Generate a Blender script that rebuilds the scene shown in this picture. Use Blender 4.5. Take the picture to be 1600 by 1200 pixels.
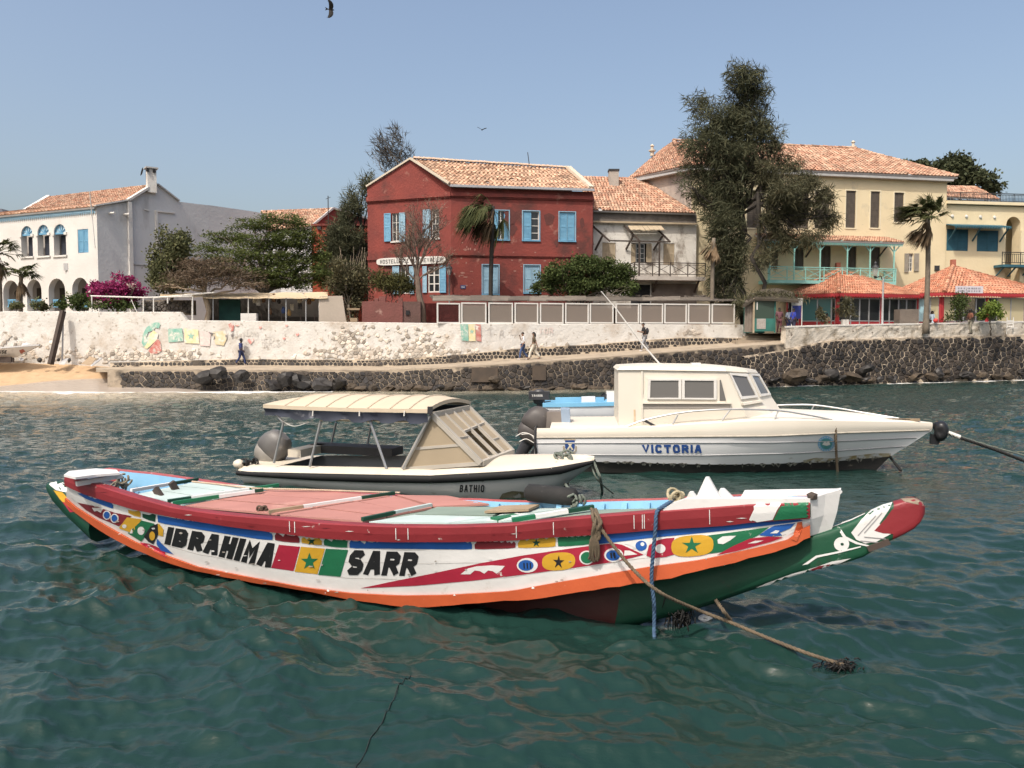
import bpy, bmesh, math, random
import numpy as np
from mathutils import Vector, Matrix, Quaternion
from mathutils.geometry import tessellate_polygon
from mathutils.bvhtree import BVHTree
random.seed(7)
rng = np.random.default_rng(7)
SC = bpy.context.scene
COL = SC.collection
for _o in list(bpy.data.objects):
	bpy.data.objects.remove(_o)
# ------------------------------------------------------------------ camera
F = 1250.0            # focal length in photo pixels (1600 wide)
CAM_H = 2.8
PITCH = math.atan(65.0 / F)
cam_data = bpy.data.cameras.new('camera')
cam_data.sensor_width = 36.0
cam_data.lens = F / 1600.0 * 36.0
cam_data.clip_start = 0.1
cam_data.clip_end = 3000.0
cam = bpy.data.objects.new('camera', cam_data)
COL.objects.link(cam)
cam.location = (0, 0, CAM_H)
cam.rotation_euler = (math.pi / 2 - PITCH, 0, 0)
SC.camera = cam
# ------------------------------------------------------------------ sky, sun, exposure
SUN_EL = math.radians(56.0)
SUN_AZ = math.radians(212.0)       # clockwise from +Y: behind the camera, to its left
SUN_DIR = Vector((math.sin(SUN_AZ) * math.cos(SUN_EL), math.cos(SUN_AZ) * math.cos(SUN_EL), math.sin(SUN_EL)))
world = bpy.data.worlds.new('World')
SC.world = world
world.use_nodes = True
wn = world.node_tree.nodes
wl = world.node_tree.links
for n_ in list(wn):
	wn.remove(n_)
w_out = wn.new('ShaderNodeOutputWorld')
w_bg = wn.new('ShaderNodeBackground')
w_sky = wn.new('ShaderNodeTexSky')
w_sky.sky_type = 'NISHITA'
w_sky.sun_disc = False
w_sky.sun_elevation = SUN_EL
w_sky.sun_rotation = SUN_AZ
w_sky.altitude = 0
w_sky.air_density = 1.1
w_sky.dust_density = 5.6
w_sky.ozone_density = 0.0
w_bg.inputs['Strength'].default_value = 0.15
wl.new(w_sky.outputs[0], w_bg.inputs['Color'])
wl.new(w_bg.outputs[0], w_out.inputs['Surface'])
sun_data = bpy.data.lights.new('sun', 'SUN')
sun_data.energy = 2.5
sun_data.angle = math.radians(0.55)
sun_data.color = (1.0, 0.95, 0.87)
sun = bpy.data.objects.new('sun', sun_data)
COL.objects.link(sun)
sun.rotation_euler = SUN_DIR.to_track_quat('Z', 'Y').to_euler()
sun.location = (-20, -30, 60)
SC.view_settings.view_transform = 'Standard'
SC.view_settings.look = 'None'
SC.view_settings.exposure = 0.42
SC.view_settings.gamma = 1.0
SC.view_settings.use_curve_mapping = False
# ------------------------------------------------------------------ where a photo pixel's ray meets the place
CAM = Vector((0, 0, CAM_H))
_R = Vector((1, 0, 0))
_U = Vector((0, math.sin(PITCH), math.cos(PITCH)))
_W = Vector((0, math.cos(PITCH), -math.sin(PITCH)))
def ray(px, py):
	return _R * ((px - 800) / F) + _U * ((600 - py) / F) + _W
def P(px, py, Y):
	d = ray(px, py)
	return CAM + d * (Y / d.y)
def W(px, py, z=0.0):
	d = ray(px, py)
	return CAM + d * ((z - CAM_H) / d.z)
def G(px, Y):
	p = P(px, 535, Y)
	return Vector((p.x, Y, 0))
class Fac:
	"""An upright plane through two ground points: where a facade stands."""
	def __init__(self, a, b):
		self.a = Vector((a[0], a[1], 0)); self.b = Vector((b[0], b[1], 0))
		self.d = (self.b - self.a).normalized()
		self.n = Vector((self.d.y, -self.d.x, 0))
		self.len = (self.b - self.a).length
	def at(self, px, py, out=0.0):
		d = ray(px, py)
		t = (self.n.dot(self.a) + out) / self.n.dot(d)
		return CAM + d * t
	def sz(self, px, py, out=0.0):
		p = self.at(px, py, out)
		return ((p - self.a).dot(self.d), p.z)
	def pt(self, s, z, out=0.0):
		p = self.a + self.d * s + self.n * out
		return Vector((p.x, p.y, z))
	def rect(self, x0, y0, x1, y1, out=0.0):
		ym, xm = (y0 + y1) / 2, (x0 + x1) / 2
		return (self.sz(x0, ym, out)[0], self.sz(x1, ym, out)[0], self.sz(xm, y1, out)[1], self.sz(xm, y0, out)[1])
# ------------------------------------------------------------------ materials
MATS = {}
def mat(name, c1, c2=None, scale=3.0, rough=0.75, bump=0.0, bscale=25.0, metal=0.0, spec=0.4,
		stain=None, island=0.0, trans=0.0, detail=6.0, stretch=None, stain2=None, hue=None, sub=None):
	if name in MATS:
		return MATS[name]
	m = bpy.data.materials.new(name)
	m.use_nodes = True
	nt = m.node_tree; N = nt.nodes; L = nt.links
	b = N['Principled BSDF']
	b.inputs['Roughness'].default_value = rough
	b.inputs['Metallic'].default_value = metal
	b.inputs['Specular IOR Level'].default_value = spec
	if c2 is None:
		c2 = tuple(c * 0.82 for c in c1)
	tc = N.new('ShaderNodeTexCoord')
	vec = tc.outputs['Object']
	if stretch:
		mp = N.new('ShaderNodeMapping'); mp.inputs['Scale'].default_value = stretch
		L.new(vec, mp.inputs['Vector']); vec = mp.outputs['Vector']
	nz = N.new('ShaderNodeTexNoise'); nz.inputs['Scale'].default_value = scale; nz.inputs['Detail'].default_value = detail
	L.new(vec, nz.inputs['Vector'])
	rp = N.new('ShaderNodeMapRange'); rp.inputs['From Min'].default_value = 0.3; rp.inputs['From Max'].default_value = 0.7
	L.new(nz.outputs['Fac'], rp.inputs['Value'])
	def mix(fac, a, bcol):
		x = N.new('ShaderNodeMix'); x.data_type = 'RGBA'
		if hasattr(fac, 'is_linked'): L.new(fac, x.inputs['Factor'])
		else: x.inputs['Factor'].default_value = fac
		if hasattr(a, 'is_linked'): L.new(a, x.inputs['A'])
		else: x.inputs['A'].default_value = (*a, 1)
		if hasattr(bcol, 'is_linked'): L.new(bcol, x.inputs['B'])
		else: x.inputs['B'].default_value = (*bcol, 1)
		return x.outputs['Result']
	col = mix(rp.outputs['Result'], c1, c2)
	for st in (stain, stain2):
		if st:
			sc_, lo, hi, scol = st[:4]
			n2 = N.new('ShaderNodeTexNoise'); n2.inputs['Scale'].default_value = sc_; n2.inputs['Detail'].default_value = 8
			n2.inputs['Roughness'].default_value = 0.65
			mp2 = N.new('ShaderNodeMapping'); mp2.inputs['Location'].default_value = (sc_ * 3.1, 7.7, 1.3)
			if len(st) > 4: mp2.inputs['Scale'].default_value = st[4]
			L.new(tc.outputs['Object'], mp2.inputs['Vector']); L.new(mp2.outputs['Vector'], n2.inputs['Vector'])
			r2 = N.new('ShaderNodeMapRange'); r2.inputs['From Min'].default_value = lo; r2.inputs['From Max'].default_value = hi
			L.new(n2.outputs['Fac'], r2.inputs['Value'])
			col = mix(r2.outputs['Result'], col, scol)
	if island:
		ge = N.new('ShaderNodeNewGeometry'); oi = N.new('ShaderNodeObjectInfo')
		ad = N.new('ShaderNodeMath'); ad.operation = 'ADD'
		L.new(ge.outputs['Random Per Island'], ad.inputs[0]); L.new(oi.outputs['Random'], ad.inputs[1])
		fr = N.new('ShaderNodeMath'); fr.operation = 'FRACT'; L.new(ad.outputs[0], fr.inputs[0])
		hs = N.new('ShaderNodeHueSaturation')
		mr = N.new('ShaderNodeMapRange'); mr.inputs['To Min'].default_value = 1 - island; mr.inputs['To Max'].default_value = 1 + island
		L.new(fr.outputs[0], mr.inputs['Value']); L.new(mr.outputs['Result'], hs.inputs['Value'])
		if hue:
			m3 = N.new('ShaderNodeMath'); m3.operation = 'MULTIPLY'; m3.inputs[1].default_value = 7.31
			L.new(fr.outputs[0], m3.inputs[0])
			f3 = N.new('ShaderNodeMath'); f3.operation = 'FRACT'; L.new(m3.outputs[0], f3.inputs[0])
			col = mix(f3.outputs[0], col, hue)
		L.new(col, hs.inputs['Color']); col = hs.outputs['Color']
	L.new(col, b.inputs['Base Color'])
	if bump:
		n3 = N.new('ShaderNodeTexNoise'); n3.inputs['Scale'].default_value = bscale; n3.inputs['Detail'].default_value = 5
		L.new(vec, n3.inputs['Vector'])
		bp = N.new('ShaderNodeBump'); bp.inputs['Strength'].default_value = bump; bp.inputs['Distance'].default_value = 0.05 if bscale < 9 else 0.010
		L.new(n3.outputs['Fac'], bp.inputs['Height']); L.new(bp.outputs['Normal'], b.inputs['Normal'])
	if trans:
		out = N['Material Output']
		tr = N.new('ShaderNodeBsdfTranslucent'); L.new(col, tr.inputs['Color'])
		ms = N.new('ShaderNodeMixShader'); ms.inputs['Fac'].default_value = trans
		L.new(b.outputs[0], ms.inputs[1]); L.new(tr.outputs[0], ms.inputs[2]); L.new(ms.outputs[0], out.inputs['Surface'])
	MATS[name] = m
	return m
def glass(name, col, rough=0.08, alpha=None, spec=0.6):
	if name in MATS: return MATS[name]
	m = bpy.data.materials.new(name); m.use_nodes = True
	b = m.node_tree.nodes['Principled BSDF']
	b.inputs['Base Color'].default_value = (*col, 1); b.inputs['Roughness'].default_value = rough
	b.inputs['Specular IOR Level'].default_value = spec
	if alpha is not None: b.inputs['Alpha'].default_value = alpha
	MATS[name] = m
	return m
# ------------------------------------------------------------------ meshes and objects
BASE = {}
def tag(o, label=None, cat=None, group=None, kind=None):
	if label: o['label'] = label
	if cat: o['category'] = cat
	if group: o['group'] = group
	if kind: o['kind'] = kind
	return o
def thing(name, label, cat, loc, group=None):
	o = bpy.data.objects.new(name, None)
	o.empty_display_size = 0.3
	COL.objects.link(o)
	o.location = loc
	BASE[o.name] = Vector(loc)
	return tag(o, label, cat, group)
class MB:
	def __init__(self): self.v = []; self.f = []
	def poly(self, pts):
		i = len(self.v); self.v.extend(Vector(p) for p in pts); self.f.append(tuple(range(i, i + len(pts)))); return self
	def obox(self, o, ex, ey, ez):
		o, ex, ey, ez = Vector(o), Vector(ex), Vector(ey), Vector(ez)
		i = len(self.v)
		self.v += [o, o + ex, o + ex + ey, o + ey, o + ez, o + ex + ez, o + ex + ey + ez, o + ey + ez]
		self.f += [tuple(i + k for k in q) for q in ((0, 3, 2, 1), (4, 5, 6, 7), (0, 1, 5, 4), (1, 2, 6, 5), (2, 3, 7, 6), (3, 0, 4, 7))]
		return self
	def box(self, c, s, rot=0.0, tilt=None):
		m = Matrix.Rotation(rot, 3, 'Z')
		if tilt is not None: m = m @ tilt
		ex, ey, ez = m @ Vector((s[0], 0, 0)), m @ Vector((0, s[1], 0)), m @ Vector((0, 0, s[2]))
		return self.obox(Vector(c) - (ex + ey + ez) / 2, ex, ey, ez)
	def fbox(self, fac, s0, s1, z0, z1, o0, o1):
		a = fac.pt(s0, z0, o0)
		return self.obox(a, fac.d * (s1 - s0), -fac.n * (o0 - o1), Vector((0, 0, z1 - z0)))
	def bar(self, a, b, w, h=None, up=(0, 0, 1)):
		a, b = Vector(a), Vector(b); h = w if h is None else h
		d = b - a; up = Vector(up)
		sx = d.cross(up)
		if sx.length < 1e-6: sx = d.cross(Vector((1, 0, 0)))
		sx.normalize(); sz = sx.cross(d).normalized()
		return self.obox(a - sx * w / 2 - sz * h / 2, d, sx * w, sz * h)
	def tube(self, path, r, n=6, cap=True):
		path = [Vector(p) for p in path]
		rs = r if isinstance(r, (list, tuple)) else [r] * len(path)
		i0 = len(self.v)
		prev = None
		for k, p in enumerate(path):
			t = (path[min(k + 1, len(path) - 1)] - path[max(k - 1, 0)])
			if t.length < 1e-9: t = Vector((0, 0, 1))
			t.normalize()
			if prev is None:
				ref = Vector((0, 0, 1)) if abs(t.z) < 0.9 else Vector((1, 0, 0))
				x = t.cross(ref).normalized()
			else:
				x = (prev - t * prev.dot(t))
				x = x.normalized() if x.length > 1e-6 else t.orthogonal().normalized()
			prev = x; y = t.cross(x)
			for j in range(n):
				a = 2 * math.pi * j / n
				self.v.append(p + (x * math.cos(a) + y * math.sin(a)) * rs[k])
		for k in range(len(path) - 1):
			for j in range(n):
				a = i0 + k * n + j; b = i0 + k * n + (j + 1) % n
				self.f.append((a, b, b + n, a + n))
		if cap:
			self.f.append(tuple(i0 + j for j in reversed(range(n))))
			self.f.append(tuple(i0 + (len(path) - 1) * n + j for j in range(n)))
		return self
	def prism(self, pts, vec, tess=False):
		pts = [Vector(p) for p in pts]; vec = Vector(vec); n = len(pts); i = len(self.v)
		self.v += pts + [p + vec for p in pts]
		for j in range(n):
			k = (j + 1) % n
			self.f.append((i + j, i + k, i + n + k, i + n + j))
		if tess:
			for t in tessellate_polygon([pts]):
				self.f.append(tuple(i + q for q in t)); self.f.append(tuple(i + n + q for q in t))
		else:
			self.f.append(tuple(i + j for j in reversed(range(n)))); self.f.append(tuple(i + n + j for j in range(n)))
		return self
	def loft(self, rows, close=False):
		"""rows: equal-length lists of points; quads between neighbours."""
		i0 = len(self.v); m = len(rows[0])
		for r in rows: self.v.extend(Vector(p) for p in r)
		for k in range(len(rows) - 1):
			for j in range(m if close else m - 1):
				a = i0 + k * m + j; b = i0 + k * m + (j + 1) % m
				self.f.append((a, b, b + m, a + m))
		return self
	def lathe(self, c, prof, n=10, axis=(0, 0, 1)):
		c = Vector(c); q = Vector((0, 0, 1)).rotation_difference(Vector(axis).normalized())
		rows = []
		for r, h in prof:
			rows.append([c + q @ Vector((r * math.cos(2 * math.pi * j / n), r * math.sin(2 * math.pi * j / n), h)) for j in range(n)])
		return self.loft(rows, True)
	def blob(self, c, rad, seed=0, rough=0.18, sub=2, squash=None):
		bm = bmesh.new(); bmesh.ops.create_icosphere(bm, subdivisions=sub, radius=1.0)
		rr = random.Random(seed)
		ds = [(Vector((rr.gauss(0, 1), rr.gauss(0, 1), rr.gauss(0, 1))).normalized(), rr.uniform(-rough, rough), rr.uniform(.4, .9)) for _ in range(9)]
		i = len(self.v)
		for v in bm.verts:
			p = v.co.normalized(); s = 1.0
			for d_, a_, th in ds:
				q = p.dot(d_)
				if q > th: s -= abs(a_) * (q - th) / (1 - th) * 1.6
				s += a_ * 0.35 * q
			v.co = p * s
			self.v.append(Vector(c) + Vector((v.co.x * rad[0], v.co.y * rad[1], v.co.z * rad[2])))
		for f_ in bm.faces: self.f.append(tuple(i + v.index for v in f_.verts))
		bm.free()
		return self
	def build(self, name, m=None, parent=None, smooth=False, kind=None, label=None):
		off = BASE.get(parent.name, Vector((0, 0, 0))) if parent else Vector((0, 0, 0))
		me = bpy.data.meshes.new(name)
		me.from_pydata([tuple(p - off) for p in self.v], [], self.f)
		if smooth:
			me.polygons.foreach_set('use_smooth', [True] * len(me.polygons))
		me.update()
		return link(name, me, m, parent, kind, label)
def link(name, me, m, parent=None, kind=None, label=None):
	o = bpy.data.objects.new(name, me)
	COL.objects.link(o)
	if m is not None and not me.materials: me.materials.append(m)
	if parent:
		o.parent = parent
		BASE[o.name] = BASE.get(parent.name, Vector((0, 0, 0)))
	if kind: o['kind'] = kind
	if label: o['label'] = label
	return o
def np_mesh(name, verts, quads, m, parent=None, kind=None, smooth=False, label=None):
	off = BASE.get(parent.name, Vector((0, 0, 0))) if parent else Vector((0, 0, 0))
	me = bpy.data.meshes.new(name)
	verts = np.asarray(verts, dtype=np.float32) - np.array(off, dtype=np.float32)
	k = quads.shape[1]
	me.vertices.add(len(verts)); me.vertices.foreach_set('co', verts.ravel())
	me.loops.add(quads.size); me.loops.foreach_set('vertex_index', quads.ravel().astype(np.int32))
	me.polygons.add(len(quads)); me.polygons.foreach_set('loop_start', np.arange(0, quads.size, k, dtype=np.int32))
	me.polygons.foreach_set('loop_total', np.full(len(quads), k, dtype=np.int32))
	if smooth: me.polygons.foreach_set('use_smooth', np.ones(len(quads), dtype=bool))
	me.update(calc_edges=True); me.validate()
	return link(name, me, m, parent, kind, label)
def lerp(a, b, t): return a + (b - a) * t
def curve(pts):
	xs = [p[0] for p in pts]; ys = [p[1] for p in pts]
	return lambda x: float(np.interp(x, xs, ys))
def smooth_path(pts, n=6):
	pts = [Vector(p) for p in pts]; out = []
	for i in range(len(pts) - 1):
		p0 = pts[max(i - 1, 0)]; p1 = pts[i]; p2 = pts[i + 1]; p3 = pts[min(i + 2, len(pts) - 1)]
		for k in range(n):
			t = k / n
			out.append(0.5 * ((2 * p1) + (p2 - p0) * t + (2 * p0 - 5 * p1 + 4 * p2 - p3) * t * t + (3 * p1 - p0 - 3 * p2 + p3) * t ** 3))
	out.append(pts[-1])
	return out
def rope_mesh(mb, path, r, strands=3, pitch=None, n=5):
	path = smooth_path(path, 8)
	# resample evenly
	L = [0.0]
	for a, b in zip(path, path[1:]): L.append(L[-1] + (b - a).length)
	pitch = pitch or r * 7
	N_ = max(8, int(L[-1] / (pitch / 6)))
	N_ = min(N_, 500)
	xs = np.linspace(0, L[-1], N_)
	cs = [np.interp(xs, L, [p[i] for p in path]) for i in range(3)]
	pts = [Vector((cs[0][k], cs[1][k], cs[2][k])) for k in range(N_)]
	for s in range(strands):
		out = []
		for k, p in enumerate(pts):
			t = (pts[min(k + 1, N_ - 1)] - pts[max(k - 1, 0)]).normalized()
			x = t.cross(Vector((0.13, 0.3, 1))).normalized(); y = t.cross(x)
			a = xs[k] / pitch * 2 * math.pi + s * 2 * math.pi / strands
			out.append(p + (x * math.cos(a) + y * math.sin(a)) * r * 0.55)
		mb.tube(out, r * 0.6, n)
	return mb
# lettering: each letter is a few strokes in a unit cell
FONT = {
 'A': [[(0, 0), (.36, 1), (.64, 1), (1, 0)], [(.18, .34), (.82, .34)]],
 'B': [[(0, 0), (0, 1), (.7, 1), (.92, .87), (.92, .66), (.7, .53), (0, .53)], [(.7, .53), (1, .38), (1, .14), (.76, 0), (0, 0)]],
 'C': [[(1, .78), (.8, 1), (.2, 1), (0, .8), (0, .2), (.2, 0), (.8, 0), (1, .22)]],
 'D': [[(0, 0), (0, 1), (.65, 1), (1, .7), (1, .3), (.65, 0), (0, 0)]],
 'E': [[(1, 1), (0, 1), (0, 0), (1, 0)], [(0, .5), (.8, .5)]],
 'F': [[(1, 1), (0, 1), (0, 0)], [(0, .5), (.8, .5)]],
 'G': [[(1, .8), (.8, 1), (.2, 1), (0, .8), (0, .2), (.2, 0), (1, 0), (1, .45), (.6, .45)]],
 'H': [[(0, 0), (0, 1)], [(1, 0), (1, 1)], [(0, .5), (1, .5)]],
 'I': [[(.5, 0), (.5, 1)]],
 'L': [[(0, 1), (0, 0), (1, 0)]],
 'M': [[(0, 0), (0, 1), (.5, .42), (1, 1), (1, 0)]],
 'N': [[(0, 0), (0, 1), (1, 0), (1, 1)]],
 'O': [[(.2, 0), (0, .2), (0, .8), (.2, 1), (.8, 1), (1, .8), (1, .2), (.8, 0), (.2, 0)]],
 'P': [[(0, 0), (0, 1), (.75, 1), (1, .85), (1, .6), (.75, .45), (0, .45)]],
 'R': [[(0, 0), (0, 1), (.72, 1), (.98, .86), (.98, .62), (.72, .48), (0, .48)], [(.5, .48), (1, 0)]],
 'S': [[(1, .82), (.8, 1), (.2, 1), (0, .82), (0, .65), (.2, .53), (.8, .47), (1, .33), (1, .16), (.8, 0), (.2, 0), (0, .18)]],
 'T': [[(0, 1), (1, 1)], [(.5, 1), (.5, 0)]],
 'U': [[(0, 1), (0, .2), (.2, 0), (.8, 0), (1, .2), (1, 1)]],
 'V': [[(0, 1), (.5, 0), (1, 1)]],
 'Y': [[(0, 1), (.5, .5), (1, 1)], [(.5, .5), (.5, 0)]],
 'e': [[(0, .32), (.9, .32), (.8, .55), (.2, .55), (0, .3), (.2, 0), (.9, .06)]],
 's': [[(.9, .5), (.2, .55), (.1, .35), (.85, .22), (.8, 0), (0, .05)]],
 'i': [[(.5, 0), (.5, .5)], [(.5, .68), (.5, .76)]],
 'o': [[(.2, 0), (0, .2), (.1, .5), (.8, .52), (.95, .2), (.75, 0), (.2, 0)]],
 'n': [[(.05, 0), (.05, .52), (.7, .5), (.9, .3), (.9, 0)]],
 'u': [[(.05, .5), (.1, .05), (.7, 0), (.9, .5), (.9, 0)]],
 'a': [[(.85, .5), (.2, .5), (0, .2), (.25, 0), (.85, .15), (.85, .5), (.95, 0)]],
 'r': [[(.1, 0), (.1, .5)], [(.1, .35), (.5, .52), (.8, .48)]],
 'x': [[(0, 0), (.9, .5)], [(0, .5), (.9, 0)]],
}
NARROW = {'I': .34, 'i': .3, ' ': .5}
def stroke_quads(pl, th, tx=1.0, ext=None):
	"""quads (2-D) covering a stroked polyline; th in cell-height units, tx = width/height of the cell"""
	out = []
	pts = [Vector((p[0] * tx, p[1])) for p in pl]
	if ext is not None and (pts[0] - pts[-1]).length > 1e-6:
		for i, j in ((0, 1), (-1, -2)):
			if pts[i].y <= ext[0] + 1e-4 or pts[i].y >= ext[1] - 1e-4: pts[i] = pts[i] + (pts[i] - pts[j]).normalized() * th * .5
	closed = (pts[0] - pts[-1]).length < 1e-6
	n = len(pts)
	offs = []
	for i in range(n):
		a = pts[i - 1] if i > 0 else (pts[-2] if closed else None)
		c = pts[i + 1] if i < n - 1 else (pts[1] if closed else None)
		d1 = (pts[i] - a).normalized() if a is not None else None
		d2 = (c - pts[i]).normalized() if c is not None else None
		if d1 is None: nn = Vector((-d2.y, d2.x)); k = 1
		elif d2 is None: nn = Vector((-d1.y, d1.x)); k = 1
		else:
			n1 = Vector((-d1.y, d1.x)); n2 = Vector((-d2.y, d2.x)); nn = (n1 + n2)
			nn = nn.normalized() if nn.length > .2 else n1
			k = min(1.35, 1 / max(.3, nn.dot(n1)))
		offs.append(nn * (th / 2) * k)
	for i in range(n - 1):
		a, b = pts[i], pts[i + 1]
		out.append([a - offs[i], b - offs[i + 1], b + offs[i + 1], a + offs[i]])
	return [[(p.x / tx, p.y) for p in q] for q in out]
def text_quads(txt, aspect=.8, gap=.16, th=.2, per=False):
	"""Letters laid out on 0..1 x 0..1; returns quads per letter in that box."""
	ws = [aspect * NARROW.get(c, 1.0) for c in txt]
	tot = sum(ws) + gap * (len(txt) - 1)
	x = 0; out = []; res = []
	for c, w in zip(txt, ws):
		for pl in FONT.get(c, []):
			y0, y1 = th / 2, 1 - th / 2
			ins = min(th / 2, w * .45)
			cell = [((ins + p[0] * (w - 2 * ins)), y0 + p[1] * (y1 - y0)) for p in pl]
			for q in stroke_quads(cell, th, 1.0, (y0, y1)):
				out.append([((x + a) / tot, min(1, max(0, b))) for a, b in q])
		if per: res.append(out); out = []
		x += w + gap
	return res if per else out
def quadmap(q, TL, TR, BR, BL):
	o = []
	for u, v in q:
		top = Vector(TL).lerp(Vector(TR), u); bot = Vector(BL).lerp(Vector(BR), u)
		p = bot.lerp(top, v); o.append((p.x, p.y))
	return o
def star(cx, cy, r, rx=1.0, rot=0.0, inner=.4):
	return [(cx + rx * r * (1 if k % 2 == 0 else inner) * math.sin(rot + k * math.pi / 5), cy - r * (1 if k % 2 == 0 else inner) * math.cos(rot + k * math.pi / 5)) for k in range(10)]
def oval(cx, cy, rx, ry, n=18, p=2.0, slope=0.0):
	o = []
	for k in range(n):
		a = 2 * math.pi * k / n; c, s = math.cos(a), math.sin(a)
		x = rx * math.copysign(abs(c) ** (2 / p), c); y = ry * math.copysign(abs(s) ** (2 / p), s)
		o.append((cx + x, cy + y + slope * x))
	return o
def paint(mb, bvh, poly, off, step=14.0):
	"""Lay a flat outline (photo pixels) as a thin skin on a surface already built."""
	pts = [Vector((p[0], p[1], 0)) for p in poly]
	bm = bmesh.new()
	vs = [bm.verts.new(p) for p in pts]
	for t in tessellate_polygon([pts]):
		try: bm.faces.new([vs[i] for i in t])
		except ValueError: pass
	for _ in range(5):
		long = [e for e in bm.edges if e.calc_length() > step]
		if not long: break
		bmesh.ops.subdivide_edges(bm, edges=long, cuts=1)
		bmesh.ops.triangulate(bm, faces=[f for f in bm.faces if len(f.verts) > 3])
	idx = {}
	for v in bm.verts:
		d = ray(v.co.x, v.co.y).normalized()
		hit, nrm, _, _ = bvh.ray_cast(CAM, d)
		if hit is None: continue
		if nrm.dot(d) > 0: nrm = -nrm
		idx[v] = len(mb.v); mb.v.append(hit + nrm * off)
	for f in bm.faces:
		if all(v in idx for v in f.verts): mb.f.append(tuple(idx[v] for v in f.verts))
	bm.free()
def bvh_of(*mbs):
	vs, fs = [], []
	for m in mbs:
		i = len(vs); vs += [tuple(v) for v in m.v]; fs += [tuple(i + k for k in f) for f in m.f]
	return BVHTree.FromPolygons(vs, fs)
# ================================================================== shore lines
FW1 = Fac((-75, 50.0), (-3.2, 50.0))
FW2 = Fac((-3.2, 50.0), (16.2, 55.1))
def wallat(px, py, off=0.0):
	p = FW1.at(px, py, off)
	if (p - FW1.a).dot(FW1.d) <= FW1.len + off * 0.13: return p
	return FW2.at(px, py, off)
def walln(px): return FW1.n if px < 720 else FW2.n
FQ = Fac(G(1160, 50.6), G(1640, 62.0))       # right-hand quay wall
inner_y = curve([(150, 574), (375, 570.5), (600, 572.5), (720, 567), (820, 559), (920, 552.5), (1060, 541.5), (1160, 534), (1230, 527)])
outer_y = curve([(150, 577), (240, 577.5), (375, 578), (600, 578), (720, 572.5), (820, 566.5), (920, 559.5), (1060, 548.5), (1160, 541), (1230, 536)])
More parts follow.
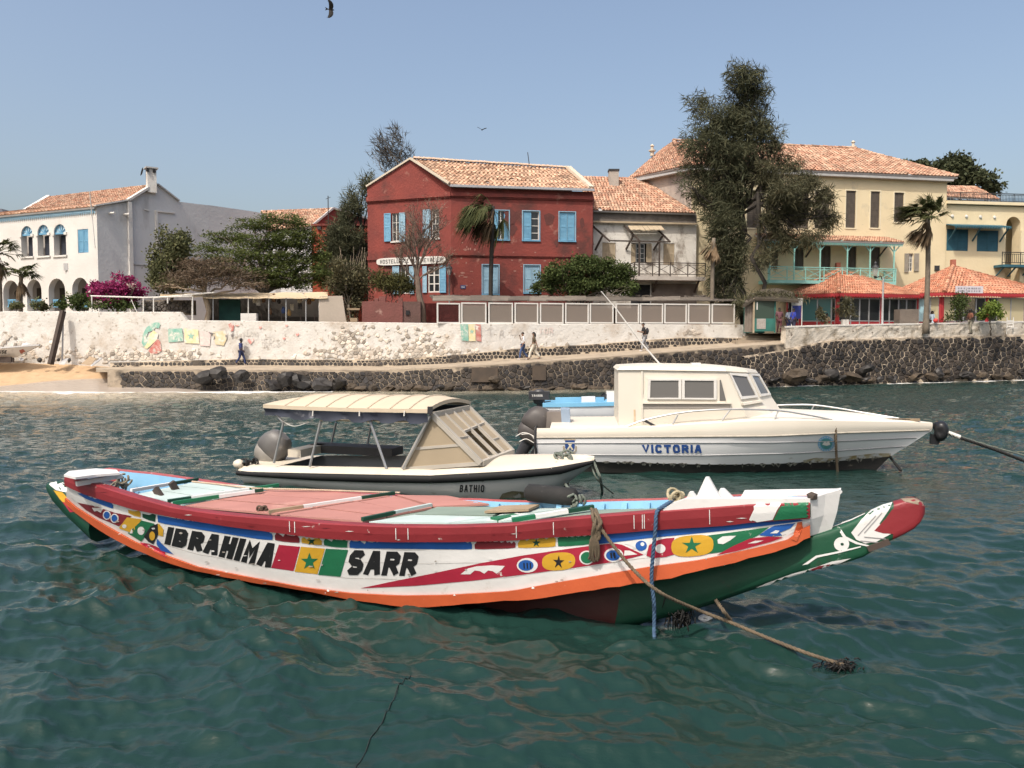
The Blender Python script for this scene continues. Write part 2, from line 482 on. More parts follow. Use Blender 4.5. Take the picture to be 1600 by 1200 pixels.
# ------------------------------------------------------------------ water
def shore_Y(x):
	xs = [-80, -38, -30, -25, -20, -16, 2.5, 14.5, 41, 70]
	ys = [47.5, 46.6, 45.9, 45.3, 45.2, 45.4, 45.2, 50.0, 60.8, 73]
	return np.interp(x, xs, ys)
SEA = []
def water_z(x, y):
	rr, th, Z = SEA[0]
	return float(Z[np.abs(rr - math.hypot(x, y)).argmin(), np.abs(th - math.atan2(x, y)).argmin()])
def build_water():
	th = np.concatenate([np.linspace(-180, -42, 70, endpoint=False), np.linspace(-42, 42, 760, endpoint=False), np.linspace(42, 180, 70)])
	th = np.radians(th)
	rr = np.concatenate([np.exp(np.linspace(np.log(0.6), np.log(3.0), 24, endpoint=False)), np.exp(np.linspace(np.log(3.0), np.log(64), 600, endpoint=False)), np.exp(np.linspace(np.log(64), np.log(420), 40))])
	R, T = np.meshgrid(rr, th, indexing='ij')
	X = R * np.sin(T); Y = R * np.cos(T)
	Z = np.zeros_like(X); DX = np.zeros_like(X); DY = np.zeros_like(X)
	wr = np.random.default_rng(21)
	dr = np.gradient(rr)[:, None]; dt = R * np.maximum(np.gradient(th)[None, :], 1e-4)
	# slow drift of the phase so that crests stay short and broken
	wx = 0.16 * np.sin(0.9 * X + 1.7 * Y + 1) + 0.14 * np.sin(-1.6 * X + 1.1 * Y + 4) + 0.1 * np.sin(2.7 * X - 2.1 * Y)
	wy = 0.16 * np.sin(1.3 * X - 0.8 * Y + 2) + 0.14 * np.sin(1.9 * X + 1.4 * Y + 5) + 0.1 * np.sin(-2.3 * X - 2.9 * Y + 1)
	gust = 0.75 + 0.35 * np.sin(0.31 * X + 0.12 * Y + 1.2) * np.sin(0.17 * X - 0.4 * Y) + 0.25 * np.sin(0.11 * X + 0.23 * Y)
	lam = np.exp(np.linspace(np.log(0.08), np.log(3.2), 84))
	for l in lam:
		k = 2 * math.pi / l
		a = wr.normal(math.radians(76), math.radians(42))
		kx, ky = k * math.cos(a), k * math.sin(a)
		amp = (0.055 if l < .13 else 0.085 if l < .45 else 0.062 if l < 1.1 else 0.034) / k
		wf = min(1.0, l / 1.2) ** 0.5 * 0.55
		ph = kx * (X + wx * wf) + ky * (Y + wy * wf) + wr.uniform(0, 6.28)
		eff = np.sqrt((dr * abs(math.sin(a))) ** 2 + (dt * abs(math.cos(a))) ** 2)
		att = np.clip((l / eff - 2.2) / 2.5, 0, 1)
		s = np.sin(ph)
		aa = amp * att * gust; Z += aa * s; c_ = np.cos(ph) * aa * .45; DX += c_ * kx / k; DY += c_ * ky / k
	Z *= np.clip((shore_Y(X) - Y) / 5 + 0.25, 0.1, 1)
	Z *= np.where(R > 64, np.clip(1 - (R - 64) / 60, 0.1, 1), 1)
	damp = np.where(R > 64, 0, np.clip((shore_Y(X) - Y) / 5, 0, 1)); X0, Y0_ = X, Y
	d = shore_Y(X) - Y
	n1 = np.sin(0.8 * X + 0.6 * Y) + np.sin(1.7 * X - 0.9 * Y + 2) * 0.7 + np.sin(0.37 * X + 1.1 * Y + 1)
	# sandy shallows in front of the beach
	reach = np.interp(X, [-60, -40, -28, -18, -9, -2, 6], [20, 19, 16, 12.5, 7.5, 4, 1.5])
	sh = np.clip(1 - d / reach + n1 * 0.05, 0, 1)
	sh = sh * sh * (3 - 2 * sh) * np.interp(X, [-20, -8, 0, 12], [1, .8, .5, .3])
	width = np.interp(X, [-60, -34, -26, -24, -15, -10, 14, 18, 24, 26, 40], [.5, .7, 1.3, 2.6, 2.4, .22, .16, .5, 1.0, 1.4, 1.3])
	fo = np.clip(1.0 - d / (width * 1.15) + n1 * 0.12, 0, 1)
	fo = np.where((np.abs(T) < math.radians(43)) & (width > .3), fo, 0)
	deepg = np.clip(0.5 + 0.5 * np.sin(0.09 * X + 0.05 * Y + 0.7) * np.sin(0.06 * Y - 0.13 * X), 0, 1)
	nr, nt = X.shape
	SEA.append((rr, th, Z))
	i = np.arange(nr - 1)[:, None] * nt; j = np.arange(nt - 1)[None, :]
	a_ = (i + j).ravel()
	q = np.stack([a_, a_ + nt, a_ + nt + 1, a_ + 1], 1)
	v = np.stack([X + DX * damp, Y + DY * damp, Z], -1).reshape(-1, 3)
	m = bpy.data.materials.new('sea_water'); m.use_nodes = True
	N = m.node_tree.nodes; L = m.node_tree.links; b = N['Principled BSDF']
	b.inputs['IOR'].default_value = 1.33; b.inputs['Roughness'].default_value = 0.07
	A = N.new('ShaderNodeAttribute'); A.attribute_name = 'shallow'
	Fm = N.new('ShaderNodeAttribute'); Fm.attribute_name = 'foam'
	D = N.new('ShaderNodeAttribute'); D.attribute_name = 'patch'
	tc = N.new('ShaderNodeTexCoord')
	m0 = N.new('ShaderNodeMix'); m0.data_type = 'RGBA'; L.new(D.outputs['Fac'], m0.inputs['Factor'])
	m0.inputs['A'].default_value = (0.0075, 0.0265, 0.0225, 1); m0.inputs['B'].default_value = (0.011, 0.033, 0.027, 1)
	m1 = N.new('ShaderNodeMix'); m1.data_type = 'RGBA'; L.new(A.outputs['Fac'], m1.inputs['Factor'])
	L.new(m0.outputs['Result'], m1.inputs['A']); m1.inputs['B'].default_value = (0.40, 0.35, 0.26, 1)
	nz = N.new('ShaderNodeTexNoise'); nz.inputs['Scale'].default_value = 2.6; nz.inputs['Detail'].default_value = 7; nz.inputs['Roughness'].default_value = .7
	L.new(tc.outputs['Object'], nz.inputs['Vector'])
	ad = N.new('ShaderNodeMath'); ad.operation = 'ADD'; L.new(nz.outputs['Fac'], ad.inputs[0]); L.new(Fm.outputs['Fac'], ad.inputs[1])
	mr = N.new('ShaderNodeMapRange'); mr.inputs['From Min'].default_value = 1.05; mr.inputs['From Max'].default_value = 1.25; L.new(ad.outputs[0], mr.inputs['Value'])
	m2 = N.new('ShaderNodeMix'); m2.data_type = 'RGBA'; L.new(mr.outputs['Result'], m2.inputs['Factor'])
	L.new(m1.outputs['Result'], m2.inputs['A']); m2.inputs['B'].default_value = (0.72, 0.72, 0.70, 1)
	L.new(m2.outputs['Result'], b.inputs['Base Color'])
	r2 = N.new('ShaderNodeMapRange'); r2.inputs['To Min'].default_value = 0.03; r2.inputs['To Max'].default_value = .8; L.new(mr.outputs['Result'], r2.inputs['Value'])
	L.new(r2.outputs['Result'], b.inputs['Roughness'])
	mp = N.new('ShaderNodeMapping'); mp.inputs['Scale'].default_value = (1.0, 1.7, 1.0); L.new(tc.outputs['Object'], mp.inputs['Vector'])
	na = N.new('ShaderNodeTexNoise'); na.inputs['Scale'].default_value = 9.0; na.inputs['Detail'].default_value = 6; na.inputs['Roughness'].default_value = .62
	L.new(mp.outputs['Vector'], na.inputs['Vector'])
	bp = N.new('ShaderNodeBump'); bp.inputs['Strength'].default_value = 0.35; bp.inputs['Distance'].default_value = 0.02
	nb = N.new('ShaderNodeTexNoise'); nb.inputs['Scale'].default_value = 2.6; nb.inputs['Detail'].default_value = 4; L.new(mp.outputs['Vector'], nb.inputs['Vector'])
	fa = N.new('ShaderNodeAttribute'); fa.attribute_name = 'far'
	b2 = N.new('ShaderNodeBump'); b2.inputs['Distance'].default_value = 0.22; L.new(fa.outputs['Fac'], b2.inputs['Strength']); L.new(nb.outputs['Fac'], b2.inputs['Height']); L.new(b2.outputs['Normal'], bp.inputs['Normal'])
	L.new(na.outputs['Fac'], bp.inputs['Height']); L.new(bp.outputs['Normal'], b.inputs['Normal'])
	o = np_mesh('sea', v, q, m, None, 'structure', True)
	for nm, arr in (('shallow', sh), ('foam', fo), ('patch', deepg), ('far', np.clip((R - 11) / 18, 0, 1))):
		at = o.data.attributes.new(nm, 'FLOAT', 'POINT'); at.data.foreach_set('value', arr.ravel().astype(np.float32))
	return o
build_water()
# ------------------------------------------------------------------ beach and land
def build_beach():
	xs = np.linspace(-85, -13, 150); ts = np.linspace(-0.9, 1.02, 70)
	X = np.repeat(xs[:, None], len(ts), 1); T = np.repeat(ts[None, :], len(xs), 0)
	zw = np.interp(X, [-85, -29, -25.5, -23, -20, -17, -13], [1.55, 1.5, 1.27, 1.17, .85, .25, -.5])
	Y0 = shore_Y(X) - np.interp(X, [-30, -24], [0, .0])
	Y = Y0 + (50.0 - Y0) * T
	rb = np.random.default_rng(3)
	Z = zw * T + 0.03 * np.sin(1.9 * X + .7 * Y) * np.sin(1.2 * Y - .8 * X) + rb.normal(0, .008, X.shape)
	Z = np.where(T < 0, -np.abs(zw * T) * .7 - .03, Z)
	wetz = np.interp(X, [-60, -36, -31, -27, -22], [.10, .10, .18, .52, .75])
	wet = np.clip((wetz - Z) / .07 + .5 + .4 * np.sin(.9 * X), 0, 1)
	n0, n1 = X.shape
	i = np.arange(n0 - 1)[:, None] * n1; j = np.arange(n1 - 1)[None, :]
	a = (i + j).ravel(); q = np.stack([a, a + n1, a + n1 + 1, a + 1], 1)
	m = mat('sand', (.46, .32, .19), (.40, .265, .15), 1.6, .9, .5, 5, stain=(1.7, .56, .68, (.30, .20, .12)))
	N = m.node_tree.nodes; L = m.node_tree.links; b = N['Principled BSDF']
	src = b.inputs['Base Color'].links[0].from_socket
	A = N.new('ShaderNodeAttribute'); A.attribute_name = 'wet'
	mx = N.new('ShaderNodeMix'); mx.data_type = 'RGBA'; L.new(A.outputs['Fac'], mx.inputs['Factor']); L.new(src, mx.inputs['A'])
	mx.inputs['B'].default_value = (.33, .28, .23, 1); L.new(mx.outputs['Result'], b.inputs['Base Color'])
	mr = N.new('ShaderNodeMapRange'); mr.inputs['To Min'].default_value = .9; mr.inputs['To Max'].default_value = .25
	L.new(A.outputs['Fac'], mr.inputs['Value']); L.new(mr.outputs['Result'], b.inputs['Roughness'])
	o = np_mesh('beach', np.stack([X, Y, Z], -1).reshape(-1, 3), q, m, None, 'structure', True)
	at = o.data.attributes.new('wet', 'FLOAT', 'POINT'); at.data.foreach_set('value', wet.ravel().astype(np.float32))
build_beach()
LAND_Z = 3.4
earth = mat('packed_earth', (.30, .24, .18), (.22, .18, .13), .7, .95, .3, 8)
lm = MB()
lm.poly([(-900, 50.35, LAND_Z), (-3.2, 50.35, LAND_Z), (16.2, 55.5, LAND_Z), G(1228, 53).to_tuple()[:2] + (LAND_Z,),
		 (G(1640, 62.4).x, G(1640, 62.4).y, LAND_Z), (70, 75, LAND_Z), (900, 75, LAND_Z), (900, 900, LAND_Z), (-900, 900, LAND_Z)])
lm.build('ground', earth, None, kind='structure')
# ------------------------------------------------------------------ masonry
basalt = mat('basalt_stone', (.026, .023, .022), (.014, .013, .013), 6, .75, .5, 8, island=.65, hue=(.050, .038, .028))
basalt_wet = mat('basalt_wet', (.018, .016, .015), (.030, .026, .022), 3, .55, .6, 9, island=.4)
brown_rock = mat('weedy_rock', (.085, .062, .040), (.045, .035, .025), 2.5, .8, .6, 8, island=.4)
mortar = mat('pale_mortar', (.46, .38, .28), (.36, .29, .21), 2.2, .9, .3, 14, stain=(.8, .47, .60, (.07, .056, .043)))
mortar_d = mat('weathered_mortar', (.34, .275, .20), (.25, .20, .145), 2.0, .9, .3, 12, stain=(.7, .45, .58, (.055, .045, .034)))
whitewash = mat('whitewash', (.66, .635, .59), (.58, .55, .50), 1.3, .9, .6, 7,
				stain=(.55, .52, .72, (.42, .34, .26)), stain2=(3.2, .58, .68, (.30, .25, .19)))
rubble = mat('lime_washed_rubble', (.52, .455, .375), (.34, .285, .23), 7, .9, .6, 14, island=.42, hue=(.64, .58, .50))
rubble_joint = mat('rubble_joint', (.24, .20, .16), (.36, .31, .25), 3, .95, .6, 10)
concrete = mat('worn_concrete', (.38, .31, .225), (.29, .235, .175), 1.4, .9, .4, 12, stain=(.8, .55, .7, (.19, .155, .12)))
def clip_half(poly, mx, my, nx, ny):
	out = []
	n = len(poly)
	for i in range(n):
		a = poly[i]; b = poly[(i + 1) % n]
		da = (a[0] - mx) * nx + (a[1] - my) * ny; db = (b[0] - mx) * nx + (b[1] - my) * ny
		if da <= 0: out.append(a)
		if (da < 0 < db) or (db < 0 < da):
			t = da / (da - db); out.append((a[0] + (b[0] - a[0]) * t, a[1] + (b[1] - a[1]) * t))
	return out
def stones(root, pos, x0, x1, ytop, ybot, cx, cy, m, out, keep=300, jit=.42, gap=.8, seed=1, mask=None, name='stone', edge=0.0, rest='stonework'):
	"""Irregular masonry: cells of a jittered grid in facade coordinates, each one a raised stone."""
	r = random.Random(seed)
	ymin = min(ytop(x0 + (x1 - x0) * k / 40) for k in range(41)); ymax = max(ybot(x0 + (x1 - x0) * k / 40) for k in range(41))
	nx = max(1, int((x1 - x0) / cx)); ny = max(1, int((ymax - ymin) / cy)) + 1
	grid = {}
	for j in range(-2, ny + 2):
		for i in range(-2, nx + 2):
			sx = cx * r.uniform(-jit, jit); sy = cy * r.uniform(-jit, jit)
			grid[i, j] = (x0 + (i + .5 + (.5 if j % 2 else 0)) * cx + sx, ymin + (j + .5) * cy + sy)
	cells = []
	for j in range(ny):
		for i in range(nx):
			x, y = grid[i, j]
			if not (x0 <= x <= x1): continue
			t, b = ytop(x), ybot(x)
			if y < t + edge or y > b - edge: continue
			if mask and not mask(x, y, r): continue
			poly = [(x - 2 * cx, y - 2 * cy), (x + 2 * cx, y - 2 * cy), (x + 2 * cx, y + 2 * cy), (x - 2 * cx, y + 2 * cy)]
			for dj in (-2, -1, 0, 1, 2):
				for di in (-2, -1, 0, 1, 2):
					if di or dj:
						q = grid.get((i + di, j + dj))
						if q is None: continue
						poly = clip_half(poly, (x + q[0]) / 2, (y + q[1]) / 2, q[0] - x, q[1] - y)
			poly = clip_half(poly, x, t, 0, -1); poly = clip_half(poly, x, b, 0, 1)
			if len(poly) < 3: continue
			ax = sum(p[0] for p in poly) / len(poly); ay = sum(p[1] for p in poly) / len(poly)
			w = max(p[0] for p in poly) - min(p[0] for p in poly)
			h = max(p[1] for p in poly) - min(p[1] for p in poly)
			if w < 2.2 * gap or h < 2.2 * gap: continue
			cells.append((w * h, poly, ax, ay, w, h, r.uniform(.7, 1.25)))
	cells.sort(key=lambda c: -c[0])
	rest_mb = MB()
	for n_, (ar, poly, ax, ay, w, h, pr) in enumerate(cells):
		k0 = 1 - gap * 1.15 / max(w, h) * 1.6; k1 = k0 * .74
		kx = max(.25, 1 - 1.2 * gap / w); ky = max(.25, 1 - 1.2 * gap / h)
		mb = MB() if n_ < keep else rest_mb
		i0 = len(mb.v); n = len(poly)
		for kk, o_ in ((1.0, -.02), (.97, out * .6 * pr), (.68, out * pr)):
			for p in poly: mb.v.append(pos(ax + (p[0] - ax) * kx * kk, ay + (p[1] - ay) * ky * kk, o_))
		for ring in (0, 1):
			for k in range(n):
				a = i0 + ring * n + k; b = i0 + ring * n + (k + 1) % n
				mb.f.append((a, b, b + n, a + n))
		mb.f.append(tuple(i0 + 2 * n + k for k in range(n)))
		if n_ < keep: mb.build(name, m, root)
	if rest_mb.f: rest_mb.build(rest, m, root, kind='stuff')
# --- the white sea wall
SW_TOP = curve([(-420, 487), (281, 488), (292, 501), (600, 504.5), (720, 506), (1166, 508)])
sea_wall = thing('sea_wall', 'long whitewashed sea wall with faded murals and bare rubble patches', 'wall', wallat(560, 570, 0))
def roughwall(pos, xs, ytop, ybot, nv, amp, thick_dir, seed=1):
	mb = MB(); rr_ = random.Random(seed); rows = []
	for x in xs:
		col = []
		t, b = ytop(x), ybot(x)
		for k in range(nv + 1):
			y = lerp(b, t, k / nv)
			col.append(pos(x, y, amp * (math.sin(x * .31 + y * .5) + math.sin(x * .13 - y * .9 + 2) + rr_.uniform(-1, 1)) * .5 * (0 if k == nv else 1)))
		tp = col[-1]
		col.append(tp + thick_dir * .12 + Vector((0, 0, .03))); col.append(tp + thick_dir * .42 + Vector((0, 0, .02))); col.append(tp + thick_dir * .5 - Vector((0, 0, .15)))
		col.append(Vector((col[-1].x, col[-1].y, -0.5)))
		rows.append(col)
	return mb.loft(rows)
xs = [-420 + 14 * k for k in range(49)] + [281, 286, 292] + [300 + 10 * k for k in range(87)] + [1166]
xs = sorted(set(x for x in xs))
swm = roughwall(lambda x, y, o: wallat(x, y, o), xs, SW_TOP, lambda x: 582 if x > 60 else 575, 8, .012, Vector((0, 1, 0)))
e0 = [wallat(1166, 508, 0), wallat(1166, 582, 0)]
swm.poly([e0[0], e0[1], e0[1] + Vector((0, .5, 0)), e0[0] + Vector((0, .5, 0))])
sea_wall_body = swm.build('plastered_face', whitewash, sea_wall, smooth=False)
wall_bvh = bvh_of(swm)
def patchmask(x, y, r):
	w = 0
	for (cx_, cy_, rx, ry, a) in ((150, 556, 110, 14, 1.1), (20, 540, 60, 16, .7), (245, 560, 60, 10, 1.0), (300, 553, 40, 8, .7), (545, 533, 42, 24, 1.1), (520, 553, 70, 7, .8),
								  (655, 535, 45, 22, .9), (680, 553, 80, 9, 1.0), (600, 560, 70, 6, .7), (760, 548, 60, 6, .6), (1080, 519, 26, 7, .8), (1140, 512, 18, 4, .5), (590, 512, 40, 6, .35),
								  (860, 541, 60, 4, .6)):
		w += a * math.exp(-((x - cx_) / rx) ** 2 - ((y - cy_) / ry) ** 2)
	return r.random() < w * .8 - .16
stones(sea_wall, lambda x, y, o: wallat(x, y, .012 + o), 0, 1160, lambda x: SW_TOP(x) + 3, lambda x: inner_y(x) - (7 if x > 175 else 0) - 3 if x > 175 else 568, 6.8, 4.6, rubble, .035, keep=300, gap=.5, seed=5, mask=patchmask, rest='rubble_stonework')
# --- footing of small dark stones along the walkway
footing = thing('footing_wall', 'low two-course footing of small dark stones at the foot of the whitewashed wall', 'wall', wallat(700, 560, .3))
band_h = curve([(170, 7), (375, 9.5), (600, 10), (720, 13), (820, 15.5), (920, 14), (1060, 14), (1160, 6)])
def foot_pos(x, y, o):
	v = (inner_y(x) - y) / max(band_h(x), 1)
	return wallat(x, y, .34 - .16 * v + o)
fm = MB(); rows = []
for k in range(100):
	x = 172 + (1160 - 172) * k / 99
	t = inner_y(x) - band_h(x)
	rows.append([foot_pos(x, inner_y(x) + 2, 0), foot_pos(x, t, 0), foot_pos(x, t, 0) + Vector((0, .2, 0.01))])
fm.loft(rows).build('mortar_bed', mortar, footing)
stones(footing, foot_pos, 174, 1158, lambda x: inner_y(x) - band_h(x) + .6, inner_y, 6.6, 5.4, basalt, .025, keep=300, jit=.22, gap=.85, seed=11, rest='small_stonework')
# --- the walkway ramp
wk = MB(); rows = []
for k in range(90):
	x = 150 + (1225 - 150) * k / 89
	a = wallat(x, inner_y(x), .32); b = wallat(x, outer_y(x), 3.4)
	a.z += .004
	c = wallat(x, outer_y(x), 3.42) - Vector((0, 0, .16))
	rows.append([a, a.lerp(b, .5) + Vector((0, 0, .01 * math.sin(k))), b, c, c + Vector((0, 1, -.02))])
wk.loft(rows).build('walkway', concrete, None, kind='structure')
st = MB()
for k, (xa, xb, y0) in enumerate(((1150, 1232, 531.5), (1158, 1234, 528), (1164, 1238, 524.5), (1166, 1240, 521))):
	a = wallat(xa, y0, 1.6 - .55 * k); b = wallat(xb, y0, 1.6 - .55 * k)
	st.obox(a - Vector((0, 0, .6)), b - a + Vector((0, 0, a.z - b.z)), Vector((0, .9 if k < 3 else 3, 0)), Vector((0, 0, .6)))
st.build('steps', concrete, None, kind='structure')
# --- retaining wall under the walkway
ret = thing('retaining_wall', 'low dark stone retaining wall under the sloping walkway, down to the water', 'wall', wallat(700, 600, 3.7))
def ret_bot(x): return 618 if x < 900 else lerp(618, 606, (x - 900) / 330)
def ret_pos(x, y, o):
	v = (ret_bot(x) - y) / (ret_bot(x) - outer_y(x))
	return wallat(x, y, 3.44 + .55 * (1 - v) + o)
rows = []
for k in range(110):
	x = 168 + (1225 - 168) * k / 109
	rows.append([ret_pos(x, ret_bot(x) + 8, 0)] + [ret_pos(x, lerp(ret_bot(x), outer_y(x) + 1.5, v / 5), .02 * math.sin(k * 3 + v * 5)) for v in range(6)])
MB().loft(rows).build('mortar_bed', mortar_d, ret)
stones(ret, ret_pos, 186, 1215, lambda x: outer_y(x) + 2.5, ret_bot, 8.8, 5.8, basalt, .05, keep=300, gap=.8, seed=23, rest='dark_stonework', jit=.46)
bt = MB()
for xa, xb, ya, yb in ((737, 778, 574, 597), (832, 853, 571, 594)):
	a = ret_pos(xa, yb, .16); b = ret_pos(xb, yb, .16); c = ret_pos(xa, ya, .16)
	bt = MB(); bt.obox(a, b - a, Vector((0, .5, 0)), c - a)
	bt.build('concrete_patch', mat('brown_wet_concrete', (.085, .06, .04), (.05, .038, .028), 2, .8, .5, 10), ret)
# --- quay wall on the right with its parapet
q_top = curve([(1163, 557), (1240, 544), (1300, 531.5), (1420, 527.5), (1640, 523)])
q_bot = curve([(1163, 606), (1640, 592)])
quay = thing('quay_wall', 'tall quay wall of black stones in pale mortar joints below the cafe terrace', 'wall', FQ.at(1400, 595, 0))
def q_pos(x, y, o):
	v = (q_bot(x) - y) / (q_bot(x) - q_top(x))
	return FQ.at(x, y, .6 - .6 * v + o)
rows = []
for k in range(60):
	x = 1163 + (1640 - 1163) * k / 59
	rows.append([q_pos(x, q_bot(x) + 8, 0)] + [q_pos(x, lerp(q_bot(x), q_top(x), v / 5), .03 * math.sin(k * 2.3 + v * 4)) for v in range(6)] +
				[q_pos(x, q_top(x), 0) + Vector((-.2, .9, 0)), q_pos(x, q_top(x), 0) + Vector((-.2, .9, -3.0))])
MB().loft(rows).build('mortar_bed', mortar, quay)
stones(quay, q_pos, 1157, 1635, lambda x: q_top(x) + 1.5, q_bot, 8.0, 6.2, basalt, .06, keep=300, gap=.85, seed=31, rest='black_stonework', jit=.48)
par = thing('parapet_wall', 'stained white parapet wall along the cafe terrace above the black stones', 'wall', FQ.at(1420, 527, -.3))
pt_ = curve([(1228, 511), (1300, 508.5), (1440, 506), (1640, 502)])
rows = []
r_ = random.Random(4)
for k in range(70):
	x = 1228 + (1640 - 1228) * k / 69
	n_ = [FQ.at(x, lerp(q_top(x) + 2 - (3 if x < 1240 else 0), pt_(x) + 1.2, v / 5), -.12 + r_.uniform(-.02, .02)) for v in range(6)]
	tp = FQ.at(x, pt_(x), -.16)
	n_ += [tp, tp + Vector((-.15, .45, .02)), tp + Vector((-.17, .5, -1.0))]
	rows.append(n_)
pm = MB().loft(rows)
pm.poly([rows[0][0], rows[0][6], rows[0][7], rows[0][8] - Vector((0, 0, .4))])
pm.build('plastered_face', mat('parapet_plaster', (.66, .60, .51), (.52, .45, .36), .8, .9, .6, 8, stain=(.9, .5, .66, (.24, .19, .13)), stain2=(2.6, .58, .68, (.14, .11, .085))), par)
cpm = MB(); rows = []
for k in range(70):
	x = 1226 + (1640 - 1226) * k / 69
	tp = FQ.at(x, pt_(x), -.10)
	rows.append([tp - Vector((0, 0, .05)), tp + Vector((0, 0, .05)), tp + Vector((-.17, .52, .06)), tp + Vector((-.17, .52, -.02))])
cpm.loft(rows).build('coping', mat('parapet_coping', (.78, .74, .68), (.66, .60, .52), 1.2, .9, .5, 8), par)
# --- boulders along the water
def boulder(px, py, w, h, seed, m, label, group=None):
	if px < 1150: p = ret_pos(px, 612, 0)
	else: p = q_pos(px, q_bot(px), 0)
	Yb = p.y - .35
	c = P(px, py, Yb); s = Yb / F
	rx, rz = w * s / 2, h * s / 2
	mb = MB().blob((0, 0, 0), (rx, rx * .75, rz), seed, .42, 2)
	rt = Matrix.Rotation(random.Random(seed).uniform(-.35, .35), 3, 'Y')
	mb.v = [rt @ v + c for v in mb.v]
	o = thing('boulder', label, 'boulder', c, group)
	bpy.data.objects.remove(o)
	ob = mb.build('boulder', m)
	me = ob.data
	for v in me.vertices: v.co -= c
	ob.location = c
	tag(ob, label, 'boulder', group or 'boulders along the waterline')
	return ob
big = [(318, 590, 44, 24, 'flat black boulder beside the sand where the beach ends'), (345, 584, 36, 28, 'pointed black boulder second from the beach end of the wall'),
	   (377, 589, 30, 22, 'rounded black boulder under the walker with the hat'), (425, 602, 42, 20, 'low wedge of black rock at the foam edge right of the hat walker'),
	   (443, 591, 34, 30, 'tilted black slab of rock standing above the low wedge'), (470, 596, 34, 22, 'squat black boulder just right of the tilted slab'),
	   (498, 600, 46, 26, 'long sloping black boulder above the canopy boat roof'), (527, 597, 30, 26, 'blocky black boulder next to the long sloping one'),
	   (772, 592, 20, 18, 'grey streaked boulder below the brown concrete patch'),
	   (1246, 588, 46, 24, 'broad brown boulder at the foot of the quay by the cruiser'), (1298, 585, 30, 22, 'black boulder against the quay left of the splash'),
	   (1330, 588, 36, 18, 'olive boulder washed by the splash below the quay'), (1356, 594, 36, 16, 'smooth brown boulder in front, wet in the surf'),
	   (1352, 580, 34, 20, 'black boulder behind the smooth brown one'), (1425, 589, 30, 13, 'flat grey boulder in the surf below the cafe lamp'),
	   (1466, 584, 22, 18, 'upright black boulder in the surf below the tall palm'), (1512, 587, 26, 14, 'low black boulder near the photo right end of the quay')]
for k, (x, y, w, h, lab) in enumerate(big):
	boulder(x, y, w, h, 100 + k, basalt_wet if 'black' in lab else brown_rock, lab)
rb_ = random.Random(77)
for k in range(34):
	x = 545 + k * 19.5 + rb_.uniform(-6, 6)
	if x > 1220: break
	yy = 607 if x < 900 else lerp(607, 599, (x - 900) / 300)
	boulder(x, yy + rb_.uniform(-3, 3), rb_.uniform(18, 32), rb_.uniform(9, 16), 300 + k, brown_rock if rb_.random() < .75 else basalt_wet, 'small weedy boulder in the row at the foot of the walkway retaining wall', 'small boulders below the walkway')
for k in range(16):
	x = 1215 + k * 26 + rb_.uniform(-8, 8)
	boulder(x, q_bot(x) - 9 + rb_.uniform(-3, 3), rb_.uniform(16, 28), rb_.uniform(9, 16), 400 + k, brown_rock if rb_.random() < .4 else basalt_wet, 'small boulder in the row at the foot of the tall quay wall', 'small boulders below the quay')
# --- murals and scrawls on the sea wall
def mur(col): return mat('mural_' + col, *{'green': ((.16, .42, .33), (.42, .55, .46)), 'yellow': ((.72, .62, .30), (.74, .68, .5)), 'red': ((.46, .12, .10), (.58, .35, .30)),
		'pink': ((.66, .50, .47), (.72, .62, .57)), 'dark': ((.10, .09, .10), (.25, .22, .2)), 'grey': ((.40, .37, .34), (.58, .54, .49)), 'rose': ((.62, .20, .18), (.68, .42, .36)), 'gold': ((.62, .50, .28), (.70, .62, .46)),
		'blue': ((.2, .4, .5), (.45, .55, .56))}[col], scale=4.0, rough=.9, stain=(2.2, .52, .62, (.72, .67, .6)))
MUR = {}
def mpaint(col, poly, off=.045):
	paint(MUR.setdefault(col, MB()), wall_bvh, poly, off, 8)
mpaint('green', [(222, 536), (224, 522), (229, 512), (238, 505), (247, 503), (251, 506), (249, 513), (243, 512), (240, 516), (232, 519), (228, 530), (225, 540)])
mpaint('green', [(223, 542), (226, 532), (231, 526), (234, 528), (228, 540)], .05)
mpaint('yellow', [(226, 543), (232, 526), (240, 516), (248, 522), (246, 530), (238, 538), (230, 545)])
mpaint('red', [(232, 548), (240, 537), (247, 529), (251, 534), (253, 548), (245, 553), (236, 552)])
mpaint('green', [(263, 514), (285, 513), (287, 533), (264, 535)])
mpaint('yellow', [(288, 513), (310, 515), (312, 537), (289, 536)])
mpaint('green', star(299, 525, 6.5), .055)
mpaint('pink', [(312, 518), (330, 519), (328, 541), (313, 540)])
mpaint('gold', [(333, 519), (352, 516), (356, 526), (350, 540), (337, 538)])
for q in ([(326, 519), (338, 521), (330, 523)], [(336, 521), (337, 530), (334, 531)], [(352, 525), (356, 519), (355, 530)], [(361, 523), (366, 519), (363, 529)]): mpaint('dark', q, .05)
mpaint('red', [(357, 507), (362, 504), (366, 509), (365, 517), (361, 518), (359, 512)])
mpaint('rose', [(368, 508), (371, 505), (375, 509), (371, 510)])
def heart(cx, cy, r): return [(cx, cy + r), (cx - r, cy - r * .1), (cx - r * .8, cy - r * .7), (cx - r * .35, cy - r * .7), (cx, cy - r * .25), (cx + r * .4, cy - r * .8), (cx + r * .9, cy - r * .7), (cx + r, cy - r * .1)]
for cx, cy, r in ((392, 533, 5), (444, 529, 2.4), (465, 523, 2.6), (448, 509, 2.2), (407, 512, 2.4)): mpaint('rose', heart(cx, cy, r))
def scrawl(col, txt, TL, TR, BR, BL, th=.12, aspect=.7, gap=.3):
	for k, q in enumerate(text_quads(txt, aspect, gap, th)): mpaint(col, quadmap(q, TL, TR, BR, BL), .045 + .0006 * k)
